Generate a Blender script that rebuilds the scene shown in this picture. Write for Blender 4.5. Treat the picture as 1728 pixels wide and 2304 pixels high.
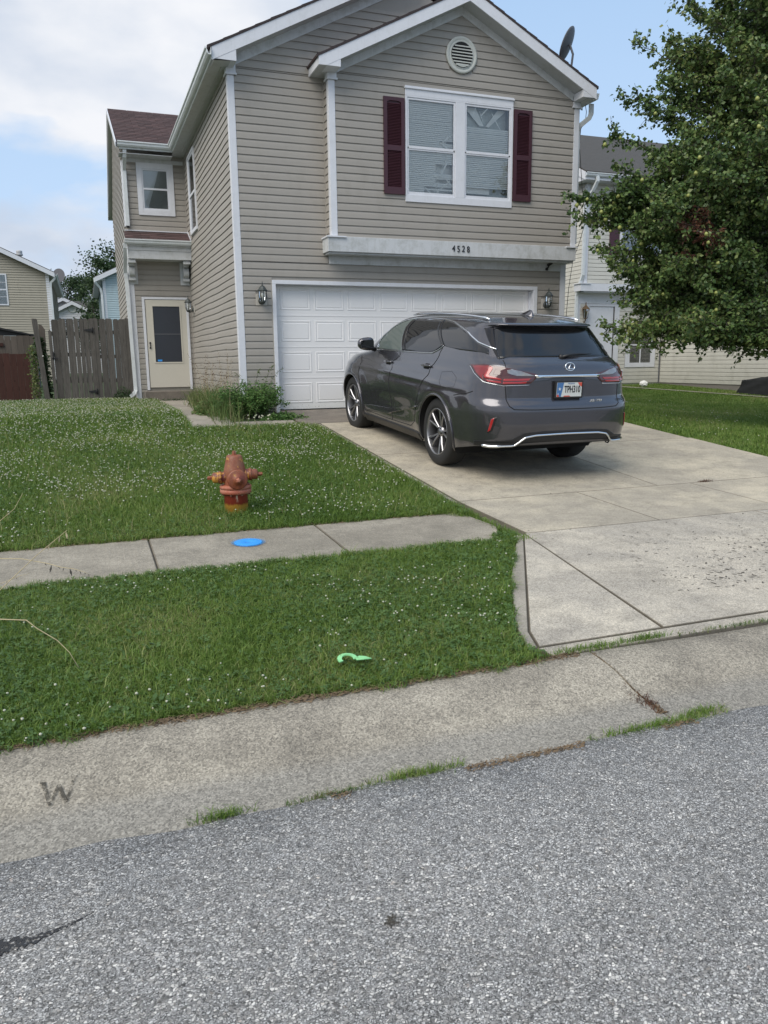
import bpy, bmesh, math, random
import numpy as np
from mathutils import Vector, Matrix
random.seed(7); RNG = np.random.default_rng(11)
SC = bpy.context.scene
COL = SC.collection
for o in list(bpy.data.objects): bpy.data.objects.remove(o)

# ---------------------------------------------------------------- camera
CAMP = (-3.1148, -13.4113, 0.8304)
YAW, PITCH, ROLL, FPX = 0.358026, 0.190953, -0.01131, 1759.93
cd = bpy.data.cameras.new('camera'); cam = bpy.data.objects.new('camera', cd); COL.objects.link(cam)
cd.sensor_fit = 'VERTICAL'; cd.sensor_height = 24.0; cd.lens = 24.0*FPX/2304.0
cd.clip_start = 0.05; cd.clip_end = 3000
fw = Vector((math.sin(YAW)*math.cos(PITCH), math.cos(YAW)*math.cos(PITCH), -math.sin(PITCH)))
rt = Vector((math.cos(YAW), -math.sin(YAW), 0)); up = rt.cross(fw)
r2 = rt*math.cos(ROLL)+up*math.sin(ROLL); u2 = up*math.cos(ROLL)-rt*math.sin(ROLL)
M = Matrix((( r2.x,u2.x,-fw.x,CAMP[0]),(r2.y,u2.y,-fw.y,CAMP[1]),(r2.z,u2.z,-fw.z,CAMP[2]),(0,0,0,1)))
cam.matrix_world = M
SC.camera = cam
SC.render.resolution_x, SC.render.resolution_y = 768, 1024

# ---------------------------------------------------------------- world, sun, exposure
SUN_EL, SUN_AZ = math.radians(48), math.radians(238)      # azimuth clockwise from +Y
w = bpy.data.worlds.new('World'); SC.world = w; w.use_nodes = True
nt = w.node_tree; nt.nodes.clear(); N = nt.nodes.new; L = nt.links.new
out = N('ShaderNodeOutputWorld'); bg = N('ShaderNodeBackground'); bg.inputs['Strength'].default_value = 0.11
sky = N('ShaderNodeTexSky'); sky.sky_type = 'NISHITA'; sky.sun_disc = False
sky.sun_elevation = SUN_EL; sky.sun_rotation = SUN_AZ; sky.altitude = 200; sky.air_density = 1.0; sky.dust_density = 1.6; sky.ozone_density = 1.2
tc = N('ShaderNodeTexCoord')
mp = N('ShaderNodeMapping'); mp.inputs['Scale'].default_value = (1.0, 1.0, 2.0); mp.inputs['Location'].default_value = (0.8, 7.1, 2.80)
L(tc.outputs['Generated'], mp.inputs['Vector'])
nz = N('ShaderNodeTexNoise'); nz.inputs['Scale'].default_value = 2.1; nz.inputs['Detail'].default_value = 9; nz.inputs['Roughness'].default_value = 0.52; nz.inputs['Distortion'].default_value = 0.25
L(mp.outputs[0], nz.inputs['Vector'])
# clouds thicken towards the west (the photo's left)
sep = N('ShaderNodeSeparateXYZ'); L(tc.outputs['Generated'], sep.inputs[0])
mx = N('ShaderNodeMath'); mx.operation = 'MULTIPLY_ADD'; mx.inputs[1].default_value = -0.36; mx.inputs[2].default_value = 0.13
L(sep.outputs['X'], mx.inputs[0])
ad = N('ShaderNodeMath'); ad.operation = 'ADD'; L(nz.outputs['Fac'], ad.inputs[0]); L(mx.outputs[0], ad.inputs[1])
cr = N('ShaderNodeValToRGB'); cr.color_ramp.elements[0].position = 0.525; cr.color_ramp.elements[1].position = 0.605
L(ad.outputs[0], cr.inputs[0])
nz2 = N('ShaderNodeTexNoise'); nz2.inputs['Scale'].default_value = 4.3; nz2.inputs['Detail'].default_value = 7
L(mp.outputs[0], nz2.inputs['Vector'])
cc2 = N('ShaderNodeValToRGB'); cc2.color_ramp.elements[0].position = 0.36; cc2.color_ramp.elements[1].position = 0.62
cc2.color_ramp.elements[0].color = (3.55, 4.05, 4.85, 1); cc2.color_ramp.elements[1].color = (5.5, 5.6, 5.85, 1)
L(nz2.outputs['Fac'], cc2.inputs[0])
# pale summer haze over the blue
hz_ = N('ShaderNodeMixRGB'); hz_.inputs[0].default_value = 0.82; hz_.inputs[2].default_value = (2.65, 3.95, 5.75, 1)
L(sky.outputs[0], hz_.inputs[1])
# towards the horizon the haze whitens
absz = N('ShaderNodeMath'); absz.operation = 'ABSOLUTE'; L(sep.outputs['Z'], absz.inputs[0])
hr = N('ShaderNodeMapRange'); hr.inputs[1].default_value = 0.0; hr.inputs[2].default_value = 0.45; hr.inputs[3].default_value = 0.6; hr.inputs[4].default_value = 0.0
L(absz.outputs[0], hr.inputs[0])
hm = N('ShaderNodeMixRGB'); hm.inputs[2].default_value = (4.4, 5.2, 6.3, 1); L(hr.outputs[0], hm.inputs[0]); L(hz_.outputs[0], hm.inputs[1])
mixc = N('ShaderNodeMixRGB'); L(cr.outputs[0], mixc.inputs[0]); L(hm.outputs[0], mixc.inputs[1]); L(cc2.outputs[0], mixc.inputs[2])
L(mixc.outputs[0], bg.inputs['Color']); L(bg.outputs[0], out.inputs['Surface'])

sd = bpy.data.lights.new('sun', 'SUN'); sd.energy = 1.9; sd.angle = math.radians(45); sd.color = (1.0, 0.94, 0.85)
sun = bpy.data.objects.new('sun', sd); COL.objects.link(sun)
sdir = Vector((math.sin(SUN_AZ)*math.cos(SUN_EL), math.cos(SUN_AZ)*math.cos(SUN_EL), math.sin(SUN_EL)))
sun.rotation_euler = sdir.to_track_quat('Z', 'Y').to_euler()
SC.view_settings.view_transform = 'Standard'; SC.view_settings.look = 'None'
SC.view_settings.exposure = 0.60; SC.view_settings.gamma = 1.0; SC.view_settings.use_curve_mapping = False

# ---------------------------------------------------------------- materials
def srgb(r, g, b):
    f = lambda c: (c/255/12.92) if c/255 <= 0.04045 else ((c/255+0.055)/1.055)**2.4
    return (f(r), f(g), f(b), 1)
class NB:
    """small node-building helper"""
    def __init__(s, name):
        s.m = bpy.data.materials.new(name); s.m.use_nodes = True; s.t = s.m.node_tree; s.t.nodes.clear()
        s.o = s.n('ShaderNodeOutputMaterial'); s.b = s.n('ShaderNodeBsdfPrincipled'); s.l(s.b.outputs[0], s.o.inputs[0])
        s.tc = s.n('ShaderNodeTexCoord'); s.co = s.tc.outputs['Object']
    def n(s, t, **k):
        x = s.t.nodes.new(t)
        for a, v in k.items(): setattr(x, a, v)
        return x
    def l(s, a, b): s.t.links.new(a, b)
    def noise(s, scale, detail=4, rough=.55, vec=None, dist=0.0, sc=None):
        x = s.n('ShaderNodeTexNoise'); x.inputs['Scale'].default_value = scale; x.inputs['Detail'].default_value = detail
        x.inputs['Roughness'].default_value = rough; x.inputs['Distortion'].default_value = dist
        v = vec or s.co
        if sc:
            m = s.n('ShaderNodeMapping'); m.inputs['Scale'].default_value = sc; s.l(v, m.inputs[0]); v = m.outputs[0]
        s.l(v, x.inputs['Vector']); return x.outputs['Fac']
    def vor(s, scale, feature='F1', out='Color', vec=None, rnd=1.0):
        x = s.n('ShaderNodeTexVoronoi', feature=feature); x.inputs['Scale'].default_value = scale; x.inputs['Randomness'].default_value = rnd
        s.l(vec or s.co, x.inputs['Vector']); return x.outputs[out]
    def ramp(s, fac, stops):
        r = s.n('ShaderNodeValToRGB'); e = r.color_ramp.elements
        while len(e) < len(stops): e.new(0.5)
        for i, (p, c) in enumerate(stops):
            e[i].position = p; e[i].color = c if len(c) == 4 else (*c, 1)
        s.l(fac, r.inputs[0]); return r.outputs[0]
    def mix(s, fac, a, b, mode='MIX'):
        m = s.n('ShaderNodeMixRGB', blend_type=mode)
        for i, v in ((0, fac), (1, a), (2, b)):
            if isinstance(v, (int, float)): m.inputs[i].default_value = v
            elif isinstance(v, tuple): m.inputs[i].default_value = v if len(v) == 4 else (*v, 1)
            else: s.l(v, m.inputs[i])
        return m.outputs[0]
    def math(s, op, a, b=0.0, c=0.0):
        m = s.n('ShaderNodeMath', operation=op)
        for i, v in enumerate((a, b, c)):
            if isinstance(v, (int, float)): m.inputs[i].default_value = v
            else: s.l(v, m.inputs[i])
        return m.outputs[0]
    def col(s, c):
        if isinstance(c, tuple): s.b.inputs['Base Color'].default_value = c if len(c) == 4 else (*c, 1)
        else: s.l(c, s.b.inputs['Base Color'])
    def rough(s, v):
        if isinstance(v, (int, float)): s.b.inputs['Roughness'].default_value = v
        else: s.l(v, s.b.inputs['Roughness'])
    def bump(s, h, strength=.3, dist=.01, prev=None):
        b = s.n('ShaderNodeBump'); b.inputs['Strength'].default_value = strength; b.inputs['Distance'].default_value = dist
        s.l(h, b.inputs['Height'])
        if prev: s.l(prev, b.inputs['Normal'])
        s.l(b.outputs[0], s.b.inputs['Normal']); return b.outputs[0]
    def set(s, **k):
        for a, v in k.items(): s.b.inputs[a.replace('_', ' ')].default_value = v
        return s
MATS = {}
def simple(name, c, rough=.6, metal=0.0, var=.12, scale=6.0, bump=0.0, bscale=40, **k):
    b = NB(name)
    n1 = b.noise(scale, 5); n2 = b.noise(scale*9, 3)
    f = b.math('MULTIPLY_ADD', b.math('ADD', n1, n2), var, 1-var)
    b.col(b.mix(1.0, c, f, 'MULTIPLY')); b.rough(rough); b.b.inputs['Metallic'].default_value = metal
    if bump: b.bump(b.noise(bscale, 4), bump, .004)
    for a, v in k.items(): b.b.inputs[a.replace('_', ' ')].default_value = v
    MATS[name] = b.m; return b.m
def siding_mat(name, c):
    b = NB(name)
    oi = b.n('ShaderNodeObjectInfo')
    big = b.noise(.7, 4); grain = b.noise(2.0, 5, .7, sc=(4, 4, 90)); dirt = b.noise(3.0, 8, .65, sc=(1, 1, .5))
    f = b.math('MULTIPLY_ADD', big, .16, .90)
    f = b.math('MULTIPLY', f, b.math('MULTIPLY_ADD', grain, .10, .95))
    f = b.math('MULTIPLY', f, b.math('MULTIPLY_ADD', oi.outputs['Random'], .035, .985))
    col = b.mix(1.0, c, f, 'MULTIPLY')
    col = b.mix(b.math('MULTIPLY', b.ramp(dirt, [(.52, (0, 0, 0)), (.75, (1, 1, 1))]), .22), col, (.16, .15, .11), 'MIX')
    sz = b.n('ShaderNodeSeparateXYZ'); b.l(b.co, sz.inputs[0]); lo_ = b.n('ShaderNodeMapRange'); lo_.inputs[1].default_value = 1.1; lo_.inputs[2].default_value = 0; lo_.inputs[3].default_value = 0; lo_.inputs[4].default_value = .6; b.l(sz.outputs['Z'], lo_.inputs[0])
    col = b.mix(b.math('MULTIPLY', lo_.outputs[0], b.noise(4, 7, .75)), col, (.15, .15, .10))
    b.col(col); b.rough(.55); b.bump(b.noise(3.0, 4, .7, sc=(3, 3, 120)), .12, .002)
    MATS[name] = b.m; return b.m
siding_mat('tan_vinyl', (.335, .313, .282))
siding_mat('cream_vinyl', (.62, .61, .555))
siding_mat('far_tan_vinyl', (.36, .33, .265))
siding_mat('blue_vinyl', (.42, .53, .57))
siding_mat('white_vinyl', (.66, .66, .68))
def white_paint(name, c=(.66, .675, .71), dirt=.35):
    b = NB(name)
    d = b.noise(5, 8, .7); streak = b.noise(6, 6, .6, sc=(6, 6, .6)); fine = b.noise(60, 3)
    col = b.mix(b.math('MULTIPLY', b.ramp(d, [(.48, (0, 0, 0)), (.72, (1, 1, 1))]), dirt), c, (.33, .34, .32))
    col = b.mix(b.math('MULTIPLY', b.ramp(streak, [(.5, (0, 0, 0)), (.8, (1, 1, 1))]), dirt*.9), col, (.42, .43, .42))
    col = b.mix(.06, col, fine); b.col(col); b.rough(.5); b.bump(fine, .08, .001)
    MATS[name] = b.m
white_paint('white_trim', (.68, .70, .75), .18)
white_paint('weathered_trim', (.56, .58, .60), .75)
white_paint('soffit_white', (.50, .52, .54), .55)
white_paint('gutter_white', (.66, .70, .72), .35)
# garage door with dirt and rust specks near the ground
b = NB('garage_white')
sp = b.noise(26, 6, .8); sepn = b.n('ShaderNodeSeparateXYZ'); b.l(b.co, sepn.inputs[0])
low = b.n('ShaderNodeMapRange'); low.inputs[1].default_value = .45; low.inputs[2].default_value = 0; low.inputs[3].default_value = 0; low.inputs[4].default_value = .13; b.l(sepn.outputs['Z'], low.inputs[0])
msk = b.ramp(b.math('ADD', sp, low.outputs[0]), [(.70, (0, 0, 0)), (.76, (1, 1, 1))])
c0 = b.mix(b.math('MULTIPLY', b.noise(1.3, 5), .25), (.83, .825, .825), (.70, .695, .70))
b.col(b.mix(msk, c0, (.16, .11, .08))); b.rough(.42); b.bump(b.noise(14, 4, .7, sc=(1, 1, 14)), .05, .001); MATS['garage_white'] = b.m
# shingles
def shingle_mat(name, c1, c2, rnd=True):
    b = NB(name); oi = b.n('ShaderNodeObjectInfo'); g = b.noise(160, 3, .8); g2 = b.noise(7, 4, sc=(1, 3, 3))
    col = b.mix(oi.outputs['Random'] if rnd else g2, c1, c2)
    col = b.mix(b.math('MULTIPLY', g2, .5), col, c2)
    col = b.mix(.5, col, b.mix(g, (.25, .25, .25), (1.0, 1.0, 1.0)), 'MULTIPLY')
    b.col(col); b.rough(.95); b.bump(g, .5, .004); MATS[name] = b.m
shingle_mat('brown_shingle', (.135, .080, .078), (.066, .041, .041))
simple('shingle_edge', (.045, .036, .038), .95, var=.4)
shingle_mat('grey_shingle', (.115, .11, .105), (.055, .053, .05), False)
simple('wall_white', (.75, .75, .72), .8)
simple('shutter_burgundy', (.055, .017, .026), .5, var=.25, scale=3)
simple('vent_white', (.50, .52, .49), .6, var=.2)
simple('dark_gap', (.015, .016, .017), .9)
simple('door_cream', (.56, .535, .465), .45, var=.08, scale=2)
simple('bronze', (.065, .075, .075), .55, .4, var=.5, scale=30)
simple('black_plastic', (.012, .012, .013), .5)
simple('black_tarp', (.012, .013, .014), .7, bump=.5, bscale=9)
simple('blind_white', (.86, .85, .80), .5, var=.05)
simple('room_dark', (.045, .047, .05), .9)
simple('concrete_block', (.20, .185, .165), .9, bump=.4)
simple('dish_grey', (.10, .105, .12), .55, var=.2)
simple('cable_black', (.03, .03, .035), .6)
simple('white_rock', (.75, .75, .72), .8)
def glass_mat(name, tint=(.85, .9, .9), refl=.16):
    b = NB(name); b.t.nodes.remove(b.b)
    tr = b.n('ShaderNodeBsdfTransparent'); tr.inputs[0].default_value = (*tint, 1)
    gl = b.n('ShaderNodeBsdfGlossy'); gl.inputs['Roughness'].default_value = .015; gl.inputs[0].default_value = (.95, .97, 1, 1)
    bp = b.n('ShaderNodeBump'); bp.inputs['Strength'].default_value = .02; bp.inputs['Distance'].default_value = .02; b.l(b.noise(3, 2), bp.inputs['Height']); b.l(bp.outputs[0], gl.inputs['Normal'])
    fr = b.n('ShaderNodeFresnel'); fr.inputs[0].default_value = 1.5
    f = b.math('ADD', fr.outputs[0], refl); m = b.n('ShaderNodeMixShader'); b.l(f, m.inputs[0]); b.l(tr.outputs[0], m.inputs[1]); b.l(gl.outputs[0], m.inputs[2]); b.l(m.outputs[0], b.o.inputs[0])
    MATS[name] = b.m
glass_mat('window_glass', (.985, .995, .99), refl=.0); simple('screen_glass', (.030, .034, .044), .28)
# weathered fence wood, grain along Z
def wood(name, c1, c2, c3):
    b = NB(name); oi = b.n('ShaderNodeObjectInfo')
    vec = b.n('ShaderNodeVectorMath', operation='ADD'); b.l(b.co, vec.inputs[0])
    cb = b.n('ShaderNodeCombineXYZ'); b.l(b.math('MULTIPLY', oi.outputs['Random'], 37), cb.inputs[0]); b.l(b.math('MULTIPLY', oi.outputs['Random'], 11), cb.inputs[2]); b.l(cb.outputs[0], vec.inputs[1])
    g = b.noise(5, 7, .7, vec.outputs[0], 1.2, (9, 9, .55)); s = b.noise(1.4, 6, .6, vec.outputs[0]); k = b.vor(2.6, 'F1', 'Distance', vec.outputs[0])
    col = b.ramp(g, [(.25, c1), (.5, c2), (.8, c3)])
    col = b.mix(b.math('MULTIPLY', s, .55), col, c1, 'MIX')
    col = b.mix(b.ramp(k, [(.02, (.8, .8, .8)), (.07, (0, 0, 0))]), col, tuple(x*.5 for x in c1))
    f = b.math('MULTIPLY_ADD', oi.outputs['Random'], .35, .78); b.col(b.mix(1, col, f, 'MULTIPLY'))
    b.rough(.9); b.bump(g, .6, .006); MATS[name] = b.m
wood('grey_wood', (.042, .038, .035), (.110, .102, .092), (.21, .197, .178))
wood('red_wood', (.035, .014, .011), (.065, .024, .018), (.10, .04, .03))
wood('far_wood', (.07, .06, .05), (.125, .105, .088), (.18, .155, .13))
# concrete
def concrete(name, base, stain, dark, broom=False, agg=1.0, band=None):
    b = NB(name); oi = b.n('ShaderNodeObjectInfo')
    big = b.noise(1.1, 8, .68, dist=.6); mid = b.noise(4, 9, .75); fine = b.noise(55, 5, .8); spk = b.vor(150, 'F1', 'Color'); spk2 = b.vor(55, 'F1', 'Distance')
    col = b.mix(b.ramp(big, [(.40, (0, 0, 0)), (.60, (1, 1, 1))]), base, stain)
    col = b.mix(b.math('MULTIPLY', b.ramp(mid, [(.46, (0, 0, 0)), (.68, (1, 1, 1))]), .62), col, dark)
    if band:      # the silt-grey gutter pan, its edge wandering
        sy = b.n('ShaderNodeSeparateXYZ'); b.l(b.co, sy.inputs[0]); yy = b.math('ADD', sy.outputs['Y'], b.math('MULTIPLY_ADD', mid, .10, -.05))
        mr = b.n('ShaderNodeMapRange'); mr.inputs[1].default_value = -10.57; mr.inputs[2].default_value = -10.66; b.l(yy, mr.inputs[0])
        col = b.mix(mr.outputs[0], col, b.mix(mid, band, tuple(x*.72 for x in band)))
        tp = b.n('ShaderNodeMapRange'); tp.inputs[1].default_value = -10.30; tp.inputs[2].default_value = -10.17; tp.inputs[4].default_value = .55; b.l(yy, tp.inputs[0])
        col = b.mix(b.math('MULTIPLY', tp.outputs[0], b.noise(3, 6, .7)), col, (.09, .082, .065))
    bw = b.n('ShaderNodeRGBToBW'); b.l(spk, bw.inputs[0])
    f = b.math('MULTIPLY_ADD', fine, .45*agg, 1-.22*agg); f2 = b.math('MULTIPLY_ADD', bw.outputs[0], .42*agg, 1-.21*agg)
    col = b.mix(1, col, b.math('MULTIPLY', f, f2), 'MULTIPLY')
    col = b.mix(b.math('MULTIPLY', b.ramp(b.noise(13, 7, .75), [(.60, (0, 0, 0)), (.70, (1, 1, 1))]), .35), col, (.10, .095, .08))
    col = b.mix(1, col, b.math('MULTIPLY_ADD', oi.outputs['Random'], .10, .95), 'MULTIPLY')
    b.col(col); b.rough(.92)
    h = b.math('ADD', fine, b.math('MULTIPLY', bw.outputs[0], .6))
    if broom: h = b.math('ADD', h, b.math('MULTIPLY', b.noise(26, 2, .5, sc=(1.6, .12, 1), dist=.2), 1.6))
    b.bump(h, .35*agg, .004); MATS[name] = b.m; return b
concrete('drive_concrete', (.47, .42, .325), (.345, .312, .252), (.21, .19, .155), agg=1.2)
concrete('apron_concrete', (.50, .455, .375), (.37, .34, .29), (.22, .20, .17), agg=1.8)
concrete('walk_concrete', (.34, .31, .26), (.26, .236, .20), (.18, .165, .14))
concrete('sidewalk_concrete', (.325, .295, .24), (.235, .213, .172), (.145, .132, .106), broom=True, agg=1.5)
concrete('stoop_concrete', (.21, .185, .155), (.16, .14, .12), (.10, .09, .08))
concrete('curb_concrete', (.35, .318, .258), (.25, .226, .184), (.15, .136, .112), agg=2.5, band=(.29, .272, .235))
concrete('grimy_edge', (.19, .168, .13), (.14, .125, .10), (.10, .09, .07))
concrete('gutter_concrete', (.275, .262, .23), (.215, .205, .18), (.145, .138, .122), agg=1.4)
# asphalt: pale chipped aggregate in dark binder
b = NB('asphalt')
v1 = b.n('ShaderNodeTexVoronoi', feature='F1'); v1.inputs['Scale'].default_value = 100
m_ = b.n('ShaderNodeMapping'); m_.inputs['Scale'].default_value = (1, 1.25, 1); m_.inputs['Rotation'].default_value = (0, 0, .5); 
dn = b.noise(60, 3); dv = b.mix(.012, b.co, dn, 'ADD'); b.l(dv, m_.inputs[0]); b.l(m_.outputs[0], v1.inputs['Vector'])
ve = b.n('ShaderNodeTexVoronoi', feature='DISTANCE_TO_EDGE'); ve.inputs['Scale'].default_value = 100; b.l(m_.outputs[0], ve.inputs['Vector'])
bw = b.n('ShaderNodeSeparateColor'); b.l(v1.outputs['Color'], bw.inputs[0])
chip = b.ramp(bw.outputs[0], [(0, (.09, .09, .088)), (.25, (.235, .235, .23)), (.55, (.42, .418, .41)), (.8, (.60, .598, .585)), (1, (.80, .795, .775))])
tint = b.ramp(bw.outputs[1], [(0, (.99, .965, .93)), (.7, (1, .975, .935)), (.9, (1.05, .96, .86)), (1, (.95, .80, .72))])
chip = b.mix(1, chip, tint, 'MULTIPLY')
small = b.vor(260, 'F1', 'Color'); sb = b.n('ShaderNodeRGBToBW'); b.l(small, sb.inputs[0])
binder = b.ramp(sb.outputs[0], [(.2, (.045, .044, .043)), (.8, (.29, .287, .28))])
v4 = b.n('ShaderNodeTexVoronoi', feature='F1'); v4.inputs['Scale'].default_value = 185; b.l(m_.outputs[0], v4.inputs['Vector']); bw4 = b.n('ShaderNodeSeparateColor'); b.l(v4.outputs['Color'], bw4.inputs[0])
chip4 = b.ramp(bw4.outputs[0], [(0, (.08, .08, .078)), (.4, (.25, .25, .245)), (.8, (.50, .498, .485)), (1, (.72, .715, .70))])
chip = b.mix(b.ramp(b.math('ADD', b.noise(30, 3, .6), b.math('MULTIPLY', bw.outputs[1], .25)), [(.56, (0, 0, 0)), (.64, (1, 1, 1))]), chip, chip4)
mask = b.ramp(b.math('SUBTRACT', ve.outputs['Distance'], b.math('MULTIPLY', bw.outputs[2], .10)), [(.02, (0, 0, 0)), (.09, (1, 1, 1))])
col = b.mix(mask, binder, chip)
big = b.noise(.8, 8, .7); col = b.mix(1, col, b.math('MULTIPLY_ADD', big, .55, .70), 'MULTIPLY'); sp3 = b.noise(7, 6, .75); col = b.mix(1, col, b.math('MULTIPLY_ADD', sp3, .5, .75), 'MULTIPLY')
rust = b.ramp(b.noise(4.6, 6, .8, dist=1), [(.70, (0, 0, 0)), (.78, (1, 1, 1))]); col = b.mix(b.math('MULTIPLY', rust, .4), col, (.20, .13, .09))
stn = b.ramp(b.noise(2.6, 7, .7), [(.60, (0, 0, 0)), (.75, (1, 1, 1))]); col = b.mix(b.math('MULTIPLY', stn, .35), col, (.10, .095, .09))
wv = b.n('ShaderNodeSeparateXYZ'); b.l(b.co, wv.inputs[0]); path_ = b.math('SINE', b.math('MULTIPLY', b.math('ADD', wv.outputs['Y'], b.math('MULTIPLY', b.noise(.6, 3), .5)), 3.4)); col = b.mix(1, col, b.math('MULTIPLY_ADD', path_, .055, .965), 'MULTIPLY')
b.col(col); b.rough(.85); b.bump(b.math('MULTIPLY', mask, b.math('ADD', bw.outputs[2], .4)), .55, .005); MATS['asphalt'] = b.m
b = NB('tar'); b.col((.014, .014, .015)); b.rough(.25); nh = b.noise(95, 4, .7); b.bump(nh, .5, .004); mk = b.ramp(b.math('ADD', nh, b.math('MULTIPLY', b.noise(14, 4), .35)), [(.69, (1, 1, 1)), (.74, (0, 0, 0))]); tr = b.n('ShaderNodeBsdfTransparent'); mm = b.n('ShaderNodeMixShader'); b.l(mk, mm.inputs[0]); b.l(tr.outputs[0], mm.inputs[1]); b.l(b.b.outputs[0], mm.inputs[2]); b.l(mm.outputs[0], b.o.inputs[0]); MATS['tar'] = b.m
# soil under the grass
b = NB('lawn_soil'); n = b.noise(9, 8, .7); n2 = b.noise(.5, 4)
b.col(b.mix(n2, b.ramp(n, [(.3, (.026, .040, .011)), (.55, (.045, .075, .018)), (.75, (.075, .09, .03))]), (.035, .068, .015))); b.rough(1); b.bump(n, .8, .03); MATS['lawn_soil'] = b.m
simple('dry_thatch', (.16, .115, .07), .95, var=.5, scale=20)
def leafmat(name, cols, patch=1.2, rough=.5, trans=.25):
    b = NB(name); g = b.n('ShaderNodeNewGeometry'); r = g.outputs['Random Per Island']
    n = b.noise(patch, 5); k = len(cols)
    f = b.math('MULTIPLY_ADD', n, .9, b.math('MULTIPLY_ADD', r, .75, -.33)); f = b.math('ADD', f, b.math('MULTIPLY_ADD', b.noise(patch*.35, 3), .9, -.45))
    c = b.ramp(f, [(i/(k-1), cols[i]) for i in range(k)])
    b.col(c); b.rough(rough); b.b.inputs['Specular IOR Level'].default_value = .35
    tl = b.n('ShaderNodeBsdfTranslucent'); b.l(c, tl.inputs[0]); m = b.n('ShaderNodeMixShader'); m.inputs[0].default_value = trans
    b.l(b.b.outputs[0], m.inputs[1]); b.l(tl.outputs[0], m.inputs[2]); b.l(m.outputs[0], b.o.inputs[0]); MATS[name] = b.m
leafmat('grass_blade', [(.060, .112, .018), (.102, .186, .030), (.148, .242, .044), (.20, .278, .066), (.30, .30, .13)], 1.1)
leafmat('clover_leaf', [(.055, .110, .030), (.078, .148, .040), (.105, .18, .052)], 2.0)
simple('clover_white', (.44, .45, .35), .8, var=.2, scale=3)
leafmat('pear_leaf', [(.032, .060, .025), (.058, .106, .036), (.090, .154, .047), (.132, .198, .060), (.20, .23, .08)], .8, .38, .18)
leafmat('dead_leaf', [(.05, .02, .012), (.09, .035, .02), (.13, .06, .03)], 2, .7, .2)
leafmat('far_leaf', [(.030, .058, .024), (.048, .086, .034), (.072, .115, .045)], .25, .7, .2)
leafmat('bush_leaf', [(.045, .105, .026), (.075, .165, .040), (.115, .215, .055), (.18, .26, .085)], 3, .55)
leafmat('weed_blade', [(.05, .11, .025), (.09, .16, .04), (.17, .20, .07), (.22, .19, .11)], 4, .6)
simple('straw', (.44, .37, .22), .8, var=.3, scale=30)
simple('bark', (.075, .062, .055), .95, var=.5, scale=20, bump=.8, bscale=30)
simple('pear_skin', (.26, .29, .08), .45, var=.25, scale=20)

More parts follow.
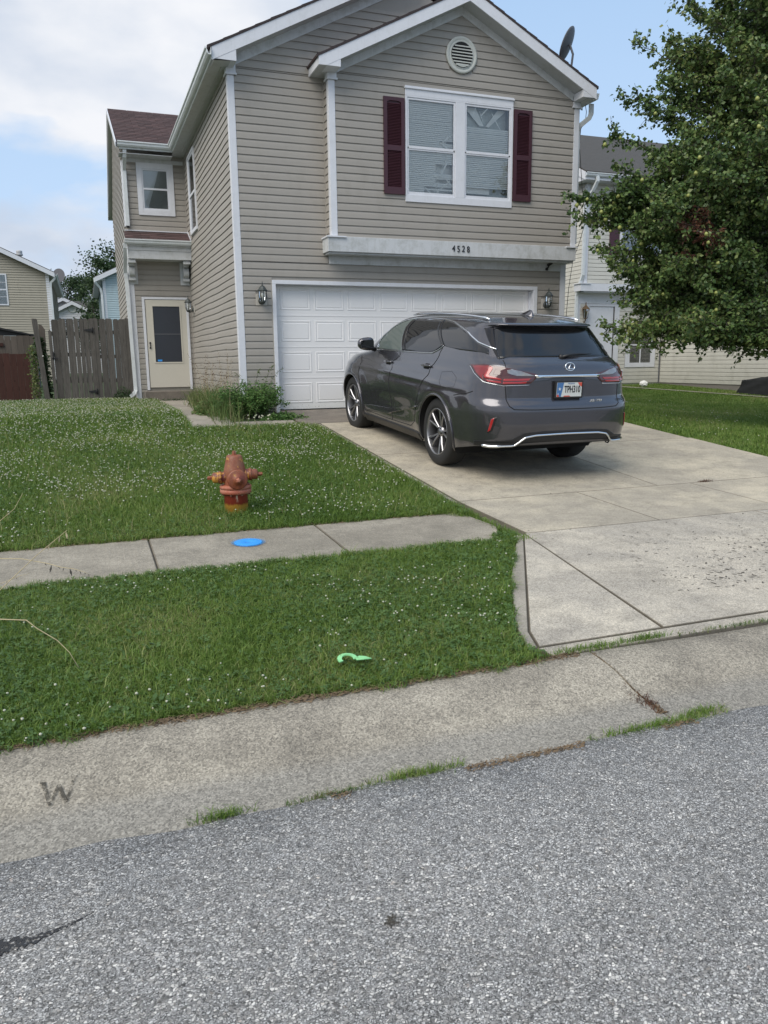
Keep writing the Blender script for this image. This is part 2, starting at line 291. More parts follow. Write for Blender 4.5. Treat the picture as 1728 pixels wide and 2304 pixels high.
# ---------------------------------------------------------------- mesh helpers
def tag(o, label=None, cat=None, group=None, kind=None):
    for k, v in (('label', label), ('category', cat), ('group', group), ('kind', kind)):
        if v: o[k] = v
    return o
class MB:
    def __init__(s): s.v = []; s.f = []; s.mi = []; s.sm = []
    def add(s, vs, fs, mi=0, sm=False):
        n = len(s.v); s.v += [tuple(v) for v in vs]
        for f in fs: s.f.append(tuple(n+i for i in f)); s.mi.append(mi); s.sm.append(sm)
    def box(s, a, b, mi=0):
        x0, y0, z0 = [min(a[i], b[i]) for i in range(3)]; x1, y1, z1 = [max(a[i], b[i]) for i in range(3)]
        s.add([(x0,y0,z0),(x1,y0,z0),(x1,y1,z0),(x0,y1,z0),(x0,y0,z1),(x1,y0,z1),(x1,y1,z1),(x0,y1,z1)],
              [(0,3,2,1),(4,5,6,7),(0,1,5,4),(1,2,6,5),(2,3,7,6),(3,0,4,7)], mi); return s
    def prism(s, poly, d, mi=0):
        """poly: planar 3-D points; d: extrusion vector"""
        n = len(poly); P = [Vector(p) for p in poly]; d = Vector(d)
        s.add(P+[p+d for p in P], [tuple(range(n))[::-1], tuple(range(n, 2*n))]+[(i, (i+1) % n, n+(i+1) % n, n+i) for i in range(n)], mi); return s
    def tube(s, path, r, seg=8, mi=0, cap=True, flat=None, sm=True):
        P = [Vector(p) for p in path]; n = len(P); rr = r if isinstance(r, (list, tuple)) else [r]*n
        base = len(s.v); prev = None
        for i, p in enumerate(P):
            t = (P[min(i+1, n-1)]-P[max(i-1, 0)]).normalized()
            if prev is None: a = t.orthogonal().normalized()
            else:
                a = (prev - t*prev.dot(t)); a = a.normalized() if a.length > 1e-6 else t.orthogonal().normalized()
            prev = a; bb = t.cross(a)
            for k in range(seg):
                an = 2*math.pi*k/seg; ca, sa = math.cos(an), math.sin(an)
                s.v.append(tuple(p+(a*ca+bb*sa)*rr[i]))
        for i in range(n-1):
            for k in range(seg):
                k2 = (k+1) % seg
                s.f.append((base+i*seg+k, base+i*seg+k2, base+(i+1)*seg+k2, base+(i+1)*seg+k)); s.mi.append(mi); s.sm.append(sm)
        if cap:
            s.f.append(tuple(base+k for k in range(seg))[::-1]); s.mi.append(mi); s.sm.append(False)
            s.f.append(tuple(base+(n-1)*seg+k for k in range(seg))); s.mi.append(mi); s.sm.append(False)
        return s
    def rect_tube(s, path, w, h, upv=(0, 0, 1), mi=0):
        """sweep a w x h rectangle along path; h along upv-ish"""
        P = [Vector(p) for p in path]; n = len(P); base = len(s.v); U = Vector(upv)
        for i, p in enumerate(P):
            t = (P[min(i+1, n-1)]-P[max(i-1, 0)]).normalized(); a = t.cross(U)
            a = a.normalized() if a.length > 1e-5 else Vector((1, 0, 0)); b_ = a.cross(t).normalized()
            for (ca, cb) in ((-1, -1), (1, -1), (1, 1), (-1, 1)): s.v.append(tuple(p+a*ca*w/2+b_*cb*h/2))
        for i in range(n-1):
            for k in range(4):
                k2 = (k+1) % 4; s.f.append((base+i*4+k, base+i*4+k2, base+(i+1)*4+k2, base+(i+1)*4+k)); s.mi.append(mi); s.sm.append(False)
        s.f.append((base+3, base+2, base+1, base)); s.mi.append(mi); s.sm.append(False)
        s.f.append(tuple(base+(n-1)*4+k for k in range(4))); s.mi.append(mi); s.sm.append(False); return s
    def lathe(s, prof, origin=(0, 0, 0), axis='Z', seg=24, mi=0, sm=True, dirv=None, cap=True):
        """prof: (radius, height) pairs along the axis"""
        O = Vector(origin); A = Vector(dirv) if dirv else {'X': Vector((1,0,0)), 'Y': Vector((0,1,0)), 'Z': Vector((0,0,1))}[axis]
        A = A.normalized(); a = A.orthogonal().normalized(); b_ = A.cross(a); base = len(s.v); n = len(prof)
        for (r, h) in prof:
            for k in range(seg):
                an = 2*math.pi*k/seg; s.v.append(tuple(O+A*h+(a*math.cos(an)+b_*math.sin(an))*max(r, 1e-4)))
        for i in range(n-1):
            for k in range(seg):
                k2 = (k+1) % seg; s.f.append((base+i*seg+k, base+i*seg+k2, base+(i+1)*seg+k2, base+(i+1)*seg+k)); s.mi.append(mi); s.sm.append(sm)
        if cap:
            s.f.append(tuple(base+k for k in range(seg))[::-1]); s.mi.append(mi); s.sm.append(False)
            s.f.append(tuple(base+(n-1)*seg+k for k in range(seg))); s.mi.append(mi); s.sm.append(False)
        return s
    def mesh(s, name, mats, fix=True):
        me = bpy.data.meshes.new(name); me.from_pydata([tuple(v) for v in s.v], [], s.f); 
        for m in (mats if isinstance(mats, (list, tuple)) else [mats]): me.materials.append(MATS[m] if isinstance(m, str) else m)
        me.polygons.foreach_set('material_index', s.mi); me.polygons.foreach_set('use_smooth', s.sm); me.update()
        if fix:
            bm = bmesh.new(); bm.from_mesh(me); bmesh.ops.recalc_face_normals(bm, faces=bm.faces); bm.to_mesh(me); bm.free()
        return me
    def build(s, name, mats, parent=None, local=False, bevel=0.0, fix=True):
        o = bpy.data.objects.new(name, s.mesh(name, mats, fix)); COL.objects.link(o)
        if parent: par(o, parent, local)
        if bevel:
            m = o.modifiers.new('bevel', 'BEVEL'); m.width = bevel; m.segments = 2; m.limit_method = 'ANGLE'; m.angle_limit = math.radians(40)
        return o
def par(o, parent, local=False):
    o.parent = parent
    if not local:
        o.matrix_parent_inverse = Matrix.Translation(-WLOC.get(parent.name, Vector((0, 0, 0))))
        WLOC.setdefault(o.name, Vector((0, 0, 0)))
    return o
WLOC = {}
def thing(name, loc, label, cat, group=None, rot=(0, 0, 0)):
    o = bpy.data.objects.new(name, None); COL.objects.link(o); o.location = loc; o.rotation_euler = rot
    o.empty_display_size = .2; WLOC[o.name] = Vector(loc); tag(o, label, cat, group); return o
def top(mb, name, mats, label, cat, group=None, **k):
    return tag(mb.build(name, mats, **k), label, cat, group)
def fast_mesh(name, V, F, mat, parent=None, local=False, sm=False):
    """V (n,3) array; F (m,k) index array"""
    me = bpy.data.meshes.new(name); V = np.asarray(V, np.float32); F = np.asarray(F, np.int32); k = F.shape[1]
    me.vertices.add(len(V)); me.vertices.foreach_set('co', V.ravel()); me.loops.add(F.size); me.loops.foreach_set('vertex_index', F.ravel())
    me.polygons.add(len(F)); me.polygons.foreach_set('loop_start', np.arange(0, F.size, k, dtype=np.int32)); me.polygons.foreach_set('loop_total', np.full(len(F), k, np.int32))
    me.materials.append(MATS[mat]); me.update(calc_edges=True)
    if sm: me.polygons.foreach_set('use_smooth', np.ones(len(F), bool))
    o = bpy.data.objects.new(name, me); COL.objects.link(o)
    if parent: par(o, parent, local)
    return o
def text_mesh(txt, size, mat, name, M4, depth=.002, parent=None, local=False, sx=1.0, bold=0.0):
    cu = bpy.data.curves.new(name, 'FONT'); cu.body = txt; cu.size = size; cu.extrude = depth; cu.align_x = 'CENTER'; cu.align_y = 'CENTER'; cu.offset = bold; cu.resolution_u = 3
    t = bpy.data.objects.new(name+'_t', cu); COL.objects.link(t); dg = bpy.context.evaluated_depsgraph_get()
    me = bpy.data.meshes.new_from_object(t.evaluated_get(dg)); bpy.data.objects.remove(t)
    me.transform(Matrix.Diagonal((sx, 1, 1, 1))); me.transform(M4); me.materials.clear(); me.materials.append(MATS[mat])
    o = bpy.data.objects.new(name, me); COL.objects.link(o)
    if parent: par(o, parent, local)
    return o
# ================================================================ GROUND
PY = [-60, -14, -11.4, -10.86, -10.60, -10.42, -10.30, -10.15, -7.8, -6.8, 0, 200]
PZ = [-.66, -.70, -.745, -.765, -.752, -.715, -.685, -.668, -.628, -.602, 0, 0]
def hz(y): return float(np.interp(y, PY, PZ))
def smooth(a, b, x): t = max(0, min(1, (x-a)/(b-a))); return t*t*(3-2*t)
def gz(x, y):
    z = hz(y)
    if x > 6 and y > -7:      # the neighbour's lot falls a little lower
        z2 = -.04*(7.8-y) if y < 7.8 else 0.0
        z2 = min(z, z2) if y > -5 else z
        k = smooth(6, 9.5, x)*smooth(-7, -4, y); z = z*(1-k)+z2*k
    return z
def gzv(X, Y):
    return np.array([gz(x, y) for x, y in zip(X, Y)])
# lawn / earth: one sheet out to the horizon
xs = sorted(set([-600, -200, -80, -40, -20]+[round(v, 2) for v in np.arange(-12, 20.1, .5)]+[30, 60, 120, 300, 600]))
ys = sorted(set([-600, -200, -80, -40, -20]+[round(v, 2) for v in np.arange(-14, 14, .4)]+PY+[20, 40, 90, 200, 600, -10.3]))
V = []; 
for y in ys:
    for x in xs:
        drop = -.03
        V.append((x, y, gz(x, y)+drop + (.03*smooth(14, 30, y))))
F = []
nx = len(xs)
for j in range(len(ys)-1):
    for i in range(nx-1): F.append((j*nx+i, j*nx+i+1, (j+1)*nx+i+1, (j+1)*nx+i))
g = fast_mesh('ground', V, F, 'lawn_soil', sm=True); tag(g, 'earth and lawn surface', kind='structure')
# street: sheet along the gutter
def strip_sheet(name, yl, x0, x1, off, mat, nxs=40):
    xv = np.linspace(x0, x1, nxs); V = [(x, y, hz(y)+off) for y in yl for x in xv]; n = len(xv)
    F = [(j*n+i, j*n+i+1, (j+1)*n+i+1, (j+1)*n+i) for j in range(len(yl)-1) for i in range(n-1)]
    return fast_mesh(name, V, F, mat, sm=True)
# the street's edge wanders slightly against the gutter
xv = np.concatenate([np.linspace(-200, -6, 12), np.arange(-5.9, 6, .035), np.linspace(6.1, 200, 12)])
edge = -10.85+.012*np.sin(xv*5.1)+.008*np.sin(xv*13.7+1)+np.cumsum(RNG.normal(0, .0012, len(xv)))*.6
yrows = [-60, -30, -18, -14, -12.5, -11.4]
V = [(x, y, hz(y)) for y in yrows for x in xv]+[(x, e, hz(-10.86)+.010) for x, e in zip(xv, edge)]+[(x, e+.012, hz(-10.86)-.03) for x, e in zip(xv, edge)]
n = len(xv); F = [(j*n+i, j*n+i+1, (j+1)*n+i+1, (j+1)*n+i) for j in range(len(yrows)+1) for i in range(n-1)]
st = fast_mesh('street', V, F, 'asphalt'); tag(st, 'pale chipped aggregate street', kind='structure')
# rolled curb and gutter in cast lengths
CP = [(-10.99, -.80), (-10.93, -.775), (-10.86, -.7655), (-10.74, -.757), (-10.66, -.75), (-10.60, -.742), (-10.53, -.728), (-10.46, -.706), (-10.40, -.690), (-10.33, -.679), (-10.25, -.672), (-10.175, -.669), (-10.165, -.675), (-10.165, -.80)]
cb = thing('curb', (0, -10.5, -.75), 'rolled concrete curb and gutter', None); cb['kind'] = 'structure'
joints = [-14, -10.9, -7.8, -4.9, -.77, 2.3, 5.35, 8.4, 11.5, 17]
for a, b_ in zip(joints[:-1], joints[1:]):
    mb = MB(); xa, xb = a+.006, b_-.006; nn = max(2, int((xb-xa)/.25))
    X = np.linspace(xa, xb, nn)
    low = -.008 if a > -1 and b_ < 9 else 0.0      # lower lip at the drive
    vs = []
    for x in X:
        for (y, z) in CP:
            k = smooth(-10.62, -10.35, y); vs.append((x, y, z+low*k*smooth(0, .8, x-a)+.003*math.sin(x*3+y*7)*k))
    m = len(CP); fs = [(i*m+j, (i+1)*m+j, (i+1)*m+j+1, i*m+j+1) for i in range(nn-1) for j in range(m-1)]
    mis = len(mb.f); mb.add(vs, fs, 0, True); mb.add([vs[j] for j in range(m)], [tuple(range(m))], 0); mb.add([vs[(nn-1)*m+j] for j in range(m)], [tuple(range(m))[::-1]], 0)
    mb.build('curb_segment', 'curb_concrete', cb)
mb = MB(); mb.box((-60, -10.95, -.9), (-14, -10.165, -.70)); mb.box((17, -10.95, -.9), (60, -10.165, -.70)); mb.build('far_curb', 'curb_concrete', cb)
# slabs: chamfered edge tiles that follow the fall of the ground
def slab(parent, name, poly, mat, top_off=.0, gap=.0032, thick=.10, ch=.0045, tilt=0.0, lip=None):
    """poly: plan corners in order (ccw)"""
    P = [Vector((p[0], p[1])) for p in poly]; c = sum(P, Vector((0, 0)))/len(P)
    def inset(d):
        out_ = []; n = len(P)
        for i in range(n):
            a, b_, d_ = P[i-1], P[i], P[(i+1) % n]
            e1 = (b_-a).normalized(); e2 = (d_-b_).normalized(); n1 = Vector((-e1.y, e1.x)); n2 = Vector((-e2.y, e2.x))
            out_.append(b_+(n1+n2)*(d/max(.25, 1+n1.dot(n2))))
        return out_
    area = sum(P[i-1].x*P[i].y-P[i].x*P[i-1].y for i in range(len(P)))
    if area < 0: P.reverse()
    A = inset(gap); B = inset(gap+ch); zz = lambda p, o: hz(p.y)+top_off+o+tilt*(p.x-c.x)
    mb = MB(); n = len(P)
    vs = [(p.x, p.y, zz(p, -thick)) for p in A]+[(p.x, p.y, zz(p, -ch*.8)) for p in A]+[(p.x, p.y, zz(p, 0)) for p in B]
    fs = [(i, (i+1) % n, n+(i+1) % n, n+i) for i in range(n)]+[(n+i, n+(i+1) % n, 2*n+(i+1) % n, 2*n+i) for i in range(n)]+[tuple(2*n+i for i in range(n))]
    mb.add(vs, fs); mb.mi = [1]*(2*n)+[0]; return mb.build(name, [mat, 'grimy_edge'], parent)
sw = thing('sidewalk', (-2, -7.3, -.6), 'broom finished concrete sidewalk', None); sw['kind'] = 'structure'
sj = [-10.0, -8.6, -7.1, -5.65, -4.17, -2.73, -1.30, .17]
for a, b_ in zip(sj[:-1], sj[1:]):
    if b_ < 0: slab(sw, 'sidewalk_slab', [(a, -7.86), (b_, -7.86), (b_, -6.78), (a, -6.78)], 'sidewalk_concrete', tilt=random.uniform(-.003, .003), gap=.005, ch=.008)
    else: slab(sw, 'sidewalk_slab', [(a, -7.86), (-.05, -7.86), (.05, -7.74), (.20, -7.40), (.14, -6.78), (a, -6.78)], 'sidewalk_concrete', gap=.005, ch=.008)
# tooled grooves flanking the joints
mb = MB()
dw = thing('driveway', (2.8, -5, -.4), 'concrete driveway in slabs', None); dw['kind'] = 'structure'
XD0, XM, XM2, XD1 = .30, 1.69, 3.20, 5.28
def dslab(x0, x1, y0, y1, mat='drive_concrete', **k): slab(dw, 'driveway_slab', [(x0, y0), (x1, y0), (x1, y1), (x0, y1)], mat, top_off=.004, **k)
dslab(.0, 5.02, -1.46, -.01, 'stoop_concrete', gap=.007)
dslab(XD0, XM2-.45, -4.03, -1.46); dslab(XM2-.45, XD1, -4.03, -1.46)
dslab(XD0, XM2-.45, -6.43, -4.03); dslab(XM2-.45, XD1+.05, -6.43, -4.03)
dslab(XD0, XM, -7.75, -6.43); dslab(XM, XM2, -7.75, -6.43); dslab(XM2, XD1+.3, -7.75, -6.43)
slab(dw, 'driveway_slab', [(.27, -7.75), (2.8, -7.75), (2.8, -10.02), (-.17, -10.02)], 'apron_concrete', top_off=.004, gap=.0035)
slab(dw, 'driveway_slab', [(2.8, -7.75), (XD1+.3, -7.75), (6.0, -10.02), (2.8, -10.02)], 'apron_concrete', top_off=.004, gap=.0035)
slab(dw, 'driveway_slab', [(.262, -7.77), (-.18, -10.02), (-.98, -10.02), (-.905, -9.80)], 'apron_concrete', top_off=.003, gap=.0028)
slab(dw, 'driveway_slab', [(.258, -7.765), (-.91, -9.80), (-.985, -10.02), (-1.05, -10.02), (-.92, -9.66), (-.49, -8.86), (.09, -7.93), (.16, -7.77)], 'walk_concrete', top_off=.001, gap=.003)
slab(dw, 'driveway_slab', [(-1.0, -10.03), (2.8, -10.03), (2.8, -10.16), (-.98, -10.16)], 'apron_concrete', top_off=.002, gap=.004)
slab(dw, 'driveway_slab', [(2.8, -10.03), (6.1, -10.03), (6.1, -10.16), (2.8, -10.16)], 'apron_concrete', top_off=.002, gap=.004)
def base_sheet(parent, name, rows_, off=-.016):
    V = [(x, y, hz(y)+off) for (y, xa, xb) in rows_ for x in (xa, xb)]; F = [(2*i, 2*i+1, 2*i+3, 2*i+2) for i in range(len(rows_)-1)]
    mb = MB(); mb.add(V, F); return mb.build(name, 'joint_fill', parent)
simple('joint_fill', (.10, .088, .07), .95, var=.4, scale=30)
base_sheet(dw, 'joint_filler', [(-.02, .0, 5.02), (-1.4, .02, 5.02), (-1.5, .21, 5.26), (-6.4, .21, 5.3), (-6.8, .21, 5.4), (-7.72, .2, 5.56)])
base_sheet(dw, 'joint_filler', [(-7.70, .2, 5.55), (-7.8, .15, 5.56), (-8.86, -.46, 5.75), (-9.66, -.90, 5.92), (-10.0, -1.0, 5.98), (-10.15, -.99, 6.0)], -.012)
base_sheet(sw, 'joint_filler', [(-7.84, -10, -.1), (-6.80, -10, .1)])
mb = MB(); mb.box((XD0-.14, -6.4, hz(-6.4)-.07), (XD0-.006, -1.5, hz(-6.4)-.06))
# narrow header strip left of the drive joint
slab(dw, 'driveway_edge_strip', [(.20, -6.43), (.296, -6.43), (.296, -1.46), (.20, -1.46)], 'walk_concrete', top_off=-.004, gap=.003, ch=.004)
wk = thing('walkway', (-1.4, 1, 0), 'concrete walk from the drive to the front door', None); wk['kind'] = 'structure'
for a, b_ in ((-1.48, -.2), (-.2, 1.2), (1.2, 2.6), (2.6, 4.0), (4.0, 5.3)):
    slab(wk, 'walkway_slab', [(-1.68, a), (-.98, a), (-.98, b_), (-1.68, b_)], 'walk_concrete', top_off=-.01)
slab(wk, 'walkway_slab', [(-.98, -1.48), (-.02, -1.48), (-.02, -.95), (-.98, -.95)], 'walk_concrete', top_off=-.008)
mb = MB(); mb.box((-1.86, 5.30, -.1), (-.66, 5.86, .20)); mb.build('door_stoop', 'stoop_concrete', wk, bevel=.01)
# neighbour's path along its wall
nw = thing('neighbour_path', (13.4, 4, -.1), 'narrow concrete path edge beside the cream house', None); nw['kind'] = 'structure'
mb = MB(); P_ = [(12.0, 7.1), (12.6, 5.2), (13.0, 3.6), (13.4, 2.0), (13.9, -1.0)]
for a, b_ in zip(P_[:-1], P_[1:]):
    za, zb = gz(*a)+.02, gz(*b_)+.02
    mb.add([(a[0], a[1], za), (a[0]+.22, a[1], za), (b_[0]+.22, b_[1], zb), (b_[0], b_[1], zb)], [(0, 1, 2, 3)])
mb.build('path_slab', 'walk_concrete', nw, fix=True)
b = NB('stamp_worn'); b.col((.07, .063, .05)); b.rough(.95); mk = b.ramp(b.noise(45, 5, .8), [(.40, (0, 0, 0)), (.56, (1, 1, 1))]); tr = b.n('ShaderNodeBsdfTransparent'); m_ = b.n('ShaderNodeMixShader'); b.l(b.math('MULTIPLY', mk, .85), m_.inputs[0]); b.l(tr.outputs[0], m_.inputs[1]); b.l(b.b.outputs[0], m_.inputs[2]); b.l(m_.outputs[0], b.o.inputs[0]); MATS['stamp_worn'] = b.m
# black crumbled sealant and spills on the street, W stamped in the curb
def blob(name, pts, z, mat, th=.004):
    mb = MB(); mb.prism([(x, y, z+hz(y)) for x, y in pts], (0, 0, th)); return mb.build(name, mat)
def ragged(cx, cy, rx, ry, n=26, amp=.25, ang=0):
    out_ = []
    for i in range(n):
        t = 2*math.pi*i/n; r = 1+random.uniform(-amp, amp)
        x, y = rx*r*math.cos(t), ry*r*math.sin(t); out_.append((cx+x*math.cos(ang)-y*math.sin(ang), cy+x*math.sin(ang)+y*math.cos(ang)))
    return out_
up_e, lo_e = [], []
for i in range(90):
    x = -3.95+i*.0083; mid_ = float(np.interp(x, [-3.95, -3.46, -3.35, -3.28, -3.215], [-11.33, -11.268, -11.258, -11.238, -11.206])); wd_ = float(np.interp(x, [-3.95, -3.46, -3.37, -3.33, -3.27, -3.215], [.046, .034, .026, .012, .008, .001]))
    up_e.append((x+random.uniform(-.002, .002), mid_+wd_*random.uniform(.45, 1.15))); lo_e.append((x, mid_-wd_*random.uniform(.45, 1.15)))
b_ = blob('tar_patch', up_e[::-1]+lo_e, .002, 'tar', .003)
tag(b_, 'glossy black streak of sealing tar on the street at the left', 'tar patch')
b_ = blob('oil_spot', ragged(-2.41, -11.57, .024, .020, n=44, amp=.42), .0015, 'stamp_worn', .002); tag(b_, 'small round black spot in the middle of the grey street', 'oil spot')
for (x, y, r, a) in ((-1.45, -12.0, .012, 0), (-3.05, -12.1, .011, 1), (-1.9, -11.9, .014, 2)):
    pass
# W
mb = MB(); W0 = Vector((-3.325, -10.60)); 
def strokeW(a, b2, wd=.019):
    a = Vector(a); b2 = Vector(b2); d = (b2-a).normalized(); nrm = Vector((-d.y, d.x))*wd/2
    n_ = 6; 
    for i in range(n_):
        p, q = a.lerp(b2, i/n_), a.lerp(b2, (i+1)/n_)
        pts = [p-nrm, q-nrm, q+nrm, p+nrm]
        mb.add([(t.x, t.y, float(np.interp(t.y, [c_[0] for c_ in CP[2:12]], [c_[1] for c_ in CP[2:12]]))+.0035) for t in pts], [(0, 1, 2, 3)])
x0, y0, hh, ww = -3.378, -10.57, .115, .135
strokeW((x0, y0+hh), (x0+.024, y0), .015); strokeW((x0+.024, y0), (x0+.053, y0+hh*.8), .012); strokeW((x0+.053, y0+hh*.8), (x0+.080, y0), .015); strokeW((x0+.080, y0), (x0+.108, y0+hh), .012)
simple('stamp_dark', (.085, .078, .064), .95, var=.5, scale=60)
strokeW((x0-.012, y0+hh+.002), (x0+.012, y0+hh-.002), .010); strokeW((x0+.098, y0+hh+.002), (x0+.120, y0+hh+.003), .010)
lw = mb.build('stamped_letter', 'stamp_worn', cb)
# leaf stems, seed husks and pits scattered on the apron
def flecks(name, label, cat, regions, mat, seed, s0, s1, asp=.3):
    r_ = np.random.default_rng(seed); Vv, Ff, of = [], [], 0
    for (cx, cy, sx, sy, n) in regions:
        X = r_.normal(cx, sx, n); Y = r_.normal(cy, sy, n); k = (Y < -.3) & (X > .35) & (X < 5.2) & (Y > -9.95) | ((Y < -10.2) & (Y > -10.5)); X, Y = X[k], Y[k]; n = len(X)
        a = r_.uniform(0, 6.28, n); l = r_.uniform(s0, s1, n); w_ = l*asp*r_.uniform(.5, 1.3, n); Z = np.interp(Y, PY, PZ)+.0065; P_ = []
        for (u, v) in ((-1, 0), (-.3, -.8), (.6, -.6), (1, .1), (.3, .9), (-.5, .7)):
            P_.append(np.stack([X+(u*l*np.cos(a)-v*w_*np.sin(a))/2, Y+(u*l*np.sin(a)+v*w_*np.cos(a))/2, Z], 1))
        V = np.stack(P_, 1).reshape(-1, 3); Vv.append(V); Ff.append(np.arange(n*6).reshape(n, 6)+of); of += n*6
    o = fast_mesh(name, np.concatenate(Vv), np.concatenate(Ff), mat); tag(o, label, cat, kind='stuff')
simple('fleck_dark', (.10, .09, .078), .95, var=.4, scale=20)
flecks('driveway_debris', 'dark leaf bits and pits scattered over the driveway apron', 'debris', [(1.6, -9.0, .45, .35, 230), (.85, -9.35, .22, .16, 110), (2.3, -8.7, .5, .4, 220), (.9, -8.4, .6, .5, 60), (2.2, -6.9, 1.0, .4, 110), (3.2, -5.3, 1.2, .8, 40), (1.2, -5.8, .8, .6, 30)], 'fleck_dark', 4, .014, .05)
simple('fleck_pale', (.50, .47, .42), .9)
flecks('pale_grit', 'pale bits of grit and husks on the driveway', 'grit', [(2.6, -6.2, 1.0, .3, 120), (1.3, -8.6, .7, .5, 120)], 'fleck_pale', 9, .006, .02, .6)
# blue painted valve lid on the sidewalk
t = thing('valve_lid', (-1.98, -7.22, -.605), 'round valve lid sprayed bright blue, set in the sidewalk', 'valve lid')
b = NB('blue_paint'); nb = b.noise(40, 6, .8); b.col(b.mix(b.ramp(nb, [(.62, (0, 0, 0)), (.72, (1, 1, 1))]), (.03, .30, .80), (.10, .25, .45))); b.rough(.6); b.bump(nb, .5, .004); MATS['blue_paint'] = b.m
b = NB('blue_overspray'); dd = b.n('ShaderNodeVectorMath', operation='LENGTH'); b.l(b.co, dd.inputs[0])
msk = b.math('MULTIPLY', b.math('SUBTRACT', 1.0, b.math('DIVIDE', dd.outputs['Value'], .17)), b.math('ADD', b.noise(90, 4, .8), .25)); msk = b.ramp(msk, [(.10, (0, 0, 0)), (.5, (1, 1, 1))])
b.col((.05, .28, .62)); b.rough(.8); tr = b.n('ShaderNodeBsdfTransparent'); m = b.n('ShaderNodeMixShader'); b.l(msk, m.inputs[0]); b.l(tr.outputs[0], m.inputs[1]); b.l(b.b.outputs[0], m.inputs[2]); b.l(m.outputs[0], b.o.inputs[0]); MATS['blue_overspray'] = b.m
mb = MB(); mb.lathe([(.112, -.03), (.112, .0025), (.106, .0045), (.100, .003), (.094, .003), (.090, .0045), (.02, .005), (.018, .003)], (0, 0, 0), seg=36); o = mb.build('lid', 'blue_paint', t, local=True); o.rotation_euler = (math.atan(.024), 0, 0)
mb = MB(); mb.lathe([(.17, 0), (.17, .001)], (0.03, 0.01, .0015), seg=36, sm=False); o = mb.build('paint_overspray', 'blue_overspray', t, local=True); o.rotation_euler = (math.atan(.024), 0, 0)
# green plastic hook lying in the grass
simple('green_plastic', (.26, .62, .28), .4, var=.1)
t = thing('plastic_hook', (-1.965, -9.92, -.625), 'bent light green plastic loop lying in the grass strip', 'plastic loop')
mb = MB(); arc = [(-.045+.04*math.cos(a), .0+.035*math.sin(a), .012+.01*math.sin(a)) for a in np.linspace(math.pi*1.15, -.3, 12)]
mb.rect_tube(arc, .022, .006, (0, 0, 1)); mb.build('loop', 'green_plastic', t, local=True)
mb = MB(); mb.prism([(-.005, -.02, .004), (.03, -.03, .006), (.075, -.022, .0), (.05, -.002, .008), (.02, .012, .010), (-.002, .004, .006)], (0, 0, .006)); mb.build('tab', 'green_plastic', t, local=True, bevel=.002)
# ================================================================ THE HOUSE
XL, XR, YW = -.644, 5.65, 5.869          # left wall, right wall, entry wall plane
D = .30                                   # upper room juts out this far
CC = .1178874; Z0 = 2.12536 - 18*CC       # siding course height, first course
house = thing('house', (2.5, 6, 0), 'two storey tan vinyl sided house with white trim, burgundy shutters and a double garage door', 'house')
PROF = [(.001, .002), (.019, 0), (.016, .058), (.014, .080), (.005, .108), (.003, CC)]
def courses(parent, O, S, Nn, zlo, zhi, lf, rf, cuts=(), mat='tan_vinyl', name='siding_board', joined=False, wave=.0):
    """one mesh per course; O origin, S unit run, Nn outward; lf/rf give the run's ends at a height; cuts = (s0,s1,z0,z1)"""
    O, S, Nn = Vector(O), Vector(S), Vector(Nn); kk = int(math.floor((zlo-Z0)/CC+1e-6)); J = MB(); made = []
    while Z0+kk*CC < zhi-.01:
        zb = Z0+kk*CC; kk += 1; zm = zb+CC/2
        if zb < zlo-.02: zb_eff = zlo
        pieces = [(0, 1)]; segs = []
        a, b_ = lf(zm), rf(zm)
        if b_-a < .05: continue
        ints = [(a, b_, True, True)]
        for (c0, c1, cz0, cz1) in cuts:
            if zm > cz0 and zm < cz1:
                new = []
                for (p, q, le, re) in ints:
                    if c1 <= p or c0 >= q: new.append((p, q, le, re)); continue
                    if c0-p > .03: new.append((p, c0, le, False))
                    if q-c1 > .03: new.append((c1, q, False, re))
                ints = new
        for (p, q, le, re) in ints:
            vs = []; ns = 1 if (q-p < 1.2 or not wave) else 9; m_ = ns+1
            for (o_, h) in PROF:
                z = min(zb+h, zhi); z = max(z, zlo)
                s0 = lf(z) if le else p; s1 = rf(z) if re else q
                if s1 < s0+.005: s0 = s1 = (s0+s1)/2
                for i_ in range(m_):
                    s_ = s0+(s1-s0)*i_/ns; wv = wave*(math.sin(s_*2.3+kk*.35)+.6*math.sin(s_*5.1+kk*1.3)) if 0 < i_ < ns else 0
                    vs.append(O+S*s_+Nn*(o_+abs(wv)*.25)+Vector((0, 0, z+wv)))
            k6 = len(PROF); fs = [(r*m_+i_, r*m_+i_+1, (r+1)*m_+i_+1, (r+1)*m_+i_) for r in range(k6-1) for i_ in range(ns)]+[tuple(r*m_ for r in range(k6)), tuple(r*m_+ns for r in range(k6))[::-1]]
            if joined: J.add(vs, fs)
            else:
                mb = MB(); mb.add(vs, fs); made.append(mb.build(name, mat, parent))
    if joined: o = J.build(name, mat, parent); o['kind'] = 'stuff'; return o
    return made
const = lambda v: (lambda z: v)
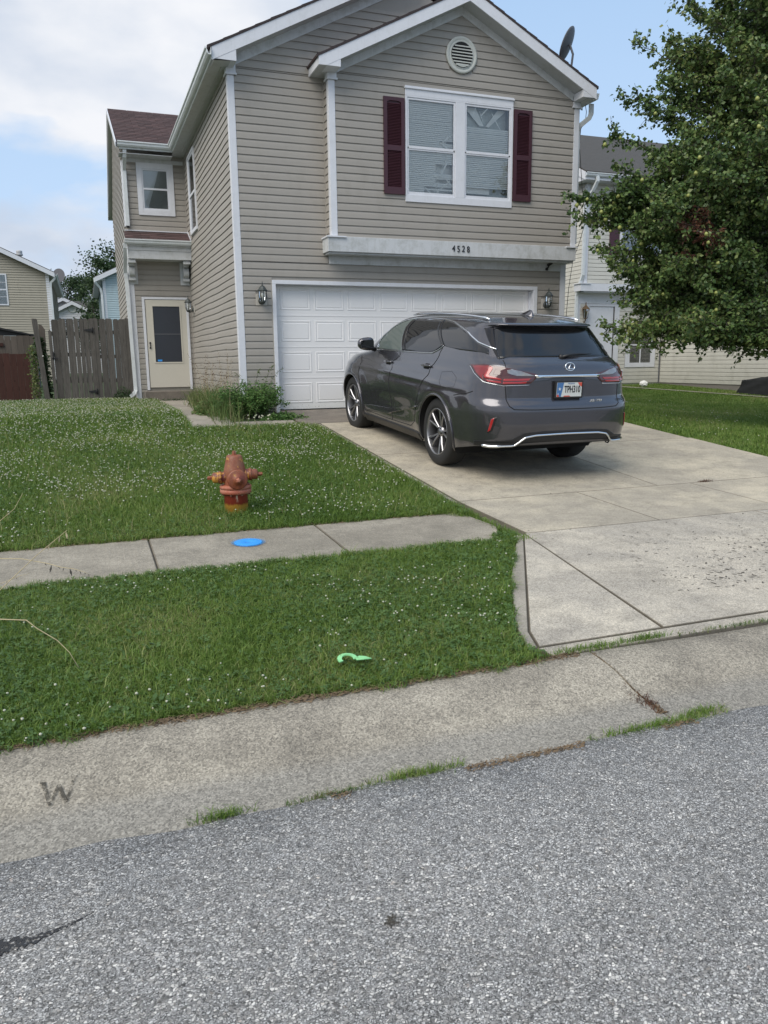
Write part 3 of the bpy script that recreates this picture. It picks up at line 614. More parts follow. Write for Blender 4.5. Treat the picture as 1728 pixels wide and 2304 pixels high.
# ---- structural shell (sheathing behind the boards)
SH = 'tan_vinyl'
mb = MB()
GX0, GX1, GZ = 0.0, 4.99, 2.125
mb.box((XL, 0, 0.0), (GX0, .12, 5.45)); mb.box((GX1, 0, 0.0), (XR, .12, 5.45)); mb.box((GX0, 0, GZ), (GX1, .12, 5.45))
mb.box((XL, .12, 0.0), (XL+.12, YW+.1, 5.45)); mb.box((XR-.12, .12, 0), (XR, 12, 5.45)); mb.box((XL+.12, 11.88, 0), (XR-.12, 12, 5.45))
mb.prism([(XL, 0, 5.45), (XR, 0, 5.45), (XR, 0, 5.46), (2.503, 0, 6.99), (XL, 0, 5.46)], (0, .12, 0))
for q_ in ((.927, 2.28, 2.62, 5.45), (4.25, XR, 2.62, 5.45), (2.28, 4.25, 2.62, 3.61), (2.28, 4.25, 5.16, 5.45)): mb.box((q_[0], -D, q_[2]), (q_[1], 0 if q_[0] != 2.28 else -.01, q_[3]))
mb.prism([(.927, -D, 5.45), (XR, -D, 5.45), (3.2885, -D, 6.60)], (0, .25, 0))
# wing
mb.box((-2.0, YW, 0), (XL, YW+.12, 5.5)); mb.box((-2.0, YW+.12, 0), (-1.88, 11.9, 5.1)); mb.prism([(-2.0, YW, 5.05), (-2.0, 11.9, 5.05), (-2.0, 8.4, 6.90)], (.12, 0, 0))
mb.build('wall', SH, house)
mb = MB(); mb.box((XL+.02, .02, -.3), (GX0-.005, .3, .045)); mb.box((GX1+.005, .02, -.3), (XR, .3, .045)); mb.box((XL+.02, .3, -.3), (XL+.15, YW, .045)); mb.box((-1.98, YW+.02, -.3), (XL+.02, YW+.2, .16)); mb.box((-1.98, YW+.2, -.3), (-1.9, 11.8, .05)); mb.box((XR-.15, .3, -.6), (XR-.01, 12, .045))
mb.build('foundation', 'concrete_block', house)
# ---- siding
rk = lambda apexx, apexz: (lambda z: apexx-(apexz-z)*2, lambda z: apexx+(apexz-z)*2)
mgl, mgr = rk(2.503, 7.045-.0)           # underside of the main frieze: z = 5.47 at x=-.515 -> apex 6.979
mgl = lambda z: XL+.09 if z < 5.43 else max(XL+.09, -.515+(z-5.47)*2.0)
bx = .927
smroof = lambda z: bx if z < 5.45 else .70+(z-5.41)*2.0
lowl = lambda z: XL+.09
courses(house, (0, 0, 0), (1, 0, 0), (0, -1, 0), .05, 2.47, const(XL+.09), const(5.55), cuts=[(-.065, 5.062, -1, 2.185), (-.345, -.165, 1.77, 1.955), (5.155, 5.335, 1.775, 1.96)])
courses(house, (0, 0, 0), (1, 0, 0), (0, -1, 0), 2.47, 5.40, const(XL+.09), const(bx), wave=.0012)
courses(house, (0, 0, 0), (1, 0, 0), (0, -1, 0), 5.40, 6.55, mgl, lambda z: min(3.2, max(bx, .62+(z-5.38)*2.0)))
courses(house, (0, -D, 0), (1, 0, 0), (0, -1, 0), 2.88, 5.40, const(bx+.09), const(5.575), cuts=[(2.235, 4.30, 3.50, 5.335)], wave=.0015)
sgl = lambda z: 3.285-(6.525-z)*2.03; sgr = lambda z: 3.285+(6.525-z)*2.0
courses(house, (0, -D, 0), (1, 0, 0), (0, -1, 0), 5.40, 6.50, lambda z: max(bx+.09, sgl(z)), lambda z: min(5.575, sgr(z)), cuts=[(3.06, 3.50, 5.66, 6.15)])
courses(house, (bx, 0, 0), (0, 1, 0), (-1, 0, 0), 2.88, 5.33, const(-D+.09), const(-.012))
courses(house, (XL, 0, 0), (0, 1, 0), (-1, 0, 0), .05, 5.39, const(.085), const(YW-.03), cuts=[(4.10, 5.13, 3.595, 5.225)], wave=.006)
courses(house, (0, YW, 0), (1, 0, 0), (0, -1, 0), .17, 5.22, const(-1.91), const(XL-.02), cuts=[(-1.775, -.73, -1, 2.33), (-1.71, -.90, 4.10, 5.25), (-9, 9, 3.12, 3.80)])
courses(house, (-2.0, 0, 0), (0, 1, 0), (-1, 0, 0), .05, 6.70, lambda z: YW+.09 if z < 5.25 else max(YW+.09, YW+.09+(z-5.5)*2), lambda z: 11.8 if z < 5.1 else 11.8-(z-5.05)*2.0, joined=True, name='side_siding')
# ---- corner boards and inside corner strips
def corner(x, y, sx, sy, z0, z1, wd=.088, t=.022, mat='white_trim'):
    """L-shaped board; x,y the corner; sx,sy the directions the two legs run"""
    mb = MB(); 
    mb.box((x-sx*t, y-sy*t, z0), (x+sx*wd, y, z1)); mb.box((x-sx*t, y, z0), (x, y+sy*wd, z1)); return mb.build('corner_board', mat, house, bevel=.003)
corner(XL, 0, 1, 1, 0.03, 5.30); corner(bx, -D, 1, 1, 2.87, 5.30); corner(XR, -D, -1, 1, 2.88, 5.30); corner(XR, 0, -1, 1, 0.0, 2.62); corner(-2.0, YW, 1, 1, .0, 2.60); corner(-2.0, YW, 1, 1, 3.85, 5.24)
mb = MB(); mb.box((XL-.035, YW-.035, .1), (XL-.001, YW-.001, 5.38)); mb.build('inside_corner', 'tan_vinyl', house)
mb = MB(); mb.box((bx-.03, -.03, 2.6), (bx-.001, -.001, 5.33)); mb.build('inside_corner', 'tan_vinyl', house)
for (x, y, sx, w_) in ((XL, 0, 1, .12), (bx, -D, 1, .12), (XR, -D, -1, .12)):
    mb = MB(); mb.box((x-sx*.035, y-.035, 5.285), (x+sx*w_, y+.12, 5.50)); mb.box((x-sx*.050, y-.05, 5.285), (x+sx*(w_+.015), y+.135, 5.315)); mb.build('corner_cap', 'white_trim', house, bevel=.003)
# ---- belt board under the upper room
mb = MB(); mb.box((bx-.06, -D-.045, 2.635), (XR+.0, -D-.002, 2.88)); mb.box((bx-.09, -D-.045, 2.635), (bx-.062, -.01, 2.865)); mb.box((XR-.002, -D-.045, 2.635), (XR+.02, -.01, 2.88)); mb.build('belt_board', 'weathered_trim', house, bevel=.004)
mb = MB(); mb.box((bx-.11, -D-.075, 2.862), (bx+.22, -.01, 2.884)); mb.box((5.45, -D-.075, 2.862), (XR+.045, -.01, 2.884)); mb.build('belt_cap', 'white_trim', house)
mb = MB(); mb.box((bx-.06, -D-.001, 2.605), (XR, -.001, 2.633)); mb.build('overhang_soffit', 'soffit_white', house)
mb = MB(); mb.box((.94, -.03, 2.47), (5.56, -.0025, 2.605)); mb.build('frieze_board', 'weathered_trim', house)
# house number
simple('number_black', (.02, .02, .022), .5)
for i, ch in enumerate('4528'):
    x = 3.14+i*.096; M4 = Matrix.Translation((x, -D-.052, 2.757-.006*(i % 2)))@Matrix.Rotation(math.radians(90), 4, 'X')@Matrix.Rotation(math.radians((-4, 5, -5, 3)[i]), 4, 'Z')
    text_mesh(ch, .150, 'number_black', 'house_number_digit', M4, .004, house, sx=.82, bold=.0015)
# ---- roofs
def roof_slope(p0, p1, p2, p3, mat='brown_shingle', th=.035, name='roof'):
    """p0,p1 along the eave, p2,p3 along the ridge"""
    mb = MB(); n = (Vector(p1)-Vector(p0)).cross(Vector(p3)-Vector(p0)).normalized(); n = n if n.z > 0 else -n
    mb.prism([Vector(p0), Vector(p1), Vector(p2), Vector(p3)], n*th); return mb.build(name, mat, house)
def zm(x): return 6.035+.5*(x+.055)     # main gable: roof underside surface at x (fascia top), from the photograph
zmain = lambda x: 5.555+.5*(x+.93)       # top of main rake board
AP = 2.503
roof_slope((-.98, -.33, zmain(-.98)), (-.98, 12.2, zmain(-.98)), (AP, 12.2, zmain(AP)), (AP, -.33, zmain(AP)))
roof_slope((AP*2+.98, 12.2, zmain(-.98)), (AP*2+.98, -.02, zmain(-.98)), (AP, -.02, zmain(AP)), (AP, 12.2, zmain(AP)))
AS = 3.2885; zs = lambda x: 6.815-.5*abs(x-AS)
roof_slope((.655, -D-.33, zs(.655)), (.655, 2.6, zs(.655)), (AS, 2.6, zs(AS)), (AS, -D-.33, zs(AS)))
roof_slope((5.83, 9.5, zs(5.83)), (5.83, -D-.33, zs(5.83)), (AS, -D-.33, zs(AS)), (AS, 9.5, zs(AS)))
# rough shingle butts that show along the rakes
def butts(f, x0, x1, y, n):
    mb = MB()
    for i in range(n):
        a = x0+(x1-x0)*i/n; b_ = a+(x1-x0)/n
        o1 = .036+random.uniform(.002, .006); mb.prism([(a, y, f(a)+.002), (b_, y, f(b_)+.002), (b_, y, f(b_)+o1*.85), (a, y, f(a)+o1*1.15)], (0, .05+random.uniform(0, .01), 0))
    return mb
butts(zmain, -1.0, 2.5, -.335, 14).build('roof_edge', 'shingle_edge', house)
butts(zs, .64, AS, -D-.335, 12).build('roof_edge', 'shingle_edge', house); butts(zs, 5.84, AS, -D-.335, 12).build('roof_edge', 'shingle_edge', house)
# rake boards, soffits, frieze
def rake(f, x0, x1, y, h=.185, t=.025, mat='white_trim', name='rake_board', drop=0.0):
    mb = MB(); mb.prism([(x0, y, f(x0)-h-drop), (x1, y, f(x1)-h-drop), (x1, y, f(x1)-drop), (x0, y, f(x0)-drop)], (0, t, 0)); return mb.build(name, mat, house)
rake(zmain, -.93, AP, -.325); rake(lambda x: zmain(2*AP-x), AP, 2*AP+.93, -.02)
mb = MB(); mb.prism([(.67, -D-.325, 5.385), (.80, -D-.325, 5.385), (AS, -D-.325, zs(AS)-.185), (AS, -D-.325, zs(AS)), (.67, -D-.325, zs(.67))], (0, .025, 0)); mb.build('rake_board', 'white_trim', house); rake(zs, AS, 5.81, -D-.325)
def sof(f, x0, x1, y0, y1, h=.17, mat='soffit_white'):
    mb = MB(); mb.prism([(x0, y0, f(x0)-h), (x1, y0, f(x1)-h), (x1, y0, f(x1)-h+.012), (x0, y0, f(x0)-h+.012)], (0, y1-y0, 0)); return mb.build('rake_soffit', mat, house)
sof(zmain, -.80, AP, -.30, -.002); sof(zs, .90, AS, -D-.30, -D-.002); sof(zs, AS, 5.68, -D-.30, -D-.002)
rake(zmain, XL+.04, 3.0, -.022, h=.145, t=.02, name='gable_frieze', drop=.17, mat='weathered_trim')
rake(zs, 1.03, AS, -D-.022, h=.125, t=.02, name='gable_frieze', drop=.17, mat='weathered_trim'); rake(zs, AS, 5.56, -D-.022, h=.125, t=.02, name='gable_frieze', drop=.17, mat='weathered_trim')
# boxed eave ends
def eave_box(pts, y0, y1):
    mb = MB(); mb.prism([(x, y0, z) for x, z in pts], (0, y1-y0, 0)); return mb.build('eave_return', 'white_trim', house)
eave_box([(-.925, zmain(-.925)-.19), (-.90, 5.392), (-.56, 5.392), (-.56, zmain(-.56)-.186)], -.322, -.005)
eave_box([(.806, 5.386), (1.03, 5.386), (1.03, zs(1.03)-.186)], -D-.322, -D-.005)
eave_box([(5.80, zs(5.80)-.186), (5.80, 5.39), (5.53, 5.39), (5.53, zs(5.53)-.186)][::-1], -D-.322, -D-.005)
# left return of the small gable: the fascia runs back to the main wall
mb = MB(); mb.box((.670, -D-.299, 5.385), (.692, -.004, 5.505)); mb.build('side_fascia', 'white_trim', house)
mb = MB(); mb.box((.648, -D-.32, 5.506), (.669, -.004, 5.532)); mb.build('drip_edge', 'shingle_edge', house)
mb = MB(); mb.box((.693, -D-.30, 5.388), (1.02, -.004, 5.398)); mb.build('side_soffit', 'soffit_white', house)
# ---- left eave: fascia, soffit, gutter; it turns along the wing
mb = MB(); mb.box((-.93, -.30, 5.385), (XL-.004, YW+.0, 5.397)); mb.build('eave_soffit', 'soffit_white', house)
mb = MB(); mb.box((-.75, .0, 5.375), (-.742, YW-.36, 5.3845)); mb.build('soffit_vent_strip', 'soffit_white', house)
mb = MB(); mb.box((-.945, -.30, 5.385), (-.93, YW-.42, 5.53)); mb.box((-2.06, YW-.42, 5.385), (-.93, YW-.405, 5.53)); mb.build('fascia', 'gutter_white', house)
mb = MB(); mb.box((-2.06, YW-.404, 5.30), (-.945, YW-.002, 5.312)); mb.build('eave_soffit', 'soffit_white', house)
mb = MB(); mb.box((-1.95, YW-.03, 5.22), (-.68, YW-.003, 5.299)); mb.build('frieze_board', 'weathered_trim', house)
def gutter(path, w_=.095, h=.105, name='gutter', parent=house, mat='gutter_white', up_=(0, 0, 1)):
    """K-style trough swept along a horizontal path; outward side is left of travel"""
    prof = [(0, 0), (.045, 0), (.07, .03), (.075, .07), (w_, .082), (w_, h), (w_-.012, h), (w_-.012, h-.012), (.06, .06), (.04, .012), (.004, .012), (.004, h), (0, h)]
    P = [Vector(p) for p in path]; n = len(P); mb = MB(); vs = []
    for i, p in enumerate(P):
        d1 = (P[i]-P[i-1]).normalized() if i else (P[1]-P[0]).normalized(); d2 = (P[i+1]-P[i]).normalized() if i < n-1 else d1
        n1 = Vector((-d1.y, d1.x, 0)); n2 = Vector((-d2.y, d2.x, 0)); m = (n1+n2)/(1+n1.dot(n2))
        for (o_, h_) in prof: vs.append(p+m*o_+Vector((0, 0, h_)))
    k = len(prof); fs = [(i*k+j, i*k+(j+1) % k, (i+1)*k+(j+1) % k, (i+1)*k+j) for i in range(n-1) for j in range(k)]+[tuple(range(k)), tuple((n-1)*k+j for j in range(k))[::-1]]
    mb.add(vs, fs); return mb.build(name, mat, parent)
gutter([(-.946, -.37, 5.425), (-.946, YW-.422, 5.425), (-2.09, YW-.422, 5.425)])
# ---- wing roof of single shingles
SHM = {}
def shingles(p_eave0, run, slope_v, nrun, nrow, wid=.305, exp_=.14, seed=1, parent=house):
    """p_eave0 lower corner; run, slope_v unit vectors"""
    rs = random.Random(seed); run = Vector(run); sl = Vector(slope_v); nn = run.cross(sl).normalized(); nn = nn if nn.z > 0 else -nn
    key = (tuple(run), tuple(sl))
    if key not in SHM:
        mb = MB(); a = Vector((0, 0, 0))
        lo, hi = nn*.012, nn*.002
        w1 = wid-.008
        mb.add([a, run*w1, run*w1+sl*(exp_+.03), sl*(exp_+.03), lo, run*w1+lo, run*w1+sl*(exp_+.03)+hi, sl*(exp_+.03)+hi], [(0, 3, 2, 1), (4, 5, 6, 7), (0, 1, 5, 4), (1, 2, 6, 5), (3, 0, 4, 7)])
        SHM[key] = mb.mesh('shingle', 'brown_shingle')
    me = SHM[key]; W = nrun*wid
    for r in range(nrow):
        off = (r % 2)*wid/2
        for c_ in range(nrun+(1 if off else 0)):
            s0 = c_*wid-off
            o = bpy.data.objects.new('shingle', me); COL.objects.link(o)
            sc = 1.0
            if s0 < -1e-6: sc = .5; s0 = 0
            if s0+wid*sc > W+1e-6: sc = .5
            o.location = Vector(p_eave0)+run*s0+sl*(r*exp_)+nn*rs.uniform(0, .002); 
            o.scale = (sc, 1, 1) if abs(run.x) > .9 else (1, 1, 1)
            par(o, parent)
            if sc != 1.0: pass
wr = MB(); zw_ = lambda y: 5.48+.5*(y-5.45)
sl = Vector((0, 1, .5)).normalized()
wr.prism([(-2.10, 5.42, 5.475), (1.2, 5.42, 5.475), (1.2, 8.4, 6.95), (-2.10, 8.4, 6.95)], (0, 0, .018)); wr.prism([(-2.10, 8.4, 6.95), (1.2, 8.4, 6.95), (1.2, 12.15, 5.075), (-2.10, 12.15, 5.075)], (0, 0, .03)); wr.build('roof', 'brown_shingle', house)
mb = MB(); mb.prism([(-2.105, 5.46, 5.44), (-2.105, 8.4, 6.91), (-2.105, 12.15, 5.035), (-2.105, 12.15, 5.01), (-2.105, 8.4, 6.885), (-2.105, 5.46, 5.415)], (.103, 0, 0)); mb.build('rake_soffit', 'soffit_white', house)
shingles((-2.10, 5.41, 5.492), (1, 0, 0), sl, 6, 24, seed=3)
mb = MB(); mb.rect_tube([(-2.12, 5.40, 5.45), (-2.12, 8.4, 6.94)], .02, .11); mb.rect_tube([(-2.12, 8.4, 6.94), (-2.12, 12.15, 5.05)], .02, .12); mb.build('rake_board', 'white_trim', house)
mb = MB(); mb.prism([(-2.125, 12.15, 5.0), (-2.125, 12.27, 5.0), (-2.125, 12.27, 5.1), (-2.125, 12.15, 5.1)], (1.0, 0, 0)); mb.build('gutter', 'gutter_white', house)
# ---- porch hood over the front door
mb = MB(); mb.prism([(-2.05, 5.36, 3.50), (-2.05, YW, 3.735), (-2.05, YW, 3.70), (-2.05, 5.36, 3.47)], (2.05-.65, 0, 0)); mb.build('porch_roof', 'brown_shingle', house)
ps = Vector((0, .51, .235)).normalized()
shingles((-2.06, 5.345, 3.512), (1, 0, 0), ps, 4, 4, wid=.352, exp_=.135, seed=5)
mb = MB(); mb.rect_tube([(XL-.012, 5.30, 3.525), (XL-.012, YW+.0, 3.80)], .02, .05); mb.rect_tube([(-2.03, YW-.012, 3.77), (-.66, YW-.012, 3.77)], .02, .05, (0, 1, 0)); mb.build('roof_flashing', 'white_trim', house)
gutter([(-.66, 5.345, 3.405), (-2.09, 5.345, 3.405)], name='porch_gutter')
mb = MB(); mb.box((-2.02, 5.40, 3.11), (-.655, YW-.003, 3.41)); mb.box((-2.03, 5.385, 3.29), (-.655, 5.40, 3.41)); mb.box((-2.03, 5.345, 3.375), (-.655, 5.385, 3.405)); mb.build('porch_beam', 'weathered_trim', house, bevel=.004)
for x in (-1.93, -.78):
    mb = MB(); xo = .03 if x < -1 else -.03
    mb.box((x-.115 if x < -1 else x-.10, YW-.035, 2.60), (x+.11 if x < -1 else x+.105, YW-.003, 3.105)); mb.build('bracket_backing', 'weathered_trim', house, bevel=.003)
    mb = MB(); bxc = x-.02 if x < -1 else x+.02
    prof = [(YW-.036, 2.70), (YW-.10, 2.70), (YW-.115, 2.725), (YW-.115, 2.745)]
    for a in np.linspace(-.9, 1.5, 9): prof.append((YW-.15-.075*math.cos(a)-.0, 2.87+.10*math.sin(a)))
    prof += [(YW-.22, 2.99), (YW-.26, 2.99), (YW-.26, 3.02), (YW-.40, 3.03), (YW-.40, 3.105), (YW-.036, 3.105)]
    mb.prism([(bxc-.06, y, z) for y, z in prof], (.12, 0, 0)); mb.box((bxc-.078, YW-.135, 2.68), (bxc+.078, YW-.037, 2.735)); mb.box((bxc-.078, YW-.43, 3.03), (bxc+.078, YW-.037, 3.09)); mb.build('bracket', 'weathered_trim', house)
# ---- entry door (storm door)
dr = MB(); dr.box((-1.771, YW-.045, .215), (-1.715, YW-.002, 2.325)); dr.box((-.79, YW-.045, .215), (-.735, YW-.002, 2.325)); dr.box((-1.715, YW-.045, 2.275), (-.79, YW-.002, 2.325)); dr = dr.build('door_casing', 'white_trim', house, bevel=.004)
dn_ = MB(); zt, zb_ = 2.265, .275
dn_.box((-1.70, YW-.035, .92-.07), (-1.545, YW-.012, zt)); dn_.box((-.942, YW-.035, .85), (-.79, YW-.012, zt)); dn_.box((-1.545, YW-.035, 2.122), (-.942, YW-.012, zt)); dn_.box((-1.70, YW-.035, zb_), (-.79, YW-.012, .855))
door = dn_.build('front_door', 'door_cream', house, bevel=.003)
mb = MB()
for (a, b_, c_, d_) in ((-1.575, -1.545, .83, 2.15), (-.942, -.912, .83, 2.15), (-1.545, -.942, .83, .858), (-1.545, -.942, 2.12, 2.15)): mb.box((a, YW-.045, c_), (b_, YW-.036, d_))
mb.build('door_glass_frame', 'door_cream', door, bevel=.003)
mb = MB(); mb.box((-1.543, YW-.027, .859), (-.944, YW-.023, 2.121)); mb.build('door_glass', 'screen_glass', door)
mb = MB(); mb.box((-1.543, YW-.034, 1.487), (-.944, YW-.0285, 1.505)); mb.build('glazing_bar', 'dish_grey', door)
mb = MB(); mb.box((-1.60, YW-.008, .8), (-.90, YW-.0035, 2.2)); mb.build('inner_door', 'room_dark', house)
mb = MB(); mb.box((-1.655, YW-.062, 1.17), (-1.64, YW-.045, 1.31)); mb.box((-1.665, YW-.045, 1.165), (-1.63, YW-.0355, 1.20)); mb.box((-1.665, YW-.045, 1.28), (-1.63, YW-.0355, 1.315)); mb.build('door_handle', 'black_plastic', door)
mb = MB(); mb.box((-1.50, YW-.030, .875), (-1.40, YW-.0275, .915)); mb.build('window_sticker', 'blue_paint', door)
mb = MB(); mb.box((-1.50, YW-.0215, 2.045), (-1.29, YW-.0205, 2.09)); mb.build('paper_notice', 'blind_white', door)
# ---- windows
def bars(rects, y0, y1, name, mat, parent, bevel=.0):
    mb = MB()
    for (a, b_, c_, d_) in rects: mb.box((a, y0, c_), (b_, y1, d_))
    return mb.build(name, mat, parent, bevel=bevel)
# the big twin window; frame is the part, sashes, panes and blinds its pieces
YF = -D
win = bars([(2.24, 2.275, 3.50, 5.18), (4.255, 4.295, 3.50, 5.18), (2.275, 4.255, 3.50, 3.615), (2.275, 4.255, 5.155, 5.18), (3.17, 3.355, 3.615, 5.155), (2.24, 4.295, 5.1805, 5.285)], YF-.034, YF-.003, 'window', 'white_trim', house, .003)
bars([(2.225, 4.31, 5.2855, 5.305)], YF-.055, YF-.003, 'window_cap', 'white_trim', win); bars([(2.235, 4.30, 5.3055, 5.328)], YF-.042, YF-.003, 'window_cap', 'white_trim', win)
rnd = random.Random(4)
for (a, b_) in ((2.277, 3.168), (3.357, 4.253)):
    zt, zm_, zb2 = 5.153, 4.378, 3.617
    bars([(a, a+.03, zm_, zt), (b_-.03, b_, zm_, zt), (a+.03, b_-.03, zt-.032, zt), (a+.03, b_-.03, zm_-.02, zm_+.022)], YF-.024, YF-.006, 'window_sash', 'white_trim', win, .002)
    bars([(a, a+.032, zb2, zm_-.021), (b_-.032, b_, zb2, zm_-.021), (a+.032, b_-.032, zb2, zb2+.05), (a+.032, b_-.032, zm_-.045, zm_-.021)], YF-.016, YF+.0, 'window_sash', 'white_trim', win, .002)
    bars([(a+.03, b_-.03, zm_+.022, zt-.032)], YF-.014, YF-.011, 'window_pane', 'window_glass', win); bars([(a+.032, b_-.032, zb2+.05, zm_-.045)], YF-.008, YF-.005, 'window_pane', 'window_glass', win)
# window recess: cut the sheathing so blinds hang inside
def blinds(x0, x1, z0, z1, y, pitch=.031, gaps=(), bent=(), seed=1, name='window_blind'):
    rs = random.Random(seed); mb = MB(); z = z1
    while z > z0:
        if not any(g0 < z < g1 for (g0, g1) in gaps):
            dz = rs.uniform(-.0015, .0015); sag = rs.uniform(0, .003)
            xa, xb = x0, x1
            for (bz0, bz1, bx0, bx1) in bent:
                if bz0 < z < bz1: xb = bx0 if rs.random() < .6 else xb
            n_ = 4; P_ = [(xa+(xb-xa)*i/n_) for i in range(n_+1)]
            vs = []; 
            for i, x in enumerate(P_):
                s_ = -sag*math.sin(math.pi*i/n_)+dz
                vs += [(x, y-.006, z+s_-.014), (x, y+.006, z+s_+.014)]
            mb.add(vs, [(2*i, 2*i+2, 2*i+3, 2*i+1) for i in range(n_)])
        z -= pitch
    for (bz0, bz1, bx0, bx1) in bent:
        for q in range(5):
            za = rs.uniform(bz0, bz1); xx = rs.uniform(bx0, bx1-.15); an = rs.uniform(.5, 1.2)*(1 if rs.random() < .7 else -1); ln = rs.uniform(.15, .35)
            mb.add([(xx, y-.02, za), (xx+ln*math.cos(an), y-.02, za+ln*math.sin(an)), (xx+ln*math.cos(an), y-.018, za+ln*math.sin(an)+.022), (xx, y-.018, za+.022)], [(0, 1, 2, 3)])
    return mb.build(name, 'blind_white', win, fix=False)
simple('curtain_dim', (.48, .50, .47), .8, var=.5, scale=3)
blinds(2.30, 3.15, 4.385, 5.13, YF+.022, bent=((4.40, 4.56, 2.9, 3.15),), seed=1)
blinds(2.30, 3.15, 3.66, 4.385, YF+.022, bent=((3.85, 4.15, 2.82, 3.14), (3.66, 3.78, 2.6, 3.1)), seed=2)
blinds(3.37, 4.23, 4.385, 5.13, YF+.022, gaps=((4.80, 5.2),), bent=((4.95, 5.08, 3.40, 4.1),), seed=3)
blinds(3.37, 4.23, 3.66, 4.385, YF+.022, gaps=((3.66, 3.80),), bent=(), seed=5)
mb = MB(); mb.box((2.285, YF+.12, 3.615), (3.26, YF+.13, 5.158)); mb.build('room_backing', 'wall_white', house)
mb = MB(); mb.box((3.261, YF+.16, 3.615), (4.245, YF+.17, 5.158)); mb.build('room_backing', 'curtain_dim', house)
mb = MB(); mb.box((3.42, YF+.08, 3.72), (3.9, YF+.09, 4.3)); mb.prism([(3.40, YF+.10, 5.14), (3.62, YF+.10, 5.14), (3.78, YF+.10, 4.86), (3.70, YF+.10, 4.85)], (0, .01, 0)); mb.prism([(4.22, YF+.10, 5.14), (4.05, YF+.10, 5.14), (3.82, YF+.10, 4.86), (3.88, YF+.10, 4.85)], (0, .01, 0)); mb.build('curtain', 'blind_white', win)
# small window above the door
y = YW
mb = bars([(-1.705, -1.60, 4.11, 5.22), (-1.02, -.905, 4.11, 5.22), (-1.60, -1.02, 4.11, 4.225), (-1.60, -1.02, 5.10, 5.22)], y-.04, y-.002, 'window', 'white_trim', house, .003); w2 = mb
bars([(-1.60, -1.565, 4.226, 5.099), (-1.055, -1.02, 4.226, 5.099), (-1.565, -1.055, 4.226, 4.262), (-1.565, -1.055, 5.065, 5.099), (-1.565, -1.055, 4.655, 4.695)], y-.027, y-.003, 'window_sash', 'white_trim', w2, .002)
bars([(-1.565, -1.055, 4.262, 4.655)], y-.014, y-.012, 'window_pane', 'window_glass', w2); bars([(-1.565, -1.055, 4.695, 5.065)], y-.018, y-.016, 'window_pane', 'window_glass', w2)
mb = MB(); mb.add([(-1.565, y-.006, 4.262), (-1.49, y-.006, 4.262), (-1.225, y-.006, 5.065), (-1.565, y-.006, 5.065)], [(0, 1, 2, 3)]); mb.add([(-1.49, y-.0045, 4.262), (-1.055, y-.0045, 4.262), (-1.055, y-.0045, 5.065), (-1.225, y-.0045, 5.065)], [(0, 1, 2, 3)], 1)
simple('curtain_grey', (.20, .215, .21), .8, var=.2, scale=3); simple('curtain_pale', (.42, .46, .48), .8, var=.15, scale=3)
mb.build('window_curtain', ['curtain_pale', 'curtain_grey'], w2, fix=False)
# tall window on the side wall (faces left)
x = XL
def barsx(rects, x0, x1, name, mat, parent):
    mb = MB()
    for (a, b_, c_, d_) in rects: mb.box((x0, a, c_), (x1, b_, d_))
    return mb.build(name, mat, parent)
w3 = barsx([(4.11, 4.15, 3.60, 5.215), (5.08, 5.12, 3.60, 5.215), (4.15, 5.08, 3.60, 3.65), (4.15, 5.08, 5.165, 5.215)], x-.045, x-.002, 'window', 'white_trim', house)
barsx([(4.15, 4.18, 3.65, 5.165), (5.05, 5.08, 3.65, 5.165), (4.18, 5.05, 4.37, 4.42), (4.18, 5.05, 3.65, 3.69), (4.18, 5.05, 5.13, 5.165)], x-.03, x-.003, 'window_sash', 'white_trim', w3)
barsx([(4.18, 5.05, 3.69, 4.37)], x-.012, x-.010, 'window_pane', 'window_glass', w3); barsx([(4.18, 5.05, 4.42, 5.13)], x-.018, x-.016, 'window_pane', 'window_glass', w3)
barsx([(4.18, 5.05, 3.69, 4.37)], x-.006, x-.0035, 'window_blind', 'curtain_pale', w3); barsx([(4.18, 5.05, 4.42, 5.13)], x-.006, x-.0035, 'window_blind', 'curtain_grey', w3)
# little window low on the wing's side wall
w4 = barsx([(8.0, 8.07, .9, 1.9), (8.73, 8.8, .9, 1.9), (8.07, 8.73, .9, .97), (8.07, 8.73, 1.83, 1.9)], -2.05, -2.003, 'window', 'white_trim', house); barsx([(8.07, 8.73, .97, 1.83)], -2.03, -2.025, 'window_pane', 'window_glass', w4)
# ---- louvred shutters
def shutter(x0, x1, z0, z1):
    mb = MB(); y0 = -D-.05; y1 = -D-.018; fr = .062
    mb.box((x0, y0, z0), (x0+fr, y1, z1)); mb.box((x1-fr, y0, z0), (x1, y1, z1)); zm = z0+.735*(z1-z0)/1.53
    for a, b_ in ((z0, z0+.11), (zm-.04, zm+.04), (z1-.055, z1)): mb.box((x0+fr, y0, a), (x1-fr, y1, b_))
    mb.box((x0+fr, y1-.006, z0+.1), (x1-fr, y1-.001, z1-.05))
    # arched top rail
    A = [(x0+fr, z1-.054)]; n_ = 8
    for i in range(n_+1):
        t = i/n_; A.append((x0+fr+(x1-x0-2*fr)*t, z1-.075+.028*math.sin(math.pi*t)))
    A.append((x1-fr, z1-.054)); mb.prism([(a, y0+.001, b_) for a, b_ in A[::-1]], (0, .03, 0))
    for (a, b_) in ((z0+.11, zm-.04), (zm+.04, z1-.085)):
        n_ = int((b_-a)/.0235)
        for i in range(n_):
            z = a+(i+.5)*(b_-a)/n_
            mb.add([(x0+fr, y0+.006, z-.009), (x1-fr, y0+.006, z-.009), (x1-fr, y1-.007, z+.010), (x0+fr, y1-.007, z+.010), (x0+fr, y0+.008, z-.011), (x1-fr, y0+.008, z-.011)], [(0, 1, 2, 3), (4, 5, 1, 0)])
    return mb.build('shutter', 'shutter_burgundy', house)
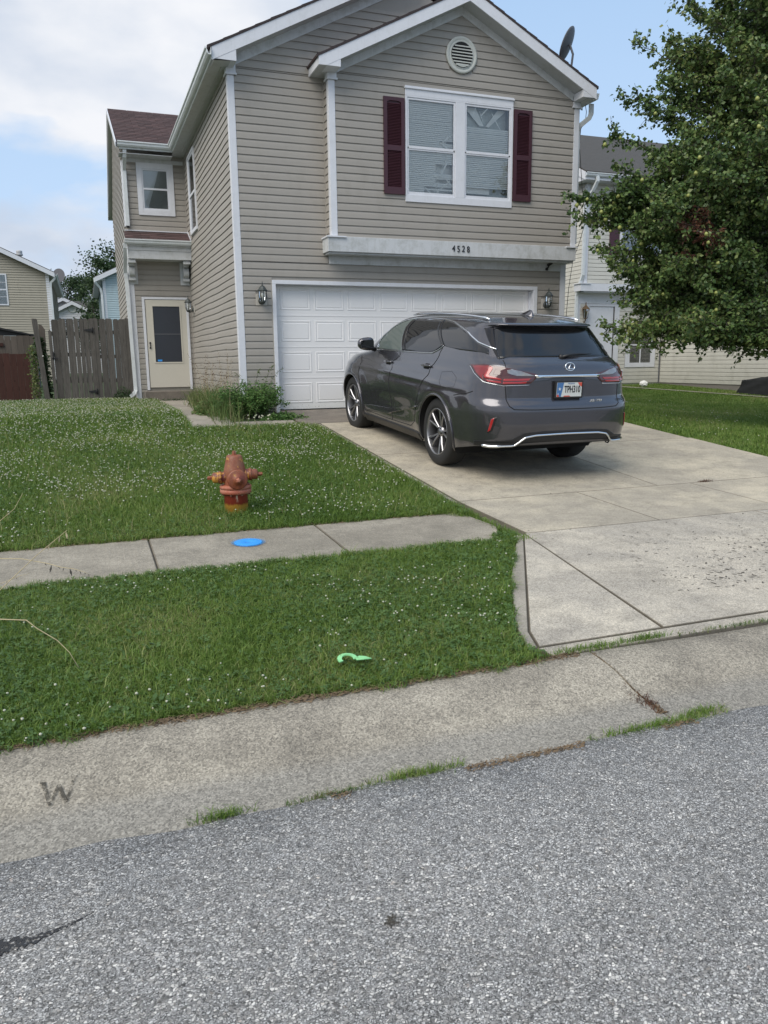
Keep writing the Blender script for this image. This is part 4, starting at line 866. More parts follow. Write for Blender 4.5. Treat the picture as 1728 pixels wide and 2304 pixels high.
shutter(1.848, 2.222, 3.605, 5.125); shutter(4.312, 4.675, 3.622, 5.15)
# ---- round gable vent
vc = Vector((3.278, -D-.02, 5.905))
mb = MB(); mb.lathe([(.29, 0), (.29, .022), (.275, .032), (.25, .032), (.238, .022), (.225, .020), (.215, .028), (.20, .030), (.198, .0)], vc, dirv=(0, -1, 0), seg=48)
vent = mb.build('gable_vent', 'vent_white', house)
# open the centre: dark disc and slats stand in front of it
mb = MB(); mb.lathe([(.199, 0), (.199, .032)], vc, dirv=(0, -1, 0), seg=40, sm=False); mb.build('vent_throat', 'dark_gap', vent)
for i in range(7):
    z = -.155+i*.0485; hw = math.sqrt(max(.0004, .197**2-z*z)); mb = MB()
    mb.prism([(vc.x-hw, vc.y-.033, vc.z+z+.006), (vc.x-hw, vc.y-.052, vc.z+z-.016), (vc.x-hw, vc.y-.050, vc.z+z-.021), (vc.x-hw, vc.y-.033, vc.z+z-.008)], (2*hw, 0, 0)); mb.build('vent_slat', 'vent_white', vent)
mb = MB(); mb.prism([(vc.x+.195*math.cos(a), vc.y-.036, vc.z+.195*math.sin(a)) for a in np.linspace(math.pi*1.27, math.pi*1.73, 9)], (0, -.014, 0)); mb.build('vent_sill', 'vent_white', vent)
# ---- garage door: four sections, raised panels
gd = MB(); gd.box((-.02, .185, -.02), (5.01, .20, 2.14)); gd = gd.build('garage_door', 'garage_white', house)
for r in range(4):
    z0 = .012+r*.5305; z1 = z0+.5275; mb = MB(); mb.box((.008, .155, z0), (4.982, .184, z1))
    mb.box((.008, .1515, z0), (4.985, .155, z0+.02)) if r else None
    for k in range(8):
        xa = .10+k*.6085; xb = xa+.535; za = z0+.105; zb = z1-.070
        R0 = [(xa, za), (xb, za), (xb, zb), (xa, zb)]
        def ring(d): return [(xa+d, za+d), (xb-d, za+d), (xb-d, zb-d), (xa+d, zb-d)]
        levels = [(0, .1549), (.008, .1480), (.022, .1500), (.038, .1550-.0001), (.050, .1490)]
        vs = []; 
        for d, yy in levels: vs += [(a, yy, b_) for a, b_ in ring(d)]
        fs = []
        for l in range(len(levels)-1):
            for i in range(4): fs.append((l*4+i, l*4+(i+1) % 4, (l+1)*4+(i+1) % 4, (l+1)*4+i))
        fs.append(tuple((len(levels)-1)*4+i for i in range(4))); mb.add(vs, fs)
    mb.build('door_section', 'garage_white', gd)
mb = MB(); mb.box((.008, .15, -.012), (4.985, .19, .0105)); mb.build('bottom_seal', 'black_plastic', gd)
mb = MB(); mb.box((-.064, -.028, -.03), (-.001, .20, 2.118)); mb.box((4.984, -.028, -.03), (5.06, .20, 2.118)); mb.box((-.064, -.028, 2.1185), (5.06, .20, 2.182)); mb.build('garage_door_frame', 'white_trim', house, bevel=.004)
mb = MB(); mb.box((-.085, -.018, -.02), (-.0645, -.001, 2.2)); mb.box((5.0605, -.018, -.02), (5.08, -.001, 2.2)); mb.build('trim_channel', 'tan_vinyl', house)
mb = MB(); mb.box((.0, .145, 2.10), (4.964, .150, 2.1175)); mb.box((4.965, .10, 0), (4.983, .150, 2.10)); mb.build('weather_strip', 'white_trim', house)
# ---- downspouts
def downspout(path, name='downspout', parent=house, w_=.075, h=.055, mat='gutter_white'):
    mb = MB(); mb.rect_tube(path, w_, h, (0, 1, .001)); return mb.build(name, mat, parent)
downspout([(-1.94, YW-.37, 5.43), (-1.945, YW-.37, 5.35), (-1.95, YW-.33, 5.25), (-1.955, YW-.16, 5.12), (-1.955, YW-.055, 5.03), (-1.96, YW-.05, 4.9), (-1.96, YW-.05, 3.86)])
mb = MB(); mb.box((-1.985, YW-.075, 3.82), (-1.935, YW-.03, 3.862)); mb.build('downspout_mouth', 'dark_gap', house)
downspout([(-2.08, 5.33, 3.42), (-2.085, 5.35, 3.33), (-2.085, 5.50, 3.14), (-2.09, 5.70, 2.96), (-2.09, 5.79, 2.84), (-2.075, 5.80, 2.7), (-2.045, 5.82, .30), (-2.045, 5.81, .22), (-2.10, 5.72, .14), (-2.16, 5.62, .10)])
downspout([(5.86, -D-.10, 5.36), (5.862, -D-.10, 5.20), (5.84, -D-.08, 5.13), (5.72, -D+.02, 5.02), (5.695, -D+.06, 4.93), (5.695, -D+.06, 2.95)])
downspout([(5.70, .10, 2.70), (5.70, .10, .2), (5.76, .0, .05)])
mb = MB(); mb.prism([(5.812, -D-.25, 5.395), (5.90, -D-.25, 5.40), (5.925, -D-.25, 5.50), (5.812, -D-.25, 5.50)], (0, 9, 0)); mb.build('gutter', 'gutter_white', house)
mb = MB(); mb.box((XR, -D-.30, 5.375), (5.81, 9, 5.385)); mb.box((5.800, -D-.32, 5.386), (5.8115, 9, 5.50)); mb.build('eave_soffit', 'soffit_white', house)
# ================================================================ WALL LAMPS
def wall_lamp(x, z, label, y=0.0, face=(0, -1, 0), tall=True):
    rz = 0 if face == (0, -1, 0) else math.radians(-90)
    t = thing('wall_lamp', (x, y, z), label, 'wall lamp', 'coach lamps on the house walls', rot=(0, 0, rz))
    mb = MB(); mb.box((-.092, -.022, -.10), (.092, -.001, .085)); mb.build('mounting_block', 'tan_pale', t, local=True, bevel=.004)
    mb = MB(); mb.lathe([(.0, 0), (.055, .0), (.058, .012), (.045, .026), (.02, .032)], (0, -.022, -.03), dirv=(0, -1, 0), seg=18); mb.tube([(0, -.05, -.03), (0, -.08, -.075), (0, -.12, -.085), (0, -.135, -.06)], .011, 8); mb.build('arm', 'bronze', t, local=True)
    c0 = Vector((0, -.135, 0))
    mb = MB(); mb.lathe([(.012, -.085), (.03, -.075), (.045, -.055), (.050, -.045), (.048, -.035), (.0, -.034)], c0, seg=8, sm=False); mb.lathe([(.0, .125), (.066, .120), (.086, .128), (.084, .140), (.062, .160), (.050, .185), (.030, .205), (.012, .215), (.014, .225), (.006, .238), (.010, .248), (.002, .285)], c0, seg=8, sm=False)
    for k in range(8):
        a = 2*math.pi*k/8; mb.tube([c0+Vector((.048*math.cos(a), .048*math.sin(a), -.036)), c0+Vector((.068*math.cos(a), .068*math.sin(a), .05)), c0+Vector((.064*math.cos(a), .064*math.sin(a), .122))], .0045, 5)
    mb.build('lamp_cage', 'bronze', t, local=True)
    mb = MB(); mb.lathe([(.042, -.033), (.060, .05), (.056, .120)], c0, seg=8, sm=False); mb.build('lamp_glass', 'window_glass', t, local=True)
    mb = MB(); mb.lathe([(.012, -.03), (.013, .03), (.022, .05), (.026, .075), (.015, .10)], c0, seg=10); mb.build('bulb', 'blind_white', t, local=True)
    return t
simple('tan_pale', (.46, .44, .40), .6)
wall_lamp(-.255, 1.865, 'greenish bronze coach lamp left of the garage door')
wall_lamp(5.245, 1.875, 'greenish bronze coach lamp right of the garage door, above the parked car')
wall_lamp(YW-.45, 2.03, 'coach lamp on the side wall right of the front door') if False else None
t = wall_lamp(-.60, 1.95, 'coach lamp on the side wall beside the cream front door'); t.location = (XL-.018, YW-.52, 2.05); t.rotation_euler = (0, 0, math.radians(-90)); WLOC[t.name] = Vector(t.location)
# security camera under the belt board
t = thing('security_camera', (5.245, -.03, 2.55), 'small black security camera under the belt board above the right lamp', 'camera')
mb = MB(); mb.lathe([(.028, 0), (.028, .02), (.012, .03)], (0, -.0, -.045), dirv=(0, -1, 0), seg=14); mb.tube([(0, -.02, -.045), (.01, -.06, .0), (.015, -.07, .02)], .012, 8); mb.build('bracket', 'black_plastic', t, local=True)
mb = MB(); mb.lathe([(.022, -.055), (.030, -.05), (.032, .03), (.024, .05), (.0, .052)], (.02, -.085, .045), dirv=(.35, -.75, .35), seg=16); mb.build('camera_body', 'black_plastic', t, local=True)
# ================================================================ SATELLITE DISH
t = thing('satellite_dish', (5.42, -.2, 5.82), 'grey satellite dish seen edge on near the right eave of the roof', 'satellite dish')
ax = Vector((-.62, .70, .36)).normalized()  # points away, dish hollow side
ctr = Vector((.02, 0, .56)); a_ = ax.orthogonal().normalized()
upv = (Vector((0.42, 0, 1))-ax*ax.dot(Vector((.42, 0, 1)))).normalized(); sv = ax.cross(upv)
mb = MB(); rings = 7; seg = 30; vs = [ctr-ax*.045]
for i in range(1, rings+1):
    r = i/rings
    for k in range(seg):
        an = 2*math.pi*k/seg; vs.append(ctr+upv*(.30*r*math.sin(an))+sv*(.235*r*math.cos(an))-ax*.045*(1-r*r))
fs = [(0, 1+k, 1+(k+1) % seg) for k in range(seg)]+[(1+i*seg+k, 1+i*seg+(k+1) % seg, 1+(i+1)*seg+(k+1) % seg, 1+(i+1)*seg+k) for i in range(rings-1) for k in range(seg)]
mb.add(vs, fs, 0, True); o = mb.build('reflector', 'dish_grey', t, local=True); mo = o.modifiers.new('solid', 'SOLIDIFY'); mo.thickness = .012
mb = MB(); mb.tube([ctr-ax*.05, ctr-ax*.10+Vector((.02, 0, -.15)), (.10, -.02, .12), (.06, 0, -.02)], .02, 8); mb.box((-.06, -.08, -.03), (.16, .08, -.01)); mb.tube([(.0, .06, -.02), (.07, .0, .16)], .012, 6); mb.build('mast', 'dish_grey', t, local=True)
simple('lnb_white', (.45, .46, .47), .5)
mb = MB(); mb.box((.11, -.07, .06), (.20, .02, .13)); mb.box((.13, -.09, -.02), (.21, .0, .05)); mb.build('bracket_clamp', 'lnb_white', t, local=True, bevel=.01)
# loose black cable from the eave down to the neighbour's side
def U3(*p): return Vector(p)
mb = MB(); P_ = [(5.80, -.3, 5.37), (5.83, -.3, 5.25), (5.80, -.32, 5.12), (5.72, -.3, 4.95), (5.77, -.2, 4.7), (5.95, 0, 4.4), (6.2, .3, 4.1), (6.45, .55, 3.75), (6.55, .7, 3.45), (6.52, .8, 3.15), (6.38, .8, 2.8), (6.1, .5, 2.2), (5.9, .3, 1.2), (5.8, .2, .1)]
mb.tube(P_, .006, 5); top(mb, 'loose_cable', 'cable_black', 'thin black cable hanging loose from the right eave of the house', 'cable')
# ================================================================ FIRE HYDRANT
b = NB('hydrant_maroon'); n = b.noise(11, 8, .75); n2 = b.noise(34, 5, .7, sc=(1, 1, .35)); sp_ = b.n('ShaderNodeSeparateXYZ'); b.l(b.co, sp_.inputs[0])
base = b.mix(b.ramp(n2, [(.40, (0, 0, 0)), (.62, (1, 1, 1))]), (.165, .040, .022), (.25, .07, .026))
faded = b.ramp(b.math('ADD', b.noise(5, 7, .7), b.math('MULTIPLY', sp_.outputs['Z'], .18)), [(.52, (0, 0, 0)), (.66, (1, 1, 1))])
c_ = b.mix(b.math('MULTIPLY', faded, .6), base, (.25, .12, .068))
c_ = b.mix(b.ramp(n, [(.60, (0, 0, 0)), (.63, (1, 1, 1))]), c_, (.42, .22, .045)); c_ = b.mix(b.ramp(b.noise(60, 4, .8), [(.66, (0, 0, 0)), (.70, (1, 1, 1))]), c_, (.42, .32, .24))
b.col(c_); b.rough(b.math('MULTIPLY_ADD', n, .5, .25)); b.bump(n, .5, .004); MATS['hydrant_maroon'] = b.m
b = NB('hydrant_barrel'); sp_ = b.n('ShaderNodeSeparateXYZ'); b.l(b.co, sp_.inputs[0]); n = b.noise(14, 6, .7, sc=(1, 1, .5)); dr_ = b.noise(30, 4, .6, sc=(1, 1, .12))
f = b.math('ADD', sp_.outputs['Z'], b.math('MULTIPLY_ADD', n, .08, -.04)); y_ = b.ramp(f, [(.105, (1, 1, 1)), (.125, (0, 0, 0))])
c_ = b.mix(y_, (.24, .035, .020), b.mix(n, (.60, .27, .035), (.48, .30, .06)))
dm = b.ramp(dr_, [(.62, (0, 0, 0)), (.66, (1, 1, 1))]); dz = b.ramp(sp_.outputs['Z'], [(.13, (0, 0, 0)), (.17, (1, 1, 1))]); c_ = b.mix(b.math('MULTIPLY', dm, dz), c_, (.50, .36, .27))
b.col(c_); b.rough(.5); b.bump(n, .3, .004); MATS['hydrant_barrel'] = b.m
b = NB('hydrant_flange'); n = b.noise(9, 7, .7); b.col(b.mix(b.ramp(n, [(.4, (0, 0, 0)), (.6, (1, 1, 1))]), (.40, .17, .11), (.33, .09, .05))); b.rough(.6); b.bump(n, .4, .003); MATS['hydrant_flange'] = b.m
b = NB('hydrant_yellow'); n = b.noise(16, 6, .7); b.col(b.mix(b.ramp(n, [(.46, (0, 0, 0)), (.55, (1, 1, 1))]), (.50, .25, .045), (.13, .03, .025))); b.rough(.5); b.bump(n, .3, .003); MATS['hydrant_yellow'] = b.m
hy = thing('fire_hydrant', (-1.89, -6.22, -.565), 'weathered maroon and yellow fire hydrant standing in the clover lawn', 'fire hydrant', rot=(0, 0, math.radians(-7)))
mb = MB(); mb.lathe([(.108, -.1), (.108, .205), (.112, .21)], seg=36); mb.build('barrel', 'hydrant_barrel', hy, local=True)
mb = MB(); mb.lathe([(.112, .205), (.134, .207), (.143, .214), (.144, .245), (.136, .250), (.136, .253), (.146, .258), (.146, .275), (.138, .285), (.110, .290)], seg=40)
mb.build('flange', 'hydrant_flange', hy, local=True)
simple('rust_bolt', (.12, .05, .03), .8)
for k in range(8):
    a = 2*math.pi*(k+.5)/8; mb = MB(); mb.lathe([(.011, .196), (.011, .292), (.006, .294)], (.128*math.cos(a), .128*math.sin(a), 0), seg=6, sm=False); mb.build('flange_bolt', 'rust_bolt', hy, local=True)
mb = MB(); mb.lathe([(.108, .285), (.104, .30), (.103, .40), (.101, .42), (.096, .44), (.080, .51), (.072, .548), (.066, .556), (.058, .560), (.020, .562)], seg=36); mb.build('bonnet', 'hydrant_maroon', hy, local=True)
mb = MB(); mb.lathe([(.026, .560), (.027, .566), (.018, .570), (.020, .572), (.016, .598), (.010, .600)], seg=5, sm=False); mb.build('operating_nut', 'hydrant_maroon', hy, local=True)
for s_, dz_ in ((-1, -.005), (1, .01)):
    mb = MB(); mb.lathe([(.058, .085), (.052, .10), (.052, .128), (.055, .13)], (0, 0, .365+dz_), dirv=(s_, -.05, .015*s_), seg=24); nz_ = mb.build('side_nozzle', 'hydrant_yellow', hy, local=True)
    mb = MB(); mb.lathe([(.059, .126), (.059, .150), (.050, .153), (.048, .158), (.048, .196), (.036, .206), (.018, .212)], (0, 0, .365+dz_), dirv=(s_, -.05, .015*s_), seg=24); mb.build('nozzle_cap', 'hydrant_yellow' if s_ < 0 else 'hydrant_maroon', nz_, local=True)
    mb = MB(); mb.lathe([(.021, .205), (.020, .225), (.017, .250), (.010, .252)], (0, 0, .365+dz_), dirv=(s_, -.05, .015*s_), seg=5, sm=False); mb.build('cap_nut', 'hydrant_maroon', nz_, local=True)
mb = MB(); mb.lathe([(.082, .06), (.078, .11), (.080, .128)], (0, 0, .350), dirv=(.1, -1, .0), seg=32); nz_ = mb.build('front_nozzle', 'hydrant_maroon', hy, local=True)
mb = MB(); mb.lathe([(.086, .125), (.092, .130), (.092, .148), (.085, .156), (.080, .156), (.060, .166), (.036, .172), (.034, .178), (.018, .180)], (0, 0, .350), dirv=(.1, -1, .0), seg=36); mb.build('front_cap', 'hydrant_maroon', nz_, local=True)
mb = MB(); mb.lathe([(.024, .178), (.020, .205), (.014, .212), (.004, .213)], (0, 0, .350), dirv=(.1, -1, .0), seg=5, sm=False); mb.build('cap_nut', 'hydrant_flange', nz_, local=True)
# ================================================================ WOODEN FENCE, GATE AND POST
rs = random.Random(12)
def picket(parent, x, y, zb, zt, wd, mat='grey_wood', dog=True, lean=0.0, th=.018, sx=0.0):
    c_ = .028 if dog else 0; X0, X1 = x, x+wd
    P_ = [(X0, zb), (X1, zb), (X1, zt-c_), (X1-c_, zt), (X0+c_, zt), (X0, zt-c_)] if dog else [(X0, zb), (X1, zb), (X1, zt), (X0, zt)]
    mb = MB(); mb.prism([(a+lean*(z-zb), y+sx*(a-x), z) for a, z in P_], (0, th, 0)); return mb.build('fence_board', mat, parent)
fn = thing('wooden_fence', (-2.6, 6.3, 0), 'weathered grey board fence beside the downspout left of the house', 'fence')
xs_f = [-2.735, -2.610, -2.455, -2.330, -2.195, -2.085]; ws = [.118, .148, .120, .130, .105, .09]
xx = -2.87
for i, (wd, gap) in enumerate([(.128, .012), (.140, .006), (.150, .014), (.118, .004), (.150, .004), (.092, .0)]):
    picket(fn, xx, 6.30+rs.uniform(-.008, .008), .02+rs.uniform(-.01, .01), 1.865+rs.uniform(-.015, .012), wd, lean=rs.uniform(-.006, .002)); xx += wd+gap
mb = MB(); 
for z in (.45, 1.0, 1.55): mb.box((-2.89, 6.326, z-.045), (-2.02, 6.364, z+.045))
mb.build('rail', 'grey_wood', fn)
gt = thing('wooden_gate', (-3.4, 6.3, 0), 'weathered grey board gate with black strap hinges next to the leaning post', 'gate')
xx = -3.815
for i, (wd, gap, top_) in enumerate([(.07, .006, 1.60), (.145, .006, 1.84), (.15, .010, 1.85), (.155, .012, 1.86), (.092, .008, 1.86), (.088, .008, 1.855), (.108, .010, 1.865), (.115, .0, 1.87)]):
    picket(gt, xx, 6.29+rs.uniform(-.008, .008), .04+rs.uniform(-.01, .01), top_+rs.uniform(-.008, .008), wd, lean=rs.uniform(-.008, .0)); xx += wd+gap
mb = MB()
for z in (.45, 1.05, 1.52): mb.box((-3.80, 6.318, z-.045), (-2.90, 6.356, z+.045))
mb.build('rail', 'grey_wood', gt)
for z in (1.60, .20):
    mb = MB(); mb.prism([(-3.06, 6.272, z+.012), (-3.06, 6.272, z-.012), (-2.91, 6.272, z-.035), (-2.885, 6.272, z-.06), (-2.86, 6.272, z-.06), (-2.86, 6.272, z+.06), (-2.885, 6.272, z+.06), (-2.91, 6.272, z+.035)], (0, .008, 0)); mb.tube([(-2.887, 6.27, z-.065), (-2.887, 6.27, z+.065)], .010, 8); mb.build('hinge', 'black_plastic', gt)
mb = MB(); mb.box((-3.77, 6.262, .93), (-3.745, 6.288, 1.12)); mb.box((-3.80, 6.262, .955), (-3.66, 6.27, .975)); mb.build('latch', 'black_plastic', gt)
t = thing('fence_post', (-4.0, 6.30, 0), 'leaning grey wooden fence post with a gap before the gate', 'fence post')
mb = MB(); mb.prism([(-4.015, 6.25, 0), (-3.905, 6.25, 0), (-4.035, 6.25, 1.825), (-4.045, 6.25, 1.845), (-4.14, 6.25, 1.85), (-4.145, 6.25, 1.82)], (0, .11, 0)); mb.build('post', 'grey_wood', t)
mb = MB(); mb.lathe([(.014, 0), (.014, .012), (.004, .02)], (-3.975, 6.25, 1.02), dirv=(0, -1, 0), seg=10); mb.build('reflector_disc', 'blind_white', t)
# stump of a second, darker board behind the post
mb = MB(); mb.prism([(-4.03, 6.62, .0), (-3.93, 6.62, .0), (-3.90, 6.62, 1.62), (-3.96, 6.62, 1.72), (-4.03, 6.62, 1.74)], (0, .02, 0)); top(mb, 'broken_board', 'far_wood', 'dark broken board upright behind the leaning fence post', 'board')
# lower fence further back and the red stained panel
f2 = thing('board_fence', (-5, 9.0, 0), 'lower brown grey board fence behind the red stained panel', 'fence')
for i in range(40):
    x = -10.0+i*.148
    if -5.8 < x < -5.12 or x > -4.3: continue
    picket(f2, x, 9.0, -.1, 1.56+rs.uniform(-.01, .01), .142, 'far_wood', dog=False)
mb = MB(); mb.box((-10, 9.025, 1.36), (-4.2, 9.06, 1.45)); mb.build('rail', 'far_wood', f2)
mb = MB(); mb.box((-6.6, 8.96, 1.30), (-5.0, 8.99, 1.38)); mb.build('rail', 'red_wood', f2)
f3 = thing('red_fence_panel', (-4.9, 7.9, 0), 'dark red stained board panel at the left edge', 'fence')
xx = -9.2
for i in range(44):
    wd = rs.choice((.10, .14, .145)); 
    if xx+wd > -4.22: break
    picket(f3, xx, 7.90+rs.uniform(-.004, .004), -.05, 1.10+rs.uniform(-.01, .01), wd, 'red_wood', dog=False); xx += wd+.005
mb = MB(); mb.box((-9.2, 7.92, .8), (-4.42, 7.96, .9)); mb.box((-9.2, 7.92, .2), (-4.42, 7.96, .3)); mb.build('rail', 'red_wood', f3)
# ================================================================ SHED
sh = thing('garden_shed', (-5.6, 16, 0), 'black shed with a lean-to roof and one small window, behind the fences', 'shed')
mb = MB(); mb.prism([(-6.2, 16, 0), (-4.62, 16, 0), (-4.62, 16, 1.74), (-5.95, 16, 2.08), (-6.2, 16, 2.08)], (0, 1.8, 0)); mb.build('wall', 'black_plastic', sh)
mb = MB(); mb.prism([(-6.08, 15.85, 2.09), (-4.5, 15.85, 1.75), (-4.5, 15.85, 1.80), (-6.02, 15.85, 2.14)], (0, 2.1, 0)); mb.build('roof', 'black_plastic', sh)
mb = MB(); mb.box((-5.58, 15.97, 1.62), (-5.17, 15.998, 1.80)); wf = mb.build('window', 'curtain_pale', sh)
mb = MB(); mb.box((-5.60, 15.96, 1.60), (-5.585, 15.999, 1.82)); mb.box((-5.165, 15.96, 1.60), (-5.15, 15.999, 1.82)); mb.box((-5.585, 15.96, 1.60), (-5.165, 15.999, 1.617)); mb.box((-5.585, 15.96, 1.803), (-5.165, 15.999, 1.82)); mb.build('window_frame', 'black_plastic', wf)
# ================================================================ FAR HOUSES
def lap_wall(parent, P0, P1, z0, ztop, nrm, mat, course=.118, name='wall', cuts=()):
    """solid lap sided wall from P0 to P1 (plan), ztop may be a function of run 0..1 given as polyline"""
    P0, P1, nrm = Vector((*P0, 0)), Vector((*P1, 0)), Vector((*nrm, 0)); L_ = (P1-P0).length; S_ = (P1-P0)/L_; mb = MB(); z = z0
    zmax = max(h for _, h in ztop)
    def span(zz):
        s_ = [0, L_]; pts = []
        for (a, ha), (b_, hb) in zip(ztop[:-1], ztop[1:]):
            if (ha-zz)*(hb-zz) < 0: pts.append(a+(b_-a)*(zz-ha)/(hb-ha))
        lo = 0 if ztop[0][1] >= zz else (min(pts) if pts else None); hi = L_ if ztop[-1][1] >= zz else (max(pts) if pts else None)
        return (lo, hi) if lo is not None and hi is not None and hi-lo > .02 else None
    while z < zmax-.01:
        sp = span(min(z+course*.5, zmax-.01))
        if sp:
            ints = [sp]
            for (c0, c1, q0, q1) in cuts:
                if q0 < z+course*.5 < q1:
                    ints = [i_ for (p, q) in ints for i_ in ((p, min(q, c0)), (max(p, c1), q)) if i_[1]-i_[0] > .02]
            for (p, q) in ints:
                v = [P0+S_*p+nrm*.034+Vector((0, 0, z)), P0+S_*q+nrm*.034+Vector((0, 0, z)), P0+S_*q+nrm*.002+Vector((0, 0, z+course)), P0+S_*p+nrm*.002+Vector((0, 0, z+course)), P0+S_*p+Vector((0, 0, z)), P0+S_*q+Vector((0, 0, z))]
                mb.add(v, [(0, 1, 2, 3), (4, 5, 1, 0)])
        z += course
    back = [P0+Vector((0, 0, z0))]+[P1+Vector((0, 0, z0))]+[P0+S_*a+Vector((0, 0, h)) for a, h in ztop[::-1]]
    mb.prism(back, -nrm*.10); o = mb.build(name, mat, parent, fix=False); return o
def win(parent, x0, x1, z0, z1, y, mat='white_trim', grid=True, shut=None, dark='curtain_grey'):
    f = bars([(x0-.06, x0, z0-.06, z1+.06), (x1, x1+.06, z0-.06, z1+.06), (x0, x1, z0-.06, z0), (x0, x1, z1, z1+.06), (x0, x1, (z0+z1)/2-.03, (z0+z1)/2+.03)], y-.05, y-.016, 'window', mat, parent)
    bars([(x0, x1, z0, z1)], y-.03, y-.027, 'window_pane', 'window_glass', f)
    bars([(x0, x1, z0, z1)], y-.024, y-.0205, 'window_blind', dark, f)
    if grid:
        n_ = 3; g_ = [(x0+(x1-x0)*i/n_-.01, x0+(x1-x0)*i/n_+.01, z0, z1) for i in range(1, n_)]+[(x0, x1, z0+(z1-z0)*q-.01, z0+(z1-z0)*q+.01) for q in (.25, .75)]
        mb = MB(); 
        for (a, b_, c_, d_) in g_: mb.box((a, y-.04-(.002 if d_-c_ > .1 else 0), c_), (b_, y-.032, d_))
        mb.build('window_grid', mat, f)
    return f
# tan house, left
h = thing('tan_house', (-9, 34, 0), 'far tan house with a white raked roof edge at the left edge of the view', 'house')
Yt = 30.4; xr = -4.45; xl_ = -14.2; ap = (xr+xl_)/2; zr = lambda x: 5.42+.47*(-4.45-x) if x > ap else 5.42+.47*(x-xl_)
lap_wall(h, (xl_, Yt), (xr, Yt), 0, [(0, 5.35), (ap-xl_, zr(ap)-.1), (xr-xl_, 5.35)], (0, -1), 'far_tan_vinyl', cuts=[(xl_*-1-8.2, xl_*-1-6.36, 3.70, 5.25)])
lap_wall(h, (xr, Yt), (xr, Yt+14), 0, [(0, 5.3), (14, 5.3)], (1, 0), 'far_tan_vinyl')
for a, b_ in ((xl_-.3, ap), (xr+.3, ap)):
    mb = MB(); mb.prism([(a, Yt-.35, zr(a)), (b_, Yt-.35, zr(b_)), (b_, Yt+14, zr(b_)), (a, Yt+14, zr(a))], (0, 0, .06)); mb.build('roof', 'grey_shingle', h)
    mb = MB(); mb.prism([(a, Yt-.38, zr(a)-.20), (b_, Yt-.38, zr(b_)-.20), (b_, Yt-.38, zr(b_)+.02), (a, Yt-.38, zr(a)+.02)], (0, .03, 0)); mb.build('rake_board', 'white_trim', h)
mb = MB(); mb.box((xr-.02, Yt-.03, 0), (xr+.02, Yt+.1, 5.3)); mb.box((xr-.14, Yt-.03, 0), (xr-.02, Yt-.005, 5.3)); mb.build('corner_board', 'white_trim', h)
mb = MB(); mb.box((xr+.01, Yt-.35, 5.2), (xr+.33, Yt+14, 5.24)); mb.build('eave_soffit', 'soffit_white', h)
gutter([(xr+.32, Yt+14, 5.14), (xr+.32, Yt-.35, 5.14)][::1], w_=.11, h=.12, parent=h)
downspout([(xr+.30, Yt-.2, 5.2), (xr+.28, Yt-.2, 5.02), (xr+.09, Yt-.12, 4.85), (xr+.06, Yt-.08, 4.6), (xr+.06, Yt-.08, .2)], parent=h, w_=.10, h=.08)
win(h, -8.2, -6.42, 3.78, 5.16, Yt, dark='curtain_pale')
mb = MB(); mb.lathe([(.10, 0), (.10, .45), (.17, .46), (.17, .52), (.14, .6), (.15, .62), (.15, .7), (.03, .74)], (-5.85, Yt+3.0, 6.0), seg=12); mb.build('roof_vent', 'lnb_white', h)
t = thing('satellite_dish', (-4.15, Yt+9, 5.75), 'small dark round dish on the right eave of the far tan house', 'satellite dish')
mb = MB(); mb.lathe([(.42, 0), (.30, .06), (.0, .09)], (0, 0, .35), dirv=(.5, .8, -.1), seg=20); mb.build('reflector', 'dish_grey', t, local=True); mb = MB(); mb.tube([(0, .05, .3), (0, .05, -.4)], .03, 6); mb.build('mast', 'dish_grey', t, local=True)
# blue house
h = thing('blue_house', (1.5, 33, 0), 'far pale blue house corner rising between the trees and the wing of the house', 'house')
Yb = 32.4; xl_ = -1.85; ap = 3.2; zb2 = lambda x: 5.50+.47*(x-xl_) if x < ap else 5.5+.47*(2*ap-xl_-x)
lap_wall(h, (xl_, Yb), (2*ap-xl_, Yb), 0, [(0, 5.45), (ap-xl_, zb2(ap)-.1), (2*(ap-xl_), 5.45)], (0, -1), 'blue_vinyl'); lap_wall(h, (xl_, Yb+12), (xl_, Yb), 0, [(0, 5.3), (12, 5.3)], (-1, 0), 'blue_vinyl')
for a, b_ in ((xl_-.4, ap), (2*ap-xl_+.4, ap)):
    mb = MB(); mb.prism([(a, Yb-.35, zb2(a)), (b_, Yb-.35, zb2(b_)), (b_, Yb+12, zb2(b_)), (a, Yb+12, zb2(a))], (0, 0, .06)); mb.build('roof', 'grey_shingle', h)
    mb = MB(); mb.prism([(a, Yb-.38, zb2(a)-.22), (b_, Yb-.38, zb2(b_)-.22), (b_, Yb-.38, zb2(b_)+.02), (a, Yb-.38, zb2(a)+.02)], (0, .03, 0)); mb.build('rake_board', 'white_trim', h)
mb = MB(); mb.box((xl_-.02, Yb-.03, 0), (xl_+.13, Yb-.004, 5.4)); mb.box((xl_-.02, Yb-.004, 0), (xl_+.0, Yb+.12, 5.3)); mb.build('corner_board', 'white_trim', h)
downspout([(xl_-.42, Yb-.3, 5.3), (xl_-.40, Yb-.3, 5.1), (xl_-.15, Yb-.12, 4.8), (xl_-.1, Yb-.08, 4.5), (xl_-.1, Yb-.08, .2)], parent=h, w_=.11, h=.09)
mb = MB(); mb.box((xl_-.40, Yb-.35, 5.2), (xl_-.02, Yb+12, 5.24)); mb.build('eave_soffit', 'soffit_white', h)
